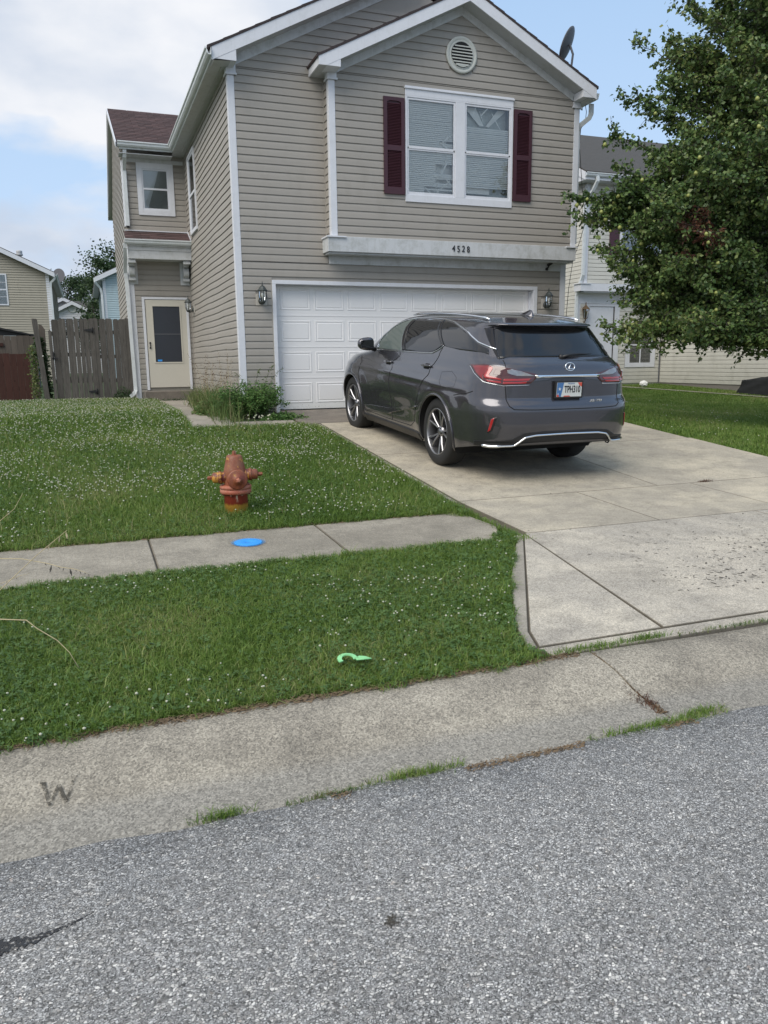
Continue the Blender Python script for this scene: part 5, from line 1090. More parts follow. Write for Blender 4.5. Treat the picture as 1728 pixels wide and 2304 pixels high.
# white gabled house, furthest
h = thing('white_house', (-4, 68, 0), 'distant white house with two front gables and dark shutters over the fence', 'house')
Yw = 67.0
def gab(x0, x1, ze, zp, y, dep=10):
    a = (x0+x1)/2
    lap_wall(h, (x0, y), (x1, y), 0, [(0, ze), (a-x0, zp-.12), (x1-x0, ze)], (0, -1), 'white_vinyl', course=.2)
    sl_ = (zp-ze)/(a-x0); f = lambda x: zp-sl_*abs(x-a)
    for q in (x0-.35, x1+.35):
        mb = MB(); mb.prism([(q, y-.4, f(q)), (a, y-.4, f(a)), (a, y+dep, f(a)), (q, y+dep, f(q))], (0, 0, .08)); mb.build('roof', 'grey_shingle', h)
        mb = MB(); mb.prism([(q, y-.44, f(q)-.3), (a, y-.44, f(a)-.3), (a, y-.44, f(a)+.02), (q, y-.44, f(q)+.02)], (0, .04, 0)); mb.build('rake_board', 'white_trim', h)
gab(-5.95, -1.55, 5.45, 6.55, Yw); gab(-7.2, -1.9, 5.75, 7.08, Yw+2.6)
mb = MB(); mb.prism([(-6.5, Yw+3, 5.3), (.5, Yw+3, 5.3), (-.5, Yw+7, 7.0), (-6.5, Yw+7, 7.0)], (0, 0, .1)); mb.build('roof', 'grey_shingle', h)
mb = MB(); mb.box((-6.6, Yw+3.2, 0), (.4, Yw+8, 5.25)); mb.build('wall', 'white_vinyl', h)
mb = MB(); mb.lathe([(.42, 0), (.42, .05), (.34, .07), (.3, .03)], (-3.75, Yw-.04, 5.95), dirv=(0, -1, 0), seg=20); mb.build('gable_vent', 'vent_white', h)
win(h, -4.75, -3.85, 3.2, 5.0, Yw, grid=False); win(h, -3.65, -2.75, 3.2, 5.0, Yw, grid=False)
for a in (-5.25, -2.65): bars([(a, a+.42, 3.1, 5.05)], Yw-.06, Yw-.02, 'shutter', 'black_plastic', h)
# ================================================================ CREAM HOUSE NEXT DOOR
h = thing('cream_house', (15, 9, 0), 'cream lap sided house next door behind the pear tree with burgundy shutters', 'house')
XA, XB, YN = 11.25, 14.5, 7.77; YC_ = YN-.30
def rows(P0, P1, z0, z1, nrm, cuts=(), name='siding_board', lf=None):
    """one board per course"""
    P0, P1, nrm = Vector((*P0, 0)), Vector((*P1, 0)), Vector((*nrm, 0)); L_ = (P1-P0).length; S_ = (P1-P0)/L_; z = z0; k = 0
    while z < z1-.02:
        ints = [(0.0 if lf is None else lf(z), L_)]
        for (c0, c1, q0, q1) in cuts:
            if q0 < z+.06 < q1: ints = [i_ for (p, q) in ints for i_ in ((p, min(q, c0)), (max(p, c1), q)) if i_[1]-i_[0] > .03]
        for (p, q) in ints:
            zt = min(z+CC, z1); A = P0+S_*p; B = P0+S_*q; up_ = Vector((0, 0, 1)); mb = MB()
            pr = [(.002, .002), (.026, 0), (.022, .095), (.004, zt-z)]
            vs = [v + nrm*o_ + up_*(z+hh) for (o_, hh) in pr for v in (A, B)]
            mb.add(vs, [(0, 1, 3, 2), (2, 3, 5, 4), (4, 5, 7, 6)]); mb.build(name, 'cream_vinyl', h, fix=False)
        z += CC; k += 1
# front (entry) wall, far left wall, garage wing wall
mb = MB(); mb.box((XA, YN, -.1), (XB, YN+.15, 2.9)); mb.box((XA, YN+.15, -.1), (XA+.15, 16, 6.0)); mb.box((XB, .4, .03), (XB+.15, YN+.15, 3.05)); mb.box((XA-.0, YC_, 2.88), (20, YN+.3, 6.0)); mb.box((XB+.15, .4, -.45), (20, .6, 3.05)); mb.prism([(XA, YN+.15, 6.0), (XA, 16, 6.0), (XA, 11.9, 8.0)], (.15, 0, 0)); mb.build('wall', 'cream_vinyl', h)
mb = MB(); mb.box((XA+.02, YN-.002+.02, -.4), (XB, YN+.1, .035)); mb.box((XB-.006, .38, -.9), (XB+.1, YN, .034)); mb.build('foundation', 'concrete_block', h)
rows((XA+.1, YN), (XB-.02, YN), .04, 2.56, (0, -1), cuts=[(11.52-XA-.1, 12.80-XA-.1, -1, 2.52), (13.08-XA-.1, 14.27-XA-.1, .50, 1.95)])
rows((XA+.11, YC_), (XB+3.2, YC_), 3.08, 5.95, (0, -1), cuts=[(.82, 1.2, 3.88, 5.68), (1.2, 2.9, 3.78, 5.75)])
rows((XA, 15.9), (XA, YC_+.09), 2.9, 5.9, (-1, 0)); rows((XA, 15.9), (XA, YN+.09), .04, 2.89, (-1, 0))
rows((XB, YN-.05), (XB, .42), .04, 2.95, (-1, 0))
mb = MB(); mb.box((XB-.03, YN-.03, 0), (XB-.002, YN-.002, 2.5)); mb.build('inside_corner', 'cream_vinyl', h)
mb = MB(); mb.box((XB-.07, YN-.05, .03), (XB-.045, YN-.025, 1.45)); mb.build('conduit', 'dish_grey', h)
mb = MB(); mb.box((XA-.02, YC_-.022, 3.08), (XA+.10, YC_-.001, 5.9)); mb.box((XA-.02, YC_-.001, 3.08), (XA-.001, YC_+.09, 5.9)); mb.build('corner_board', 'white_trim', h)
mb = MB(); mb.box((XA-.02, YN-.022, 0), (XA+.10, YN-.001, 2.85)); mb.box((XA-.02, YN-.001, 0), (XA-.001, YN+.09, 2.85)); mb.build('corner_board', 'white_trim', h)
mb = MB(); mb.box((XA-.10, YC_-.05, 2.845), (XB+3, YC_-.003, 3.07)); mb.box((XA-.14, YC_-.05, 2.845), (XA-.102, YN, 3.05)); mb.build('belt_board', 'white_trim', h); mb = MB(); mb.box((XA-.17, YC_-.08, 3.051), (XA+.2, YN, 3.075)); mb.build('belt_cap', 'white_trim', h)
mb = MB(); mb.box((XA, YC_-.002, 2.81), (XB, YN-.003, 2.84)); mb.box((XA+.02, YN-.03, 2.50), (XB-.6, YN-.004, 2.81)); mb.build('entry_soffit', 'white_trim', h)
# door
bars([(11.55, 11.66, .0, 2.49), (12.62, 12.80, .0, 2.49), (11.66, 12.62, 2.42, 2.49)], YN-.04, YN-.003, 'door_casing', 'white_trim', h)
dr_ = bars([(11.66, 12.60, .12, 2.41)], YN-.012, YN-.003, 'front_door', 'white_trim', h); bars([(12.585, 12.61, .12, 2.41)], YN-.025, YN-.013, 'door_gap', 'dark_gap', dr_)
# window
f = bars([(13.10, 13.26, .60-.06, 1.92), (14.08, 14.25, .54, 1.92), (13.26, 14.08, .54, .68), (13.26, 14.08, 1.80, 1.92)], YN-.04, YN-.003, 'window', 'white_trim', h)
bars([(13.26, 14.08, .68, 1.80)], YN-.020, YN-.017, 'window_pane', 'window_glass', f); bars([(13.26, 14.08, .68, 1.80)], YN-.010, YN-.004, 'window_blind', 'room_dark', f); bars([(13.65, 13.69, .68, 1.80), (13.26, 13.65, 1.22, 1.26), (13.69, 14.08, 1.22, 1.26)], YN-.034, YN-.022, 'window_grid', 'white_trim', f)
bars([(12.09, 12.43, 3.92, 5.60)], YC_-.045, YC_-.02, 'shutter', 'shutter_burgundy', h)
f = bars([(12.47, 12.56, 3.84, 5.70), (14.0, 14.09, 3.84, 5.70), (12.56, 14.0, 3.84, 3.93), (12.56, 14.0, 5.61, 5.70), (13.23, 13.33, 3.93, 5.61)], YC_-.04, YC_-.018, 'window', 'white_trim', h); bars([(12.56, 14.0, 3.93, 5.61)], YC_-.026, YC_-.022, 'window_pane', 'window_glass', f); bars([(12.56, 14.0, 3.93, 5.61)], YC_-.0205, YC_-.0175, 'window_blind', 'curtain_grey', f)
# outlet, hose tap
mb = MB(); mb.box((12.93, YN-.03, .26), (13.04, YN-.018, .46)); o = mb.build('outlet_cover', 'white_trim', h); mb = MB(); mb.box((12.96, YN-.035, .29), (13.01, YN-.0305, .43)); mb.build('outlet', 'dish_grey', o)
# roof with gutter
zn = lambda y: 6.16+.5*(y-7.12); mb = MB(); mb.prism([(XA-.35, 7.05, zn(7.05)), (20, 7.05, zn(7.05)), (20, 11.9, zn(11.9)), (XA-.35, 11.9, zn(11.9))], (0, 0, .05)); mb.prism([(XA-.35, 11.9, zn(11.9)), (20, 11.9, zn(11.9)), (20, 16.6, zn(11.9)-2.35), (XA-.35, 16.6, zn(11.9)-2.35)], (0, 0, .05)); mb.build('roof', 'grey_shingle', h)
mb = MB(); mb.prism([(XA-.36, 7.07, zn(7.05)-.20), (XA-.36, 11.9, zn(11.9)-.2), (XA-.36, 11.9, zn(11.9)+.01), (XA-.36, 7.05, zn(7.05)+.01)], (.03, 0, 0)); mb.prism([(XA-.36, 16.6, zn(11.9)-2.55), (XA-.36, 11.9, zn(11.9)-.2), (XA-.36, 11.9, zn(11.9)+.01), (XA-.36, 16.6, zn(11.9)-2.35)], (.03, 0, 0)); mb.build('rake_board', 'white_trim', h)
mb = MB(); mb.box((XA-.33, 7.08, 5.94), (20, YC_, 5.96)); mb.box((XA-.33, 7.06, 5.94), (20, 7.08, 6.13)); mb.prism([(XA-.33, 7.08, 5.96), (XA-.33, YN+.6, 5.96), (XA-.33, YN+.6, 6.3), (XA-.33, 7.08, 6.1)], (.33, 0, 0)); mb.build('eave_soffit', 'white_trim', h)
gutter([(20, 7.06, 6.02), (XA-.36, 7.06, 6.02)], parent=h)
downspout([(XA+.02, 7.0, 6.03), (XA+.02, 7.0, 5.9), (XA-.02, 7.15, 5.65), (XA-.06, 7.36, 5.5), (XA-.08, 7.42, 5.3), (XA-.08, 7.42, 3.3), (XA-.10, 7.50, 3.1), (XA-.07, 7.68, 2.85), (XA-.07, 7.72, 2.7), (XA-.07, 7.72, .1)], parent=h, w_=.09, h=.07)
# low garage wing roof
mb = MB(); mb.prism([(XB-.35, .1, 2.98), (XB-.35, YN-.3, 2.98), (17.5, YC_+.0, 4.1), (17.5, .1, 4.1)], (0, 0, .05)); mb.box((XB-.34, .1, 2.80), (XB-.30, YN-.32, 2.97)); mb.build('roof', 'grey_shingle', h)
# lamp by the neighbour's door
t = thing('wall_lamp', (11.47, YN, 2.12), 'tall brass coach lamp beside the white door of the cream house', 'wall lamp', 'coach lamps on the house walls')
simple('brass', (.15, .10, .06), .5, .5); c0 = Vector((0, -.14, 0))
mb = MB(); mb.tube([(0, 0, -.15), (0, -.08, -.2), (0, -.14, -.12), (0, -.14, -.05)], .016, 6); mb.lathe([(.02, -.09), (.06, -.08), (.05, -.06)], c0, seg=6, sm=False); mb.lathe([(.13, .20), (.12, .22), (.06, .28), (.02, .33), (.02, .38), (.005, .42)], c0, seg=6, sm=False)
for k in range(6): a = k*math.pi/3; mb.tube([c0+Vector((.055*math.cos(a), .055*math.sin(a), -.07)), c0+Vector((.12*math.cos(a), .12*math.sin(a), .20))], .007, 4)
mb.build('lamp_cage', 'brass', t, local=True); mb = MB(); mb.lathe([(.045, -.06), (.11, .195)], c0, seg=6, sm=False); mb.build('lamp_glass', 'window_glass', t, local=True)
# white rock, black covered thing
mb = MB(); bm = bmesh.new(); bmesh.ops.create_icosphere(bm, subdivisions=3, radius=.12)
for v in bm.verts: v.co.z *= .85; v.co += v.normal*random.uniform(-.012, .012); v.co += Vector((12.95, 6.6, gz(12.95, 6.6)+.09))
me = bpy.data.meshes.new('white_rock'); bm.to_mesh(me); bm.free(); me.materials.append(MATS['white_rock']); o = bpy.data.objects.new('white_rock', me); COL.objects.link(o); tag(o, 'round white rock at the foot of the cream house wall', 'rock')
mb = MB(); zg = gz(13.6, 2.8)-.05
bm = bmesh.new(); vv = [bm.verts.new(p) for p in [(13.80, 3.75, zg), (14.42, 3.75, zg), (14.42, 1.9, zg), (13.8, 1.9, zg), (13.88, 3.62, zg+.44), (14.36, 3.62, zg+.44), (14.36, 2.0, zg+.66), (13.88, 2.0, zg+.66)]]
for f_ in ((0, 1, 2, 3), (4, 7, 6, 5), (0, 4, 5, 1), (1, 5, 6, 2), (2, 6, 7, 3), (3, 7, 4, 0)): bm.faces.new([vv[i] for i in f_])
bmesh.ops.subdivide_edges(bm, edges=bm.edges, cuts=7, use_grid_fill=True)
for v in bm.verts:
    v.co += Vector((.02*math.sin(v.co.z*23+v.co.y*9), .02*math.sin(v.co.x*17+v.co.z*13), .012*math.sin(v.co.x*11+v.co.y*14)))
bmesh.ops.recalc_face_normals(bm, faces=bm.faces); me = bpy.data.meshes.new('covered_grill'); bm.to_mesh(me); bm.free(); me.materials.append(MATS['black_tarp'])
for p in me.polygons: p.use_smooth = True
o = bpy.data.objects.new('covered_object', me); COL.objects.link(o); tag(o, 'low bulky thing under a black cover beside the cream house wall', 'covered object')
# ================================================================ LAWN GRASS, CLOVER, FLOWERS
def lawn_mask(X, Y):
    m = np.ones(len(X), bool)
    j = .02*np.sin(X*9)+.015*np.sin(X*23+1)+.012*np.sin(X*51)
    xe = np.interp(Y, [-10.2, -9.92, -9.66, -8.86, -7.93, -7.75, -6.95, -6.7, -6.4, -4, -1.9, -1.45], [-1.05, -1.02, -.92, -.48, .10, .17, .215, .21, .20, .205, .21, -.02])
    # tongue of grass between sidewalk end and drive
    jy = .015*np.sin(Y*11)+.012*np.sin(Y*29)
    left = X < xe+jy
    sidewalk = (Y > -7.84+j) & (Y < -6.80+j) & (X < np.interp(Y, [-7.84, -7.4, -6.8], [-.08, .10, .06])+jy)
    walk = (X > -1.66+jy) & (Y > -1.46) & (X < .3)
    right = (X > np.interp(Y, [-10.1, -7.75, -6.4, -1.5, 0, 8], [6.0, 5.6, 5.34, 5.28, 5.2, 5.70])+jy) & (Y > -10.17)
    m = (left & ~sidewalk & ~walk & (Y > -10.17-.03*np.sin(X*3)-j*1.2)) | right
    m &= ~((X > XL-.02) & (X < XR+.02) & (Y > -.05)); m &= ~((X > -2.02) & (Y > 5.25) & (X < XR)); m &= (Y < 6.28) | (X > 5.7)
    m &= ~((X > XA) & (Y > YN-.05)) & ~((X > XB-.05) & (Y > .3))
    # the hydrant and lids stay clear
    m &= (X+1.89)**2+(Y+6.22)**2 > .105**2
    return m
def scatter(dens, x0, x1, y0, y1, rng, fade=None):
    n = int(dens*(x1-x0)*(y1-y0)); X = rng.uniform(x0, x1, n); Y = rng.uniform(y0, y1, n)
    k = lawn_mask(X, Y)
    if fade is not None: k &= rng.uniform(0, 1, n) < fade(X, Y)
    return X[k], Y[k]
def visible(X, Y, pad=.06):
    """keep what the view (with a margin) can see"""
    P = np.stack([X, Y, np.full(len(X), -.4)], 1)-np.array(CAMP); w_ = P@np.array(fw); u = P@np.array(r2)/w_*FPX; v = P@np.array(u2)/w_*FPX
    return (w_ > .3) & (np.abs(u) < 864*(1+pad)+900) & (v > -1152*(1+pad)-300)
def blades(X, Y, rng, hmin, hmax, wd, lean=.5, seg2=True):
    n = len(X); Z = gzv(X, Y)-.028 if n < 4000 else np.interp(Y, PY, PZ)-.028
    if n >= 4000:
        rt_ = X > 5.9
        if rt_.any(): Z[rt_] = gzv(X[rt_], Y[rt_])-.028
    h = rng.uniform(hmin, hmax, n)+.022; a = rng.uniform(0, 2*np.pi, n); la = rng.uniform(0, 2*np.pi, n); ln = rng.uniform(.05, lean, n)*h
    dx, dy = np.cos(a)*wd*rng.uniform(.6, 1.2, n)/2, np.sin(a)*wd*rng.uniform(.6, 1.2, n)/2
    lx, ly = np.cos(la)*ln, np.sin(la)*ln
    b0 = np.stack([X-dx, Y-dy, Z], 1); b1 = np.stack([X+dx, Y+dy, Z], 1)
    m0 = np.stack([X-dx*.8+lx*.35, Y-dy*.8+ly*.35, Z+h*.6], 1); m1 = np.stack([X+dx*.8+lx*.35, Y+dy*.8+ly*.35, Z+h*.6], 1)
    t_ = np.stack([X+lx*1.2, Y+ly*1.2, Z+h*np.sqrt(np.maximum(.25, 1-(ln/h)**2*.8))], 1)
    V = np.stack([b0, b1, m1, m0, t_], 1).reshape(-1, 3); i = np.arange(n)*5
    F3 = np.concatenate([np.stack([i, i+1, i+2], 1), np.stack([i, i+2, i+3], 1), np.stack([i+3, i+2, i+4], 1)])
    return V, F3
rg = np.random.default_rng(5); Vs, Fs, off = [], [], 0
def addset(V, F):
    global off
    Vs.append(V); Fs.append(F+off); off += len(V)
for (dens, x0, x1, y0, y1, h0, h1, wd, ln) in ((15000, -4.6, .3, -10.3, -7.7, .022, .062, .0045, 1.1), (5000, -7.0, -4.6, -10.3, -7.7, .022, .062, .007, 1.1), (2600, -8.5, -5.2, -6.95, 6.3, .03, .085, .01, .9), (3000, 5.8, 9.5, -10.2, -6.2, .02, .06, .008, 1.0), (0,-4.6, .3, -10.3, -7.7, .022, .062, .0045, 1.1), (8000, -5.2, .3, -6.95, -3.5, .03, .085, .0055, .9), (4200, -5.6, .3, -3.5, 6.3, .035, .085, .0085, .8),
        (2600, 5.15, 11.5, -6.2, 7.8, .02, .055, .009, .8), (1400, 11.5, 14.6, -1, 7.8, .02, .05, .012, .8)):
    X, Y = scatter(dens, x0, x1, y0, y1, rg); k = visible(X, Y); X, Y = X[k], Y[k]
    addset(*blades(X, Y, rg, h0, h1, wd, ln))
# longer tussocks along slab edges and in patches
for k in range(260):
    cx, cy = rg.uniform(-4.4, .3), rg.uniform(-10.2, 5); n = rg.integers(12, 34); X = cx+rg.normal(0, .03, n); Y = cy+rg.normal(0, .03, n); m = lawn_mask(X, Y) & visible(X, Y)
    if m.sum() > 3: addset(*blades(X[m], Y[m], rg, .05, .13, .005, 1.0))
n = 3600; X = rg.uniform(-7, .1, n); Y = -6.80+np.abs(rg.normal(0, .03, n)); m = lawn_mask(X, Y); addset(*blades(X[m], Y[m], rg, .03, .08, .005, 1.3))
n = 3600; X = rg.uniform(-7, .1, n); Y = -7.85-np.abs(rg.normal(0, .03, n)); m = lawn_mask(X, Y); addset(*blades(X[m], Y[m], rg, .02, .07, .004, 1.3))
n = 4600; X = rg.uniform(-7, -.9, n); Y = -10.15+np.abs(rg.normal(0, .03, n)); m = lawn_mask(X, Y); addset(*blades(X[m], Y[m], rg, .02, .06, .0045, 1.5))
n = 5200; X = .195+rg.normal(0, .028, n); Y = rg.uniform(-7.95, -1.5, n); m = X < .30; addset(*blades(X[m], Y[m], rg, .015, .055, .0045, 1.4))
n = 900; X = rg.uniform(-.12, .24, n); Y = rg.uniform(-7.0, -6.72, n); m = (X > -.1+(-6.78-Y)*.9); addset(*blades(X[m], Y[m], rg, .02, .06, .0045, 1.4))
# grass round the hydrant foot
n = 500; a = rg.uniform(0, 6.28, n); r_ = rg.uniform(.105, .2, n); addset(*blades(-1.89+r_*np.cos(a), -6.22+r_*np.sin(a), rg, .05, .13, .005, .8))
o = fast_mesh('grass', np.concatenate(Vs), np.concatenate(Fs), 'grass_blade'); tag(o, 'rough green lawn grass in front of the house and along the street', 'grass', kind='stuff')
# clover leaves: three leaflets lying nearly flat
def clover(X, Y, rng, r0, r1, zup0, zup1):
    n = len(X); Z = np.interp(Y, PY, PZ)-.05; rt_ = X > 5.9
    if rt_.any(): Z[rt_] = gzv(X[rt_], Y[rt_])-.05
    Z = Z+rng.uniform(zup0, zup1, n)+.03; r = rng.uniform(r0, r1, n); a0 = rng.uniform(0, 6.28, n); tx, ty = rng.normal(0, .35, n), rng.normal(0, .35, n); Vv = []
    for l in range(3):
        a = a0+l*2.094; c_, s_ = np.cos(a), np.sin(a)
        for (u, v) in ((0, 0), (.75, -.5), (1.15, 0), (.75, .5)):
            px = r*(u*c_-v*s_); py = r*(u*s_+v*c_); Vv.append(np.stack([X+px, Y+py, Z+px*tx+py*ty+(.12*r*abs(v)*2)], 1))
    V = np.stack(Vv, 1).reshape(-1, 3); i = np.arange(n)*12; F = np.concatenate([np.stack([i+4*l, i+4*l+1, i+4*l+2, i+4*l+3], 1) for l in range(3)]); return V, F
Vs, Fs, off = [], [], 0
for (dens, x0, x1, y0, y1, r0, r1, a, b_) in ((3600, -4.6, .3, -10.3, -7.7, .008, .015, .015, .055), (1500, -5.2, .3, -6.95, -3, .008, .014, .02, .075), (500, -5.6, .3, -3, 6, .012, .02, .03, .08)):
    X, Y = scatter(dens, x0, x1, y0, y1, rg, lambda X, Y: np.clip(.55+.6*np.sin(X*2.1+1)*np.cos(Y*1.7), .1, 1)); k = visible(X, Y); addset(*clover(X[k], Y[k], rg, r0, r1, a, b_))
# broad weed leaves, low rosettes
C_ = []
for k in range(300):
    cx, cy = rg.uniform(-4.3, .2), rg.uniform(-10.15, -7.9) if k < 210 else rg.uniform(-6.7, -4); n = rg.integers(6, 14); a_ = rg.uniform(0, 6.28, n); rr_ = rg.uniform(.01, .05, n); X = cx+rr_*np.cos(a_); Y = cy+rr_*np.sin(a_); m = lawn_mask(X, Y)
    if m.all(): C_.append(np.stack([X, Y, np.interp(Y, PY, PZ)+rg.uniform(-.005, .025, n)], 1))
C_ = np.concatenate(C_); n = len(C_); a_ = rg.uniform(0, 6.28, n); L_ = rg.uniform(.025, .055, n); W_ = L_*.24; dx, dy = np.cos(a_), np.sin(a_); zz = rg.uniform(-.1, .6, n)
V = np.stack([C_, C_+np.stack([dx*L_*.5-dy*W_, dy*L_*.5+dx*W_, zz*L_*.5], 1), C_+np.stack([dx*L_, dy*L_, zz*L_*.7], 1), C_+np.stack([dx*L_*.5+dy*W_, dy*L_*.5-dx*W_, zz*L_*.5], 1)], 1).reshape(-1, 3); addset(V, np.arange(n*4).reshape(n, 4))
o = fast_mesh('clover_leaves', np.concatenate(Vs), np.concatenate(Fs), 'clover_leaf'); tag(o, 'clover leaves growing through the lawn', 'clover', kind='stuff')
# white clover heads: small faceted balls on stalks
bm = bmesh.new(); bmesh.ops.create_icosphere(bm, subdivisions=1, radius=1); IV = np.array([v.co[:] for v in bm.verts]); IF = np.array([[v.index for v in f.verts] for f in bm.faces]); bm.free()
Vs, Fs, off = [], [], 0
def heads(X, Y, rng, r0, r1, h0, h1):
    n = len(X)
    if n == 0: return
    Z = np.interp(Y, PY, PZ)-.05; rt_ = X > 5.9
    if rt_.any(): Z[rt_] = gzv(X[rt_], Y[rt_])-.05
    Z = Z+rng.uniform(h0, h1, n)+.03; r = rng.uniform(r0, r1, n)
    jit = rng.uniform(.75, 1.2, (n, len(IV), 1)); V = np.stack([X, Y, Z], 1)[:, None]+IV[None]*jit*r[:, None, None]*np.array([1, 1, .8]); F = IF[None]+(np.arange(n)*len(IV))[:, None, None]
    addset(V.reshape(-1, 3), F.reshape(-1, 3))
cl = lambda X, Y: np.clip(np.sin(X*1.9+.6)*np.sin(Y*2.3+.4)+.25*np.sin(X*7+Y*5)+.42, .03, 1)
X, Y = scatter(105, -4.6, .3, -10.2, -7.85, rg, lambda X, Y: cl(X, Y)**1.6); k = visible(X, Y); heads(X[k], Y[k], rg, .0045, .0085, .035, .065)
X, Y = scatter(110, -4.8, .3, -6.7, -5.2, rg, cl); k = visible(X, Y); heads(X[k], Y[k], rg, .006, .010, .05, .10)
X, Y = scatter(240, -5.2, .3, -5.2, -1.5, rg, lambda X, Y: np.clip(cl(X, Y)+.15, .1, 1)); k = visible(X, Y); heads(X[k], Y[k], rg, .006, .010, .05, .09)
X, Y = scatter(170, -5.6, -1.6, -1.5, 6.2, rg); k = visible(X, Y); heads(X[k], Y[k], rg, .007, .011, .05, .09)
X, Y = scatter(14, 5.2, 10, -6, 4, rg, cl); k = visible(X, Y); heads(X[k], Y[k], rg, .008, .012, .03, .06)
o = fast_mesh('clover_flowers', np.concatenate(Vs), np.concatenate(Fs), 'clover_white'); tag(o, 'white clover flower heads scattered through the lawn', 'clover flowers', kind='stuff')
# thin seed stems over the upper lawn
Vs, Fs, off = [], [], 0
X, Y = scatter(40, -5, .2, -6.7, 4.5, rg); k = visible(X, Y); addset(*blades(X[k], Y[k], rg, .08, .17, .0025, .6)); o = fast_mesh('seed_stems', np.concatenate(Vs), np.concatenate(Fs), 'straw'); tag(o, 'thin dry seed stems standing in the upper lawn', 'grass stems', kind='stuff')
# dry thatch along the curb and slab edges
Vs, Fs, off = [], [], 0
n = 2600; X = rg.uniform(-4.4, -.85, n); Y = -10.175+rg.normal(0, .016, n); Z = np.full(n, hz(-10.175)+.003)
def litter(X, Y, Z, rng, l0=.01, l1=.04, wd=.0016):
    n = len(X); a = rng.normal(.0, .7, n); l = rng.uniform(l0, l1, n); dx, dy = np.cos(a)*l/2, np.sin(a)*l/2; nx_, ny_ = -np.sin(a)*wd, np.cos(a)*wd
    V = np.stack([np.stack([X-dx-nx_, Y-dy-ny_, Z], 1), np.stack([X+dx-nx_, Y+dy-ny_, Z+rng.uniform(0, .01, n)], 1), np.stack([X+dx+nx_, Y+dy+ny_, Z+rng.uniform(0, .008, n)], 1), np.stack([X-dx+nx_, Y-dy+ny_, Z+.002], 1)], 1).reshape(-1, 3)
    i = np.arange(n)*4; return V, np.stack([i, i+1, i+2, i+3], 1)
addset(*litter(X, Y, Z, rg))
n = 1800; X = rg.uniform(-2.6, .6, n); Y = -10.865+rg.normal(0, .012, n); k = (np.sin(X*3.1)+np.sin(X*7.7+1)) > .1; X, Y = X[k], Y[k]; addset(*litter(X, Y, np.full(len(X), hz(-10.86)+.012), rg, .006, .025))
n = 700; X = -.77+rg.normal(0, .012, n); Y = rg.uniform(-10.75, -10.2, n); addset(*litter(X, Y, np.interp(Y, PY, PZ)+.002, rg, .006, .02))
n = 500; X = rg.uniform(-4, .2, n); Y = -6.79+rg.normal(0, .02, n); addset(*litter(X, Y, np.interp(Y, PY, PZ)+.004, rg)); 
o = fast_mesh('dry_litter', np.concatenate(Vs), np.concatenate(Fs), 'dry_thatch'); tag(o, 'dry brown grass clippings along the curb edge', 'litter', kind='stuff')
# ================================================================ WEEDS IN THE GUTTER AND JOINTS
def tuft(cx, cy, rx, ry, n, h0, h1, label, seed, z=None, ang=0.0, mat='weed_blade', w_=.0035):
    r_ = np.random.default_rng(seed); u, v = np.clip(r_.normal(0, .5, n), -1.05, 1.05)*rx, np.clip(r_.normal(0, .5, n), -1.2, 1.2)*ry; X = cx+u*math.cos(ang)-v*math.sin(ang); Y = cy+u*math.sin(ang)+v*math.cos(ang)
    V, F = blades(X, Y, r_, h0, h1, w_, 1.6); V[:, 2] += .024
    o = fast_mesh('weed_tuft', V, F, mat); tag(o, label, 'weeds', 'weed tufts along the gutter and slab joints')
tuft(-2.78, -10.83, .11, .022, 190, .004, .030, 'small grass tuft on the street edge left of the longer weeds', 1, mat='grass_blade')
tuft(-2.36, -10.84, .18, .014, 220, .001, .014, 'thin low strip of weeds between curb and street', 2)
tuft(-2.02, -10.82, .19, .022, 380, .003, .026, 'bushy green weed tuft between curb and street in the middle', 3, mat='grass_blade')
tuft(-.86, -10.835, .34, .026, 700, .002, .024, 'long green weed strip on the street edge below the curb joint', 4, mat='grass_blade')
tuft(-.60, -10.80, .12, .02, 190, .003, .026, 'right end tuft of the weed strip below the driveway', 5, mat='grass_blade')
tuft(-.72, -10.14, .30, .03, 460, .002, .026, 'weeds in the joint at the foot of the driveway corner', 6, mat='grass_blade')
tuft(-.36, -10.13, .14, .02, 220, .004, .034, 'taller weed tuft at the end of the diagonal driveway joint', 7, mat='grass_blade')
tuft(.35, -10.15, .50, .016, 300, .001, .016, 'weeds in the driveway joint at the right edge', 8)
tuft(3.42, -6.43, .10, .03, 130, .008, .02, 'small brown weed in the driveway joint behind the car', 9, mat='dead_leaf')
tuft(-.78, -10.62, .05, .10, 160, .004, .012, 'moss and weeds low in the curb joint', 10, mat='dead_leaf')
# ================================================================ DEAD WEED STALKS LEANING IN FROM THE LEFT
def stalk(pts, label, r=.0022, leaves=(), mat='straw'):
    t = thing('dead_stalk', pts[0], label, 'weed stalk', 'dead weed stalks leaning in at the left edge')
    P0 = Vector(pts[0]); mb = MB(); n = len(pts); mb.tube([Vector(p)-P0 for p in pts], [r*(1-.7*i/(n-1)) for i in range(n)], 6); mb.build('stem', mat, t, local=True)
    if leaves:
        mb = MB(); rs_ = random.Random(len(pts)*7)
        for (i, f, ln) in leaves:
            a = Vector(pts[i]).lerp(Vector(pts[i+1]), f)-P0; d = Vector((rs_.uniform(-.3, .5), rs_.uniform(-.3, .3), -1)).normalized()*ln; s_ = Vector((.004, .001, 0))*(ln/.02)
            mb.add([a, a+d*.5-s_*.6, a+d, a+d*.5+s_*.6], [(0, 1, 2, 3)])
        mb.build('withered_leaves', 'straw' if r > .0019 and 'green' in label else 'stamp_dark', t, local=True, fix=False)
    return t
SB = [(-3.95, -10.38, -.68), (-3.90, -10.42, -.45)]
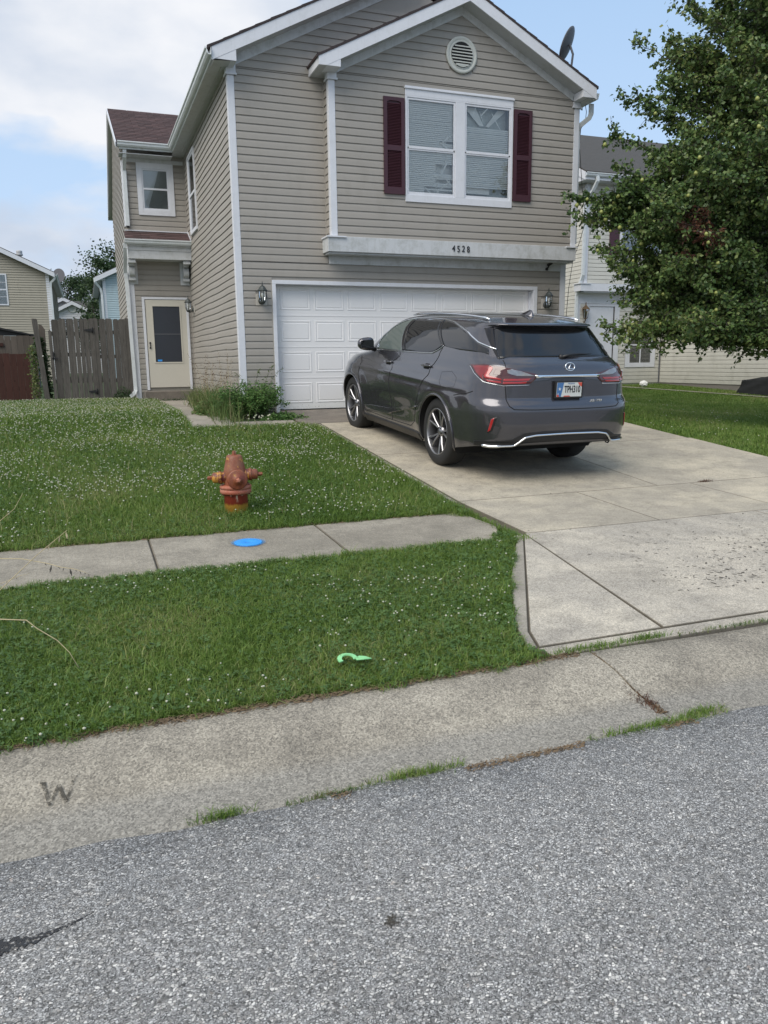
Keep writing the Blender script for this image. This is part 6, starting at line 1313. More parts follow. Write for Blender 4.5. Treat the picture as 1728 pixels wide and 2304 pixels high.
stalk(SB+[(-3.80, -10.50, -.28), (-3.62, -10.56, -.10), (-3.43, -10.61, .10), (-3.31, -10.64, .21), (-3.21, -10.66, .29)], 'straight greenish dead stalk rising diagonally across the sidewalk at the left edge', .0026, [(5, .4, .02), (5, .75, .024), (5, .95, .028)])
stalk(SB+[(-3.88, -10.50, -.10), (-3.80, -10.54, .10), (-3.72, -10.56, .17), (-3.43, -10.60, .20), (-3.36, -10.62, .197), (-3.28, -10.65, .18), (-3.24, -10.67, .168), (-3.20, -10.69, .163), (-3.17, -10.71, .155), (-3.15, -10.71, .142)], 'pale stalk with dark withered leaves hanging over the sidewalk at the left edge', .0024, [(6, .9, .012), (7, .3, .03), (7, .8, .012), (8, .2, .014), (8, .7, .03), (9, .2, .010), (9, .6, .014), (10, .2, .010), (10, .7, .010)])
stalk(SB+[(-3.85, -10.50, -.15), (-3.7, -10.58, .01), (-3.44, -10.63, 0), (-3.36, -10.67, -.001), (-3.33, -10.68, -.03), (-3.27, -10.71, -.07), (-3.235, -10.73, -.11), (-3.21, -10.75, -.16)], 'bleached bent stalk over the grass strip at the left edge', .0028, [(8, .2, .01), (8, .6, .012)])
stalk(SB+[(-3.84, -10.45, 0), (-3.6, -10.5, .24), (-3.42, -10.58, .32), (-3.37, -10.58, .36), (-3.34, -10.58, .41)], 'thin dead stalk tip over the upper lawn at the left edge', .0018)
stalk(SB+[(-3.82, -10.5, -.05), (-3.62, -10.55, .10), (-3.43, -10.60, .115), (-3.37, -10.60, .135), (-3.34, -10.61, .142)], 'short thin dead stalk just above the sidewalk at the left edge', .0016, [(4, .3, .008), (4, .8, .008)])
# ================================================================ SHRUB AND TALL WEEDS BY THE DOOR
def leaves_at(C, rng, size, aspect=.55, droop=.3, up=.0):
    """C (n,3) centres -> folded leaf quads"""
    n = len(C); d = rng.normal(0, 1, (n, 3)); d[:, 2] = d[:, 2]*.6-droop+up; d /= np.linalg.norm(d, axis=1)[:, None]; s_ = rng.normal(0, 1, (n, 3)); s_ -= (s_*d).sum(1)[:, None]*d; s_ /= np.linalg.norm(s_, axis=1)[:, None]
    nn = np.cross(d, s_); L_ = (size*rng.uniform(.7, 1.25, n))[:, None]; W_ = L_*aspect/2
    p0 = C; p1 = C+d*L_*.45+s_*W_+nn*L_*.08; p2 = C+d*L_; p3 = C+d*L_*.45-s_*W_+nn*L_*.08
    V = np.stack([p0, p1, p2, p3], 1).reshape(-1, 3); i = np.arange(n)*4; F = np.concatenate([np.stack([i, i+1, i+2], 1), np.stack([i, i+2, i+3], 1)]); return V, F
r_ = np.random.default_rng(8)
t = thing('shrub', (-.55, -.5, -.05), 'low feathery green shrub at the corner between the walk and the garage door', 'shrub')
C = []; mbb = MB()
for k in range(150):
    a = r_.uniform(0, 6.28); rr_ = r_.uniform(.15, 1.0)**.6; L_ = r_.uniform(.35, .80); ex, ey = math.cos(a)*.68*rr_, math.sin(a)*.48*rr_; hgt = r_.uniform(.18, .62)*(1-.35*rr_)
    b0 = Vector((r_.normal(-.58, .10), r_.normal(-.48, .08), -.08)); e = Vector((-.60+ex, -.50+ey, hgt)); c_ = b0.lerp(e, .5)+Vector((0, 0, .16)); prev = b0; P_ = []
    for i in range(9):
        t_ = i/8; p = b0*(1-t_)**2+c_*2*t_*(1-t_)+e*t_*t_; P_.append(p)
    mbb.tube(P_, [.004*(1-.8*i/8) for i in range(9)], 4, cap=False)
    for i in range(2, 9):
        for q in range(9): C.append(P_[i-1].lerp(P_[i], r_.uniform())+Vector(r_.normal(0, .028, 3)))
mbb.build('stems', 'bark', t); V, F = leaves_at(np.array(C), r_, .048, .38, .15); o = fast_mesh('foliage', V, F, 'bush_leaf', t); o['kind'] = 'stuff'
# pale new shoots
for (x, y, h_) in ((-.30, -.45, .80), (-.18, -.35, .72), (-.42, -.3, .62)): pass
C = []; mbb = MB()
for (bx_, by_, tx_, ty_, tz_) in ((-.4, -.4, -.18, -.5, .80), (-.35, -.4, -.02, -.42, .74), (-.5, -.3, -.42, -.45, .72), (-.6, -.4, -.85, -.6, .66)):
    P_ = [Vector((bx_, by_, .3)).lerp(Vector((tx_, ty_, tz_)), i/6)+Vector((0, 0, .06*math.sin(i/6*3.1))) for i in range(7)]; mbb.tube(P_, .0025, 4, cap=False)
    for i in range(1, 7):
        for q in range(8): C.append(P_[i-1].lerp(P_[i], r_.uniform())+Vector(r_.normal(0, .014, 3)))
mbb.build('shoots', 'bark', t); V, F = leaves_at(np.array(C), r_, .035, .4, .0); o = fast_mesh('foliage', V, F, 'weed_blade', t); o['kind'] = 'stuff'
t = thing('tall_grass', (-.95, .9, 0), 'clump of tall wild grass gone to seed beside the front walk', 'tall grass')
V1, F1 = [], []
n = 1900; X = r_.normal(-1.02, .14, n); Y = r_.normal(.8, .9, n); X = np.clip(X, -1.28, -.68); V, F = blades(X, Y, r_, .18, .52, .010, 1.0); o = fast_mesh('blades', V, F, 'weed_blade', t); o['kind'] = 'stuff'
mbb = MB(); C = []
for k in range(46):
    x, y = r_.normal(-.98, .13), r_.normal(1.0, .7); h_ = r_.uniform(.55, 1.12); lx_, ly_ = r_.normal(0, .18), r_.normal(0, .15); P_ = []
    for i in range(7): t_ = i/6; P_.append(Vector((x+lx_*t_**2, y+ly_*t_**2, -.03+h_*t_-(.12*max(0, t_-.8)))))
    mbb.tube(P_, [.003*(1-.7*i/6) for i in range(7)], 4, cap=False)
    for i in range(4, 7):
        for q in range(7): C.append(P_[i-1].lerp(P_[i], r_.uniform())+Vector(r_.normal(0, .012, 3)))
mbb.build('stems', 'straw', t); V, F = leaves_at(np.array(C), r_, .024, .35, .2); o = fast_mesh('seed_heads', V, F, 'dead_leaf', t); o['kind'] = 'stuff'
# low green skirts: bed in front of the wall, weeds at the garage corner and fence foot
def lowplant(name, cx, cy, rx, ry, h_, n, size, label, cat, mat='bush_leaf', seed=1, z0=-.05):
    r_ = np.random.default_rng(seed); a = r_.uniform(0, 6.28, n); q = np.sqrt(r_.uniform(0, 1, n)); X = cx+rx*q*np.cos(a); Y = cy+ry*q*np.sin(a); Z = np.array([gz(x, y) for x, y in zip(X, Y)])+z0+r_.uniform(0, 1, n)*h_*(1-q*q*.8)
    V, F = leaves_at(np.stack([X, Y, Z], 1), r_, size, .45, -.2, .2); o = fast_mesh(name, V, F, mat); tag(o, label, cat); return o
lowplant('low_weeds', -.12, -.85, .42, .16, .16, 900, .05, 'low green weeds in front of the garage corner', 'weeds', seed=3)
lowplant('low_weeds', -1.15, .2, .30, .55, .30, 1500, .06, 'light green weeds spilling over the walk left of the shrub', 'weeds', 'weed_blade', seed=4)
lowplant('low_weeds', -2.30, 6.12, .25, .14, .36, 900, .05, 'small leafy plant growing against the fence next to the downspout', 'weeds', 'far_leaf', seed=5)
lowplant('low_weeds', -1.25, 5.2, .5, .09, .10, 220, .04, 'sparse weeds at the foot of the door step', 'weeds', 'far_leaf', seed=6)
t = lowplant('climbing_vine', -3.90, 6.50, .10, .10, .1, 10, .05, 'dark green vine growing up behind the leaning fence post', 'vine', seed=7)
r_ = np.random.default_rng(21); n = 1700; Z = r_.uniform(-.02, 1.45, n); X = -3.92-.09*Z+r_.normal(0, .055, n); Y = 6.46+r_.normal(0, .05, n); V, F = leaves_at(np.stack([X, Y, Z], 1), r_, .055, .75, .3)
me = t.data; bpy.data.objects.remove(t); t = fast_mesh('climbing_vine', V, F, 'far_leaf'); tag(t, 'dark green vine growing up behind the leaning fence post', 'vine')
n = 700; Z = r_.uniform(.1, 1.25, n); X = -4.20+.0*Z+r_.normal(0, .05, n); Y = 6.6+r_.normal(0, .04, n); V, F = leaves_at(np.stack([X, Y, Z], 1), r_, .05, .7, .3); t = fast_mesh('climbing_vine', V, F, 'weed_blade'); tag(t, 'yellow green creeper left of the leaning fence post, by the red panel', 'vine')
# tiny white flowers by the shrub
X, Y = r_.normal(-.55, .10, 14), r_.normal(-1.02, .05, 14); Vs, Fs, off = [], [], 0; heads(X, Y, r_, .012, .02, .05, .13); o = fast_mesh('white_flowers', np.concatenate(Vs), np.concatenate(Fs), 'clover_white'); tag(o, 'little white flowers at the foot of the shrub', 'flowers')
# ================================================================ PEAR TREE
T0 = Vector((7.95, -3.25, gz(7.95, -3.25)-.1))
tree = thing('pear_tree', (7.95, -3.25, -.3), 'large pear tree with green pears, its low branches hanging beside the parked car', 'tree')
r_ = np.random.default_rng(33)
trunk = [T0, Vector((7.92, -3.22, .5)), Vector((7.85, -3.15, 1.2)), Vector((7.72, -3.05, 2.2)), Vector((7.60, -2.95, 3.4)), Vector((7.50, -2.85, 4.8)), Vector((7.42, -2.8, 6.2)), Vector((7.4, -2.8, 7.6)), Vector((7.4, -2.8, 8.6))]
mb = MB(); mb.tube(trunk, [.17, .14, .125, .11, .095, .075, .055, .035, .012], 12); mb.build('trunk', 'bark', tree)
def tr_at(z):
    for a, b_ in zip(trunk[:-1], trunk[1:]):
        if a.z <= z <= b_.z: return a.lerp(b_, (z-a.z)/(b_.z-a.z))
    return trunk[-1]
# limb tips seen in the photograph, then a fill of the crown
tips = [((5.28, -2.06, 4.98), 3.4, 1), ((5.5, -1.96, 5.80), 4.2, .5), ((5.45, -2.3, 4.85), 3.3, .8), ((4.98, -2.1, 4.35), 2.9, .9), ((4.34, -1.98, 3.40), 2.0, 1.3), ((4.45, -2.05, 3.05), 1.9, 1.3), ((4.68, -2.3, 2.60), 1.6, 1.1), ((4.95, -2.4, 3.75), 2.5, 1),
        ((4.75, -2.5, 2.30), 1.4, 1.1), ((4.62, -2.64, 1.32), 1.1, .9), ((4.85, -2.7, 1.15), 1.1, 1.2), ((5.2, -2.9, 1.05), 1.0, 1.3), ((5.05, -2.6, 1.75), 1.3, 1.2), ((5.5, -3.0, 1.5), 1.2, 1.2), ((6.1, -3.2, 1.7), 1.3, 1.2), ((6.6, -3.5, 1.25), 1.1, 1.1), ((7.0, -3.7, 1.05), 1.0, 1.2), ((7.3, -4.2, 1.2), 1.0, 1),
        ((5.75, -2.3, 5.15), 3.9, 1), ((6.0, -2.2, 5.75), 4.4, 1), ((6.12, -2.2, 6.5), 4.9, 1.1), ((6.3, -2.1, 7.1), 5.3, 1.1), ((5.9, -2.5, 4.5), 3.3, 1.2), ((5.5, -2.5, 3.9), 2.8, 1.2)]
RAD = lambda z: float(np.interp(z, [.8, 1.3, 2.0, 2.8, 3.5, 4.3, 5.0, 6.0, 7.0, 8.0, 9.0], [1.4, 2.2, 2.7, 3.0, 2.9, 2.2, 1.85, 1.6, 1.3, .9, .2]))
LB = lambda z: float(np.interp(z, [.9, 1.2, 1.7, 2.2, 2.6, 3.0, 3.4, 3.8, 4.4], [5.2, 5.0, 5.25, 5.1, 4.85, 4.6, 4.55, 5.3, 5.7]))
UB = lambda z: float(np.interp(z, [4.2, 4.8, 5.3, 5.9, 6.6, 7.4], [5.75, 5.75, 6.0, 6.15, 6.35, 6.6]))
for k in range(34):
    z = r_.uniform(4.2, 7.4); tips.append(((UB(z)+r_.uniform(.05, 1.1), r_.uniform(-3.6, -1.8), z), z-r_.uniform(.6, 1.5), r_.uniform(.9, 1.3)))
for k in range(34):
    z = r_.uniform(1.2, 3.7); tips.append(((LB(z)+.12+r_.uniform(0, .55), r_.uniform(-3.0, -1.95), z), max(.9, z-r_.uniform(.3, 1.0)), r_.uniform(1.0, 1.4)))
for k in range(64):
    z = r_.uniform(1.15, 4.4); x = LB(z)+.15+r_.uniform(0, 1)**1.2*2.3; tips.append(((x, r_.uniform(-3.9, -1.95), z), max(.9, z-r_.uniform(.3, 1.0)), r_.uniform(.9, 1.25)))
for k in range(118):
    z = r_.uniform(1.1, 8.4); a = r_.uniform(0, 6.28); rr_ = RAD(z)*r_.uniform(.55, .98); c_ = tr_at(min(z, 8)); p = (c_.x+rr_*math.cos(a), c_.y+rr_*.95*math.sin(a), z)
    if p[0] < 5.7 and p[1] > -1.9: continue
    tips.append((p, max(.9, z-r_.uniform(.5, 1.3)*rr_*.55-.2), r_.uniform(.9, 1.3)))
tips = [((t_[0][0]+.13 if t_[0][0] < 6.4 else t_[0][0], t_[0][1], t_[0][2]), t_[1], t_[2]) for t_ in tips]
TW = []; mb = MB(); C = []; CD = []; brn = Vector((5.75, -3.45, 2.68)); tips.append(((5.62, -3.62, 2.66), 2.0, 1.2)); tips.append(((5.5, -3.5, 2.8), 2.1, 1.1))
for (tp, h0, dens) in tips:
    a = tr_at(min(h0, 7.8)); b_ = Vector(tp); L_ = (b_-a).length; mid = a.lerp(b_, .5)+Vector((r_.normal(0, .06), r_.normal(0, .06), .10*L_)); N_ = max(6, int(L_/.16)); P_ = []
    for i in range(N_+1):
        t_ = i/N_; P_.append(a*(1-t_)**2+mid*2*t_*(1-t_)+b_*t_*t_+Vector(r_.normal(0, .012, 3)))
    mb.tube(P_, [max(.004, .030*(L_/3)*(1-.9*i/N_)) for i in range(N_+1)], 5, cap=False)
    s0 = int(N_*(.30 if L_ > 1.5 else .15))
    for i in range(s0, N_+1):
        nt_ = int(round(4.0*dens)) if i < N_ else 4
        for q in range(nt_):
            d = Vector(r_.normal(0, 1, 3)); d.z = d.z*.8+.1; d.normalize(); ax_ = (P_[min(i+1, N_)]-P_[max(i-1, 0)]).normalized(); d = (d+ax_*.7).normalized(); ln = r_.uniform(.14, .42)*(1.15-.4*i/N_)
            s_, e_ = P_[i], P_[i]+d*ln+Vector((0, 0, -.05*ln)); mb.tube([s_, s_.lerp(e_, .5)+Vector((0, 0, .01)), e_], [.005, .0035, .002], 4, cap=False)
            nl = int(r_.integers(12, 20))
            for l in range(nl):
                p = s_.lerp(e_, r_.uniform(.1, 1.05))+Vector(r_.normal(0, .025, 3)); (CD if (p-brn).length < .40 and r_.uniform() < .85 else C).append(p)
mb.build('branches', 'bark', tree)
C = np.array(C); V, F = leaves_at(C, r_, .070, .70, .50); o = fast_mesh('foliage', V, F, 'pear_leaf', tree); o['kind'] = 'stuff'
if CD: V, F = leaves_at(np.array(CD), r_, .06, .5, .8); o = fast_mesh('withered_foliage', V, F, 'dead_leaf', tree); o['kind'] = 'stuff'; o['label'] = 'withered brown leaves on one broken branch'
# pears
mbp = MB(); mbp.lathe([(.001, -.034), (.018, -.031), (.030, -.018), (.033, -.003), (.029, .012), (.020, .024), (.012, .033), (.002, .036)], seg=10); pm = mbp.mesh('pear', 'pear_skin')
camv = Vector(CAMP); cand = [Vector(c_) for c_ in C]; cand.sort(key=lambda p: 0)
pick = [p for p in cand if abs(p.z-3.1) < 2.6]; ks = r_.permutation(len(pick)); cnt = 0
for i in ks:
    p = pick[i]; d = (camv-p).normalized(); q = p+d*.17
    rel = p-tr_at(min(max(p.z, .6), 8)); 
    if rel.dot(d) < .55*RAD(p.z) and rel.length < RAD(p.z)*.8: continue
    o = bpy.data.objects.new('pear', pm); COL.objects.link(o); o.location = q; o.rotation_euler = (r_.normal(0, .2), r_.normal(0, .2), r_.uniform(0, 6)); s_ = r_.uniform(.7, 1.0); o.scale = (s_, s_, s_); par(o, tree); cnt += 1
    if cnt >= 52: break
# ================================================================ FAR TREES
def far_tree(cx, cy, h_, rad, label, seed, n=5200, base=.28, group=None):
    r_ = np.random.default_rng(seed); t = thing('broadleaf_tree', (cx, cy, 0), label, 'tree', group); mb = MB(); mb.tube([(cx, cy, -.2), (cx+.1, cy, h_*.35), (cx, cy+.1, h_*.8)], [rad*.09, rad*.06, rad*.02], 8)
    C = []
    for k in range(46):
        z = r_.uniform(base, .98)*h_; rr_ = rad*math.sqrt(max(.05, 1-((z/h_-.58)/.46)**2))*r_.uniform(.45, 1.0); a = r_.uniform(0, 6.28); e = Vector((cx+rr_*math.cos(a), cy+rr_*math.sin(a), z)); s_ = Vector((cx, cy, max(.2*h_, z-rr_*.6))); mb.tube([s_, s_.lerp(e, .5)+Vector((0, 0, .2)), e], [rad*.02, rad*.012, rad*.004], 4, cap=False)
        m = int(n/46); cs = r_.uniform(.35, .75)*rad*.33; C.append(np.array(e)+r_.normal(0, 1, (m, 3))*np.array([cs, cs, cs*.62]))
    mb.build('trunk', 'bark', t); C = np.concatenate(C); V, F = leaves_at(C, r_, .30*(rad/5)**.5, .8, .2); o = fast_mesh('crown', V, F, 'far_leaf', t); o['kind'] = 'stuff'
far_tree(.15, 62, 11.3, 3.0, 'tallest dark tree behind the pale blue house', 1, 8000)
far_tree(-4.3, 86, 10.9, 2.7, 'broad dark tree right above the distant white house', 2, 6000)
far_tree(-5.75, 82, 10.3, 1.6, 'small dark tree next to the roof of the tan house', 3, 4200)
far_tree(-2.4, 80, 10.4, 2.4, 'lower dark tree between the tallest tree and the broad one', 4, 6000)
far_tree(-2.2, 46, 5.3, 1.1, 'short green tree beside the downspout of the blue house', 5, 2600)
# ================================================================ THE PARKED CAR
#<<CARSURF
def lerpt(x, T):
    if x <= T[0][0]: return T[0][1]
    for (a, b), (c, d) in zip(T[:-1], T[1:]):
        if x <= c:
            t = (x-a)/(c-a); return b+(d-b)*t
    return T[-1][1]
import math
C_W = [(.20, .85), (.28, .90), (.40, .925), (.55, .940), (.70, .9475), (.84, .945), (.95, .930), (1.02, .922), (1.08, .905), (1.13, .885), (1.20, .860), (1.30, .822), (1.40, .782), (1.50, .738), (1.56, .705), (1.60, .672), (1.635, .610), (1.66, .53), (1.68, .40), (1.692, .26), (1.70, .08)]
C_YR = [(.20, -.98), (.26, -1.06), (.34, -1.15), (.45, -1.195), (.60, -1.21), (.74, -1.205), (.80, -1.195), (.835, -1.165), (.86, -1.145), (.95, -1.14), (1.04, -1.135), (1.10, -1.13), (1.16, -1.12), (1.20, -1.10), (1.235, -1.06), (1.26, -1.01), (1.35, -.925), (1.45, -.84), (1.55, -.75), (1.60, -.70), (1.615, -.66), (1.64, -.58), (1.66, -.48), (1.68, -.30), (1.692, -.02), (1.70, .35)]
C_YF = [(.20, 3.50), (.30, 3.66), (.45, 3.76), (.60, 3.79), (.75, 3.785), (.85, 3.76), (.92, 3.72), (.97, 3.67), (1.01, 3.58), (1.05, 3.46), (1.08, 3.33), (1.11, 3.12), (1.135, 2.90), (1.16, 2.78), (1.20, 2.70), (1.30, 2.53), (1.40, 2.35), (1.50, 2.15), (1.56, 2.00), (1.60, 1.88), (1.635, 1.70), (1.66, 1.50), (1.68, 1.28), (1.692, 1.05), (1.70, .75)]
C_RR = [(.2, .50), (.6, .54), (.85, .54), (1.05, .54), (1.25, .60), (1.45, .60), (1.60, .55), (1.66, .6), (1.70, .1)]
C_RF = [(.2, .95), (.85, 1.0), (1.0, 1.05), (1.12, .75), (1.2, .60), (1.4, .55), (1.6, .5), (1.66, .4), (1.70, .1)]
def car_hump(y, z):
    h = 0.0
    for yc in (0.0, 2.79):
        r = math.hypot(y-yc, (z-.38)*.95)
        h += .022*math.exp(-((r-.47)/.13)**2)
    # scooped lower doors and a shoulder crease
    if 0.45 < y < 2.4:
        k = math.sin(math.pi*(y-.45)/1.95); h -= .020*k*math.exp(-((z-.55)/.14)**2)
    h += .012*math.exp(-((z-(.93+.02*y/3))/.035)**2)*(1 if y > -.4 else max(0, 1+(y+.4)*2.5))
    return h
def car_pt(t, z):
    """t 0 = tail centre, 1 = nose centre; right hand side outline at height z"""
    w = lerpt(z, C_W); yr = lerpt(z, C_YR); yf = lerpt(z, C_YF); rr = lerpt(z, C_RR); rf = lerpt(z, C_RF)
    L = yf-yr; s = min(1.0, L*.96/(rr+rf)); rr *= s; rf *= s; n = 3.2
    if t < .36:
        a = (t/.36)*math.pi/2; sa, ca = math.sin(a), math.cos(a)
        x = w*max(sa, 0)**(2/n) if sa > 0 else 0.0; y = yr+rr*(1-max(ca, 0)**(2/n))
    elif t > .72:
        a = ((1-t)/.28)*math.pi/2; sa, ca = math.sin(a), math.cos(a); nf = 2.6
        x = w*max(sa, 0)**(2/nf); y = yf-rf*(1-max(ca, 0)**(2/nf))
    else:
        u = (t-.36)/.36; x = w; y = (yr+rr)+(yf-rf-yr-rr)*u
    if z < 1.1: x += car_hump(y, z)*min(1, x/w)**4
    return x, y
#CARSURF>>
b = NB('car_paint'); b.b.inputs['Metallic'].default_value = .7; b.rough(.24); b.b.inputs['Coat Weight'].default_value = 1.0; b.b.inputs['Coat Roughness'].default_value = .02
fl = b.vor(900, 'F1', 'Color'); bw = b.n('ShaderNodeRGBToBW'); b.l(fl, bw.inputs[0]); b.col(b.mix(1, (.080, .080, .093), b.math('MULTIPLY_ADD', bw.outputs[0], .5, .75), 'MULTIPLY')); MATS['car_paint'] = b.m
simple('tyre', (.016, .016, .016), .8, bump=.2, bscale=80, var=.2); simple('wheel_silver', (.30, .30, .315), .32, .9, var=.05); simple('wheel_dark', (.03, .03, .032), .4, .6)
simple('chrome', (.78, .80, .83), .10, 1.0, var=.04); simple('trim_black', (.012, .012, .013), .45, bump=.05); simple('gloss_black', (.008, .008, .010), .06)
simple('arch_dark', (.010, .010, .010), .95); simple('seam_black', (.006, .006, .007), .8)
b = NB('car_glass'); b.col((.006, .007, .009)); b.rough(.015); b.b.inputs['Specular IOR Level'].default_value = .7; MATS['car_glass'] = b.m
b = NB('car_glass_clearer'); b.col((.10, .125, .12)); b.rough(.02); b.b.inputs['Specular IOR Level'].default_value = .8; MATS['car_glass_clearer'] = b.m
b = NB('lamp_red'); b.col(b.mix(b.noise(18, 2), (.13, .005, .008), (.24, .009, .011))); b.rough(.12); b.b.inputs['Coat Weight'].default_value = 1; MATS['lamp_red'] = b.m
b = NB('lamp_red_bright'); b.col((.34, .013, .016)); b.rough(.12); b.b.inputs['Coat Weight'].default_value = 1; MATS['lamp_red_bright'] = b.m
b = NB('lamp_red_dark'); b.col((.055, .006, .008)); b.rough(.08); b.b.inputs['Coat Weight'].default_value = 1; MATS['lamp_red_dark'] = b.m
b = NB('lamp_clear'); b.col(b.mix(b.noise(25, 3), (.12, .125, .135), (.36, .37, .38))); b.rough(.10); b.b.inputs['Metallic'].default_value = .4; b.b.inputs['Coat Weight'].default_value = 1; MATS['lamp_clear'] = b.m
car = thing('parked_car', (0, 0, 0), 'dark grey metallic crossover SUV parked nose in on the driveway before the garage door', 'car')
CX, CY, CYAW, CS, CP_, CZ = 1.7698, -4.7531, -.02597, 1.0544, .07277, -.4160
cy_, sy_ = math.cos(CYAW), math.sin(CYAW); fwd = Vector((sy_*math.cos(CP_), cy_*math.cos(CP_), math.sin(CP_))); rgt = Vector((cy_, -sy_, 0)); upc = rgt.cross(fwd)
Mc = Matrix.Identity(4)
for i in range(3): Mc[i][0] = rgt[i]*CS; Mc[i][1] = fwd[i]*CS; Mc[i][2] = upc[i]*CS
Mc[0][3], Mc[1][3], Mc[2][3] = CX, CY, CZ; car.matrix_world = Mc
# shell: closed loft of horizontal outlines
ZL = sorted(set([round(.20+.02*i, 3) for i in range(72)]+[1.615, 1.635, 1.65, 1.66, 1.67, 1.68, 1.687, 1.692, 1.696, 1.70]))
ZL = [z for z in ZL if z <= 1.70]; TL = [i/90 for i in range(91)]
mb = MB(); NT = 180; vs = []
for z in ZL:
    ring = [car_pt(t, z) for t in TL]; pts = [(x, y) for x, y in ring]+[(-x, y) for x, y in ring[-2:0:-1]]
    vs += [(x, y, z) for x, y in pts]
fs = []; NT = len(TL)*2-2
for j in range(len(ZL)-1):
    for i in range(NT): fs.append((j*NT+i, j*NT+(i+1) % NT, (j+1)*NT+(i+1) % NT, (j+1)*NT+i))
fs.append(tuple(range(NT))[::-1]); fs.append(tuple((len(ZL)-1)*NT+i for i in range(NT))); mb.add(vs, fs, 0, True)
body = mb.build('body', ['car_paint', 'arch_dark'], car, local=True)
cm = MB()
for yc in (0.0, 2.79):
    for s_ in (-1, 1): cm.lathe([(.425, .52), (.425, 1.10)], (0, yc, .375), dirv=(s_, 0, 0), seg=56, sm=False)
cm.prism([(-1.2, -1.6, .0), (-1.2, -.40, .0), (-1.2, -.42, .27), (-1.2, -.85, .36), (-1.2, -1.6, .455)], (2.4, 0, 0))
cutter = cm.build('cutter', ['arch_dark']); bpy.context.view_layer.update()
cutter.matrix_world = Mc
md = body.modifiers.new('cut', 'BOOLEAN'); md.object = cutter; md.operation = 'DIFFERENCE'; md.solver = 'EXACT'
try: md.material_mode = 'TRANSFER'
except Exception: pass
bpy.context.view_layer.update(); dg = bpy.context.evaluated_depsgraph_get(); me = bpy.data.meshes.new_from_object(body.evaluated_get(dg)); body.modifiers.clear(); body.data = me; bpy.data.objects.remove(cutter)
m_ = body.modifiers.new('split', 'EDGE_SPLIT'); m_.split_angle = math.radians(50)
# helpers on the skin
def skin(s, t, z, off=0.0):
    x, y = car_pt(max(t, 0.0), z); P0_ = (x, y); t = max(t, .012); x, y = car_pt(t, z); e = 1e-3; xa, ya = car_pt(t+e, z); xb, yb = car_pt(t, z+e)
    n = Vector((xa-x, ya-y, 0)).cross(Vector((xb-x, yb-y, e)));
    if n.length < 1e-12: n = Vector((0, -1, 0))
    n.normalize()
    if n.x*x+n.y*(y-1.3) < 0: n = -n
    p = Vector((P0_[0], P0_[1], z))+n*off; p.x = p.x if P0_[0] > 1e-4 else 0.0; return Vector((p.x*s, p.y, p.z))
def t_of_y(y, z):
    lo, hi = 0.0, 1.0
    for _ in range(40):
        m = (lo+hi)/2
        if car_pt(m, z)[1] < y: lo = m
        else: hi = m
    return lo
def t_of_x(x, z):
    lo, hi = 0.0, .36
    for _ in range(40):
        m = (lo+hi)/2
        if car_pt(m, z)[0] < x: lo = m
        else: hi = m
    return lo
def patch(name, mat, poly, off=.006, nu=26, nv=18, sides=(-1, 1), rear=False, parent=car, th=None, edge=None, edge_mat='chrome', er=.006):
    """poly: (t,z) outline filled by scanlines between its left and right boundaries"""
    out_ = []
    if min(p[0] for p in poly) == 0:      # spans the centre line: one sheet from side to side
        zs_ = [p[1] for p in poly]; z0, z1 = min(zs_), max(zs_); mb = MB(); rows_ = []
        for j in range(nv+1):
            z = z0+(z1-z0)*(j/nv)*.998+(z1-z0)*.001; xs_ = []
            for (a, b_) in zip(poly, poly[1:]+poly[:1]):
                if (a[1]-z)*(b_[1]-z) < 0: xs_.append(a[0]+(b_[0]-a[0])*(z-a[1])/(b_[1]-a[1]))
            if len(xs_) >= 2 and max(xs_) > .004: rows_.append((z, min(xs_) if min(xs_) > .002 else 0.0, max(xs_)))
        vs = []
        for (z, a, b_) in rows_:
            for i in range(-nu, nu+1): u = abs(i)/nu; vs.append(skin(-1 if i < 0 else 1, a+(b_-a)*u**1.6 if a == 0 else a+(b_-a)*u, z, off))
        m = 2*nu+1; fs = [(j*m+i, j*m+i+1, (j+1)*m+i+1, (j+1)*m+i) for j in range(len(rows_)-1) for i in range(m-1)]
        mb.add(vs, fs, 0, True); o = mb.build(name, mat, parent, local=True); md = o.modifiers.new('solid', 'SOLIDIFY'); md.thickness = th or off*.9; md.offset = -1; return [o]
    for s in sides:
        zs_ = sorted(p[1] for p in poly); z0, z1 = zs_[0], zs_[-1]; mb = MB(); rows_ = []
        for j in range(nv+1):
            z = z0+(z1-z0)*(j/nv)*.998+(z1-z0)*.001; xs_ = []
            for (a, b_) in zip(poly, poly[1:]+poly[:1]):
                if (a[1]-z)*(b_[1]-z) < 0: xs_.append(a[0]+(b_[0]-a[0])*(z-a[1])/(b_[1]-a[1]))
            if len(xs_) >= 2: rows_.append((z, min(xs_), max(xs_)))
        vs = []
        for (z, a, b_) in rows_:
            for i in range(nu+1): vs.append(skin(s, a+(b_-a)*i/nu, z, off))
        m = nu+1; fs = [(j*m+i, j*m+i+1, (j+1)*m+i+1, (j+1)*m+i) for j in range(len(rows_)-1) for i in range(nu)]
        mb.add(vs, fs, 0, True); o = mb.build(name, mat, parent, local=True); out_.append(o)
        md = o.modifiers.new('solid', 'SOLIDIFY'); md.thickness = th or off*.9; md.offset = -1
    return out_
def line(pts, s, off=.004, sub=6):
    out_ = []
    for (a, b_) in zip(pts[:-1], pts[1:]):
        for i in range(sub): out_.append(skin(s, a[0]+(b_[0]-a[0])*i/sub, a[1]+(b_[1]-a[1])*i/sub, off))
    out_.append(skin(s, pts[-1][0], pts[-1][1], off)); return out_
def YZ(pts): return [(t_of_y(y, z), z) for y, z in pts]
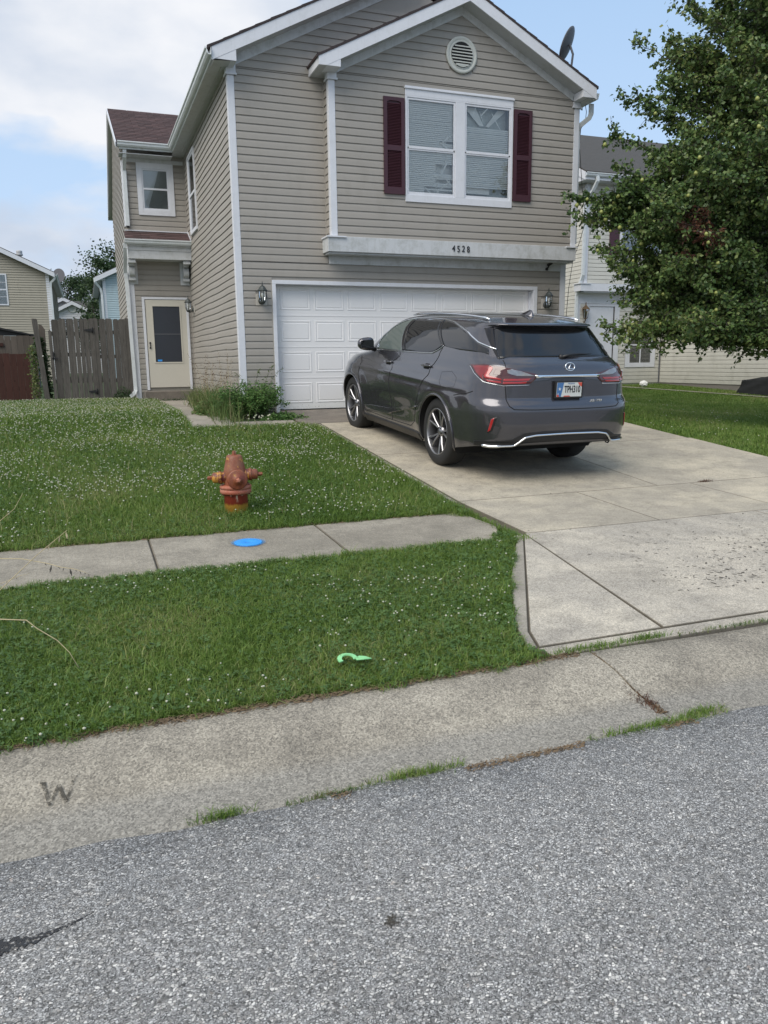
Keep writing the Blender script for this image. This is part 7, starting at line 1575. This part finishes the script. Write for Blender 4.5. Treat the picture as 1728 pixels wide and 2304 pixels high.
# side glass
patch('door_window', 'car_glass_clearer', YZ([(2.02, 1.202), (1.97, 1.36), (1.74, 1.488), (1.45, 1.577), (1.27, 1.602), (1.20, 1.225)]), off=.004)
patch('door_window', 'car_glass', YZ([(1.12, 1.227), (1.18, 1.605), (.87, 1.615), (.50, 1.608), (.16, 1.335), (.33, 1.255), (.68, 1.236)]), off=.004)
patch('quarter_window', 'car_glass', YZ([(.43, 1.606), (.14, 1.583), (-.16, 1.522), (-.39, 1.455), (-.57, 1.392), (-.74, 1.345), (-.78, 1.295), (-.53, 1.302), (-.2, 1.316), (.13, 1.333)]), off=.004)
patch('pillar_trim', 'gloss_black', YZ([(1.205, 1.222), (1.27, 1.604), (1.175, 1.608), (1.115, 1.224)]), off=.006, nu=6); patch('pillar_trim', 'gloss_black', YZ([(.16, 1.338), (.495, 1.61), (.435, 1.61), (.125, 1.335)]), off=.006, nu=4)
for s in (-1, 1):
    mb = MB(); mb.tube(line(YZ([(2.03, 1.20), (1.985, 1.36), (1.75, 1.497), (1.45, 1.588), (1.2, 1.616), (.87, 1.626), (.46, 1.620), (.14, 1.597), (-.16, 1.538), (-.39, 1.470), (-.57, 1.407), (-.74, 1.362), (-.80, 1.345)]), s, .004), .0085, 6); mb.tube(line(YZ([(2.02, 1.190), (1.22, 1.212), (.68, 1.226), (.34, 1.243), (.22, 1.285), (.13, 1.335)]), s, .004), .0055, 6); mb.build('window_chrome', 'chrome', car, local=True)
    # seams
    mb = MB()
    for L_ in ([(2.50, 1.08), (2.47, .96), (2.36, .60), (2.28, .345), (1.8, .335)], [(1.26, 1.20), (1.36, .98), (1.38, .60), (1.33, .36), (1.36, .335)], [(.14, 1.31), (.20, 1.15), (.26, 1.02), (.46, .83), (.56, .60), (.60, .42), (.75, .345), (1.33, .335)], [(-.43, .845), (-.62, .88), (-.80, .925)], [(1.8, .335), (1.33, .335)]):
        mb.tube(line(YZ(L_), s, -.001, 8), .0055, 5)
    if s < 0: mb.tube(line(YZ([(-.05, 1.06), (-.28, 1.085), (-.42, 1.03), (-.41, .93), (-.16, .90), (-.06, .96), (-.05, 1.06)]), s, -.0015, 8), .0028, 5)
    mb.build('panel_seam', 'seam_black', car, local=True)
    mb = MB(); mb.tube(line([(.171, 1.245), (.158, 1.011), (.148, .87), (.142, .80), (.125, .768), (.06, .762), (.0, .762)], s, -.001, 8), .0058, 5); mb.build('tailgate_seam', 'seam_black', car, local=True)
# rear glass, pillars, spoiler
patch('rear_window', 'car_glass', [(0, 1.262), (.183, 1.258), (.200, 1.555), (0, 1.60)], off=.004, nu=30)
patch('rear_pillar_trim', 'gloss_black', [(.184, 1.252), (.190, 1.254), (.256, 1.552), (.201, 1.566)], off=.005, nu=6)
mb = MB(); tt = np.linspace(-.262, .262, 49); prof = [(1.655, .001), (1.640, .020), (1.612, .075), (1.600, .100), (1.588, .098), (1.582, .070), (1.575, .010), (1.57, .001)]
vs = []
for t in tt:
    k = min(1, (1-(abs(t)/.262)**6)+.10); s = -1 if t < 0 else 1
    for (z, o_) in prof: q = skin(s, abs(t), z, .001); vs.append(q+Vector((0, -o_*k, 0)))
m = len(prof); mb.add(vs, [(i*m+j, (i+1)*m+j, (i+1)*m+j+1, i*m+j+1) for i in range(len(tt)-1) for j in range(m-1)], 0, True); mb.build('spoiler', 'car_paint', car, local=True)
mb = MB(); mb.tube([(-.14, -.765, 1.590), (.14, -.765, 1.590)], .008, 6); mb.build('brake_light', 'lamp_red_dark', car, local=True)
# tail lamps
TLp = [(.348, 1.183), (.300, 1.196), (.263, 1.199), (.176, 1.178), (.110, 1.150), (.052, 1.113), (.060, 1.060), (.074, 1.016), (.163, 1.006), (.2595, 1.038), (.3176, 1.112)]
patch('tail_lamp', 'lamp_red_dark', TLp, off=.010, nu=44, nv=26)
lamps = [o for o in car.children if o.name.startswith('tail_lamp')]
for s, lp in zip((-1, 1), lamps):
    patch('lamp_lens', 'lamp_red', [(.335, 1.176), (.245, 1.187), (.232, 1.15), (.270, 1.09), (.262, 1.05), (.31, 1.115)], off=.013, sides=(s,), parent=lp, th=.003)
    patch('lamp_lens', 'lamp_clear', [(.157, 1.120), (.160, 1.150), (.142, 1.160), (.107, 1.143), (.060, 1.096), (.120, 1.096)], off=.014, sides=(s,), parent=lp, th=.003)
    patch('lamp_lens', 'lamp_red_dark', [(.212, 1.158), (.218, 1.105), (.180, 1.095), (.176, 1.150)], off=.0128, sides=(s,), parent=lp, th=.003)
    for q in ([(.168, 1.066), (.072, 1.072), (.078, 1.052), (.168, 1.044)], [(.168, 1.036), (.082, 1.042), (.086, 1.024), (.168, 1.018)], [(.238, 1.182), (.222, 1.166), (.240, 1.092), (.176, 1.068), (.176, 1.050), (.252, 1.060), (.264, 1.088)], [(.250, 1.052), (.176, 1.040), (.176, 1.024), (.236, 1.034)]): patch('lamp_lens', 'lamp_red_bright', q, off=.0135, sides=(s,), parent=lp, th=.003, nv=10)
    mb = MB(); mb.tube(line([(.352, 1.176), (.322, 1.105), (.262, 1.030), (.165, .999), (.072, 1.008)], s, .003), .0045, 6); mb.build('lamp_edge', 'chrome', lp, local=True)
# chrome bar with the round badge
patch('chrome_bar', 'chrome', [(0, 1.080), (.056, 1.076), (.063, 1.104), (0, 1.112)], off=.020, nu=10, nv=4, th=.02)
bc = skin(1, .001, 1.183, .004); bn = Vector((0, -1, .25)).normalized(); bu = Vector((0, .25, 1)).normalized()
mb = MB(); P_ = [bc+Vector((1, 0, 0))*.056*math.cos(a)+bu*.041*math.sin(a)+bn*.006 for a in np.linspace(0, 2*math.pi, 37)]; mb.tube(P_, .0052, 8, cap=False)
L_ = [(.012, .033), (-.018, -.022), (.036, -.022)]; mb.tube([bc+Vector((1, 0, 0))*a+bu*b_+bn*.006 for a, b_ in ((.014, .034), (-.002, .004), (-.020, -.018), (-.018, -.024), (.040, -.022))], .0050, 6); mb.build('round_emblem', 'chrome', car, local=True)
# licence plate
b = NB('plate_white'); b.col((.60, .62, .60)); b.rough(.4); MATS['plate_white'] = b.m; simple('plate_blue', (.06, .16, .36), .4); simple('plate_red', (.55, .08, .05), .4)
py_ = -1.172; mb = MB(); mb.box((-.172, py_, .868), (.172, py_+.028, 1.046)); pl = mb.build('licence_plate', 'trim_black', car, local=True, bevel=.004)
mb = MB(); mb.box((-.152, py_-.004, .885), (.152, py_-.001, 1.030)); mb.build('plate_sheet', 'plate_white', pl, local=True)
mb = MB(); mb.prism([(-.151, py_-.0045, .886), (-.100, py_-.0045, .886), (-.085, py_-.0045, .95), (-.070, py_-.0045, 1.029), (-.151, py_-.0045, 1.029)], (0, -.001, 0)); mb.build('plate_print', 'plate_blue', pl, local=True)
mb = MB(); mb.prism([(.12, py_-.0045, 1.0), (.151, py_-.0045, .985), (.151, py_-.0045, 1.029), (.10, py_-.0045, 1.029)], (0, -.001, 0)); mb.prism([(-.07, py_-.0045, .886), (.02, py_-.0045, .886), (-.0, py_-.0045, .897), (-.06, py_-.0045, .895)], (0, -.001, 0)); mb.prism([(-.151, py_-.0058, .886), (-.12, py_-.0058, .886), (-.13, py_-.0058, .905), (-.151, py_-.0058, .91)], (0, -.0005, 0)); mb.build('plate_print', 'plate_red', pl, local=True)
RX90 = Matrix.Rotation(math.radians(90), 4, 'X')
text_mesh('TPH310', .098, 'gloss_black', 'plate_number', Matrix.Translation((.036, py_-.0065, .958))@RX90, .0008, pl, True, sx=.60, bold=.0012)
text_mesh('INDIANA', .020, 'plate_blue', 'plate_state', Matrix.Translation((.02, py_-.0065, 1.019))@RX90, .0005, pl, True)
def star(cx, cz, r): return [(cx+(r if i % 2 == 0 else r*.42)*math.sin(i*math.pi/5), py_-.0062, cz+(r if i % 2 == 0 else r*.42)*math.cos(i*math.pi/5)) for i in range(10)]
mb = MB(); mb.prism(star(-.118, .965, .020), (0, -.0006, 0)); mb.prism(star(-.135, .915, .010), (0, -.0006, 0)); mb.build('plate_star', 'plate_white', pl, local=True)
text_mesh('RX 350L', .046, 'chrome', 'model_badge', Matrix.Translation((.365, -1.163, .832))@Matrix.Rotation(math.radians(6), 4, 'Z')@RX90, .003, car, True)
text_mesh('AWD', .026, 'chrome', 'model_badge', Matrix.Translation((.52, -1.125, .835))@Matrix.Rotation(math.radians(18), 4, 'Z')@RX90, .003, car, True)
# bumper: reflectors, bright strip, dark valance
patch('reflector', 'lamp_red_bright', [(.2172, .676), (.203, .682), (.2233, .536), (.2348, .532)], off=.008, nu=4, nv=8)
patch('reflector_recess', 'trim_black', [(.221, .688), (.192, .692), (.215, .526), (.238, .522)], off=.003, nu=4, nv=8)
patch('rear_valance', 'trim_black', [(0, .548), (.09, .525), (.14, .455), (.26, .430), (.31, .42), (.31, .375), (.26, .375), (.12, .385), (.09, .420), (0, .432)], off=.006, nu=40, nv=20)
mb = MB(); P_ = line([(.262, .392), (.22, .386), (.13, .398), (.118, .404), (.085, .484), (.055, .503), (.0005, .510)], -1, .016, 5)+line([(.0005, .510), (.055, .503), (.085, .484), (.118, .404), (.13, .398), (.22, .386), (.262, .392)], 1, .016, 5)[1:]
mb.tube(P_, [.006 if i in (0, len(P_)-1) else (.016 if (i < 8 or i > len(P_)-9) else .0105) for i in range(len(P_))], 8); mb.build('bumper_strip', 'chrome', car, local=True)
mb = MB(); mb.tube([(.60, -1.06, .40), (.60, -1.07, .365), (.63, -1.07, .355), (.65, -1.07, .39)], .008, 6); mb.build('tow_eye', 'seam_black', car, local=True)
# sills and arch liners
patch('sill', 'trim_black', YZ([(2.33, .30), (.46, .30), (.46, .205), (2.33, .205)]), off=.010, nu=30, nv=6)
patch('door_blade', 'car_paint', YZ([(2.24, .435), (1.40, .478), (.52, .615), (.50, .605), (1.33, .430), (1.42, .405), (2.20, .385)]), off=.022, nu=34, nv=20, th=.024)
for s in (-1, 1):
    for yc in (0, 2.79):
        mb = MB(); P_ = []
        for a in np.linspace(-.42, math.pi+.42, 40):
            y, z = yc+.432*math.cos(a), .375+.432*math.sin(a)
            if z < .215: continue
            P_.append(skin(s, t_of_y(y, z), z, .003))
        mb.tube(P_, .014, 6); mb.build('arch_lip', 'car_paint', car, local=True)
# handles
for s in (-1, 1):
    for (y, z) in ((1.50, 1.063), (.365, 1.095)):
        a = skin(s, t_of_y(y-.10, z), z, .022); b_ = skin(s, t_of_y(y+.10, z-.005), z-.005, .022); c_ = skin(s, t_of_y(y-.12, z), z, .002); d_ = skin(s, t_of_y(y+.12, z-.005), z-.005, .002)
        mb = MB(); mb.tube([c_, a, a.lerp(b_, .5)+Vector((s*.006, 0, 0)), b_, d_], [.010, .014, .016, .013, .008], 8); mb.build('door_handle', 'car_paint', car, local=True)
        patch('handle_cup', 'seam_black', YZ([(y-.07, z-.035), (y+.07, z-.035), (y+.08, z), (y+.05, z+.028), (y-.05, z+.028), (y-.08, z)]), off=.0015, sides=(s,), nu=6, nv=8)
# mirrors
for s in (-1, 1):
    mb = MB(); P0 = Vector((s*.90, 2.02, 1.19)); mb.tube([P0, Vector((s*.99, 1.98, 1.22))], .03, 8); 
    mr = mb.build('mirror', 'trim_black', car, local=True)
    bm = bmesh.new(); bmesh.ops.create_icosphere(bm, subdivisions=3, radius=1)
    for v in bm.verts:
        x, y, z = v.co; x = math.copysign(abs(x)**.7, x); z = math.copysign(abs(z)**.75, z); y = y*(.6 if y < 0 else 1); v.co = Vector((s*(1.04+.115*x), 2.0+.095*y, 1.265+.085*z*(1-.15*x)))
    me = bpy.data.meshes.new('mirror_housing'); bm.to_mesh(me); bm.free(); me.materials.append(MATS['car_paint']); [setattr(p, 'use_smooth', True) for p in me.polygons]; o = bpy.data.objects.new('mirror_housing', me); COL.objects.link(o); par(o, mr, True)
    mb = MB(); mb.prism([(s*.95, 1.935, 1.21), (s*1.13, 1.935, 1.215), (s*1.135, 1.935, 1.31), (s*.96, 1.935, 1.325)], (0, .01, 0)); mb.build('mirror_glass', 'car_glass', mr, local=True)
# roof rails, fin, wiper
for s in (-1, 1):
    mb = MB(); P_ = []
    for i in range(17):
        u = i/16; y = 1.50-1.95*u; P_.append(Vector((s*(.575-.01*u+.0*u), y, 1.652+.040*math.sin(math.pi*min(1, max(0, u)))**.5-.012*u)))
    mb.tube(P_, [.008]+[.015]*15+[.008], 8); mb.build('roof_rail', 'chrome', car, local=True)
mb = MB(); vs = [(-.022, -.18, 1.695), (.022, -.18, 1.695), (.018, -.40, 1.675), (-.018, -.40, 1.675), (-.004, -.34, 1.745), (.004, -.34, 1.745), (.003, -.375, 1.74), (-.003, -.375, 1.74)]
mb.add(vs, [(0, 1, 5, 4), (1, 2, 6, 5), (2, 3, 7, 6), (3, 0, 4, 7), (4, 5, 6, 7)], 0, True); mb.build('antenna_fin', 'car_paint', car, local=True)
mb = MB(); mb.tube([(0.0, -1.005, 1.275), (.10, -1.0, 1.30), (.25, -.985, 1.305), (.43, -.945, 1.298)], [.018, .012, .010, .006], 6); mb.lathe([(.03, 0), (.028, .02), (.01, .03)], (.0, -.985, 1.275), dirv=(0, -1, .2), seg=12); mb.build('rear_wiper', 'trim_black', car, local=True)
mb = MB(); mb.box((-.80, -.30, .19), (.80, 3.4, .30)); mb.box((-.55, -.95, .37), (.50, -.31, .42)); mb.build('underbody', 'arch_dark', car, local=True)
# wheels
def wheel_meshes():
    tm = MB(); tm.lathe(cap=False, prof=[(.262, -.10), (.270, -.118), (.300, -.121), (.345, -.118), (.372, -.105), (.383, -.085), (.384, .0), (.383, .085), (.372, .105), (.345, .118), (.300, .121), (.270, .118), (.262, .10)], dirv=(1, 0, 0), seg=72)
    for k in range(4):   # tread grooves as thin dark rings
        pass
    rim = MB(); rim.lathe(cap=False, prof=[(.268, .112), (.264, .119), (.256, .117), (.250, .100), (.246, .02), (.240, -.10)], dirv=(1, 0, 0), seg=72)
    rim.lathe([(.001, .082), (.030, .084), (.036, .078), (.060, .070), (.068, .050), (.070, .02)], dirv=(1, 0, 0), seg=40)
    def spoke(a0, a1, w0, w1, w2):
        P0 = (.060*math.cos(a0), .060*math.sin(a0)); P2 = (.252*math.cos(a1), .252*math.sin(a1)); am = a0+(a1-a0)*.62; P1 = (.160*math.cos(am), .160*math.sin(am)); vs = []
        for (P, wd, h, an) in ((P0, w0, .072, a0), (P1, w1, .092, am), (P2, w2, .104, a1)):
            nx_, ny_ = -math.sin(an), math.cos(an)
            for (q, hh) in ((-1, h-.045), (-1, h-.010), (-.45, h), (.45, h), (1, h-.010), (1, h-.045)): vs.append((hh, P[0]+nx_*wd*q/2, P[1]+ny_*wd*q/2))
        rim.add(vs, [(i*6+j, i*6+j+1, (i+1)*6+j+1, (i+1)*6+j) for i in range(2) for j in range(5)], 0, False)
    for k in range(5):
        a = 2*math.pi*k/5+.31
        spoke(a-.10, a-.235, .024, .022, .030); spoke(a+.10, a+.235, .024, .022, .030)
    br = MB(); br.lathe([(.10, .0), (.19, .0), (.19, .015), (.10, .02)], dirv=(1, 0, 0), seg=40); br.lathe([(.235, -.09), (.235, -.02), (.02, -.02)], dirv=(1, 0, 0), seg=40, sm=False)
    for k in range(5):
        a = 2*math.pi*k/5; br.lathe([(.007, .07), (.007, .086), (.003, .088)], (0, .045*math.cos(a), .045*math.sin(a)), dirv=(1, 0, 0), seg=6)
    return tm.mesh('tyre', 'tyre'), rim.mesh('rim', 'wheel_silver'), br.mesh('brake_disc', 'wheel_dark')
TM, RM, BM = wheel_meshes()
for s in (-1, 1):
    for yc in (0.0, 2.79):
        o = bpy.data.objects.new('wheel', TM); COL.objects.link(o); par(o, car, True); o.location = (s*.812, yc, .383); o.rotation_euler = (random.uniform(0, 6), 0, 0 if s > 0 else math.pi)
        for nm, me_ in (('rim', RM), ('brake_disc', BM)):
            q = bpy.data.objects.new(nm, me_); COL.objects.link(q); par(q, o, True)
# tidy: helper custom data is finished
for o in bpy.data.objects:
    if o.type == 'EMPTY': o.hide_render = False
SC.render.engine = 'CYCLES'
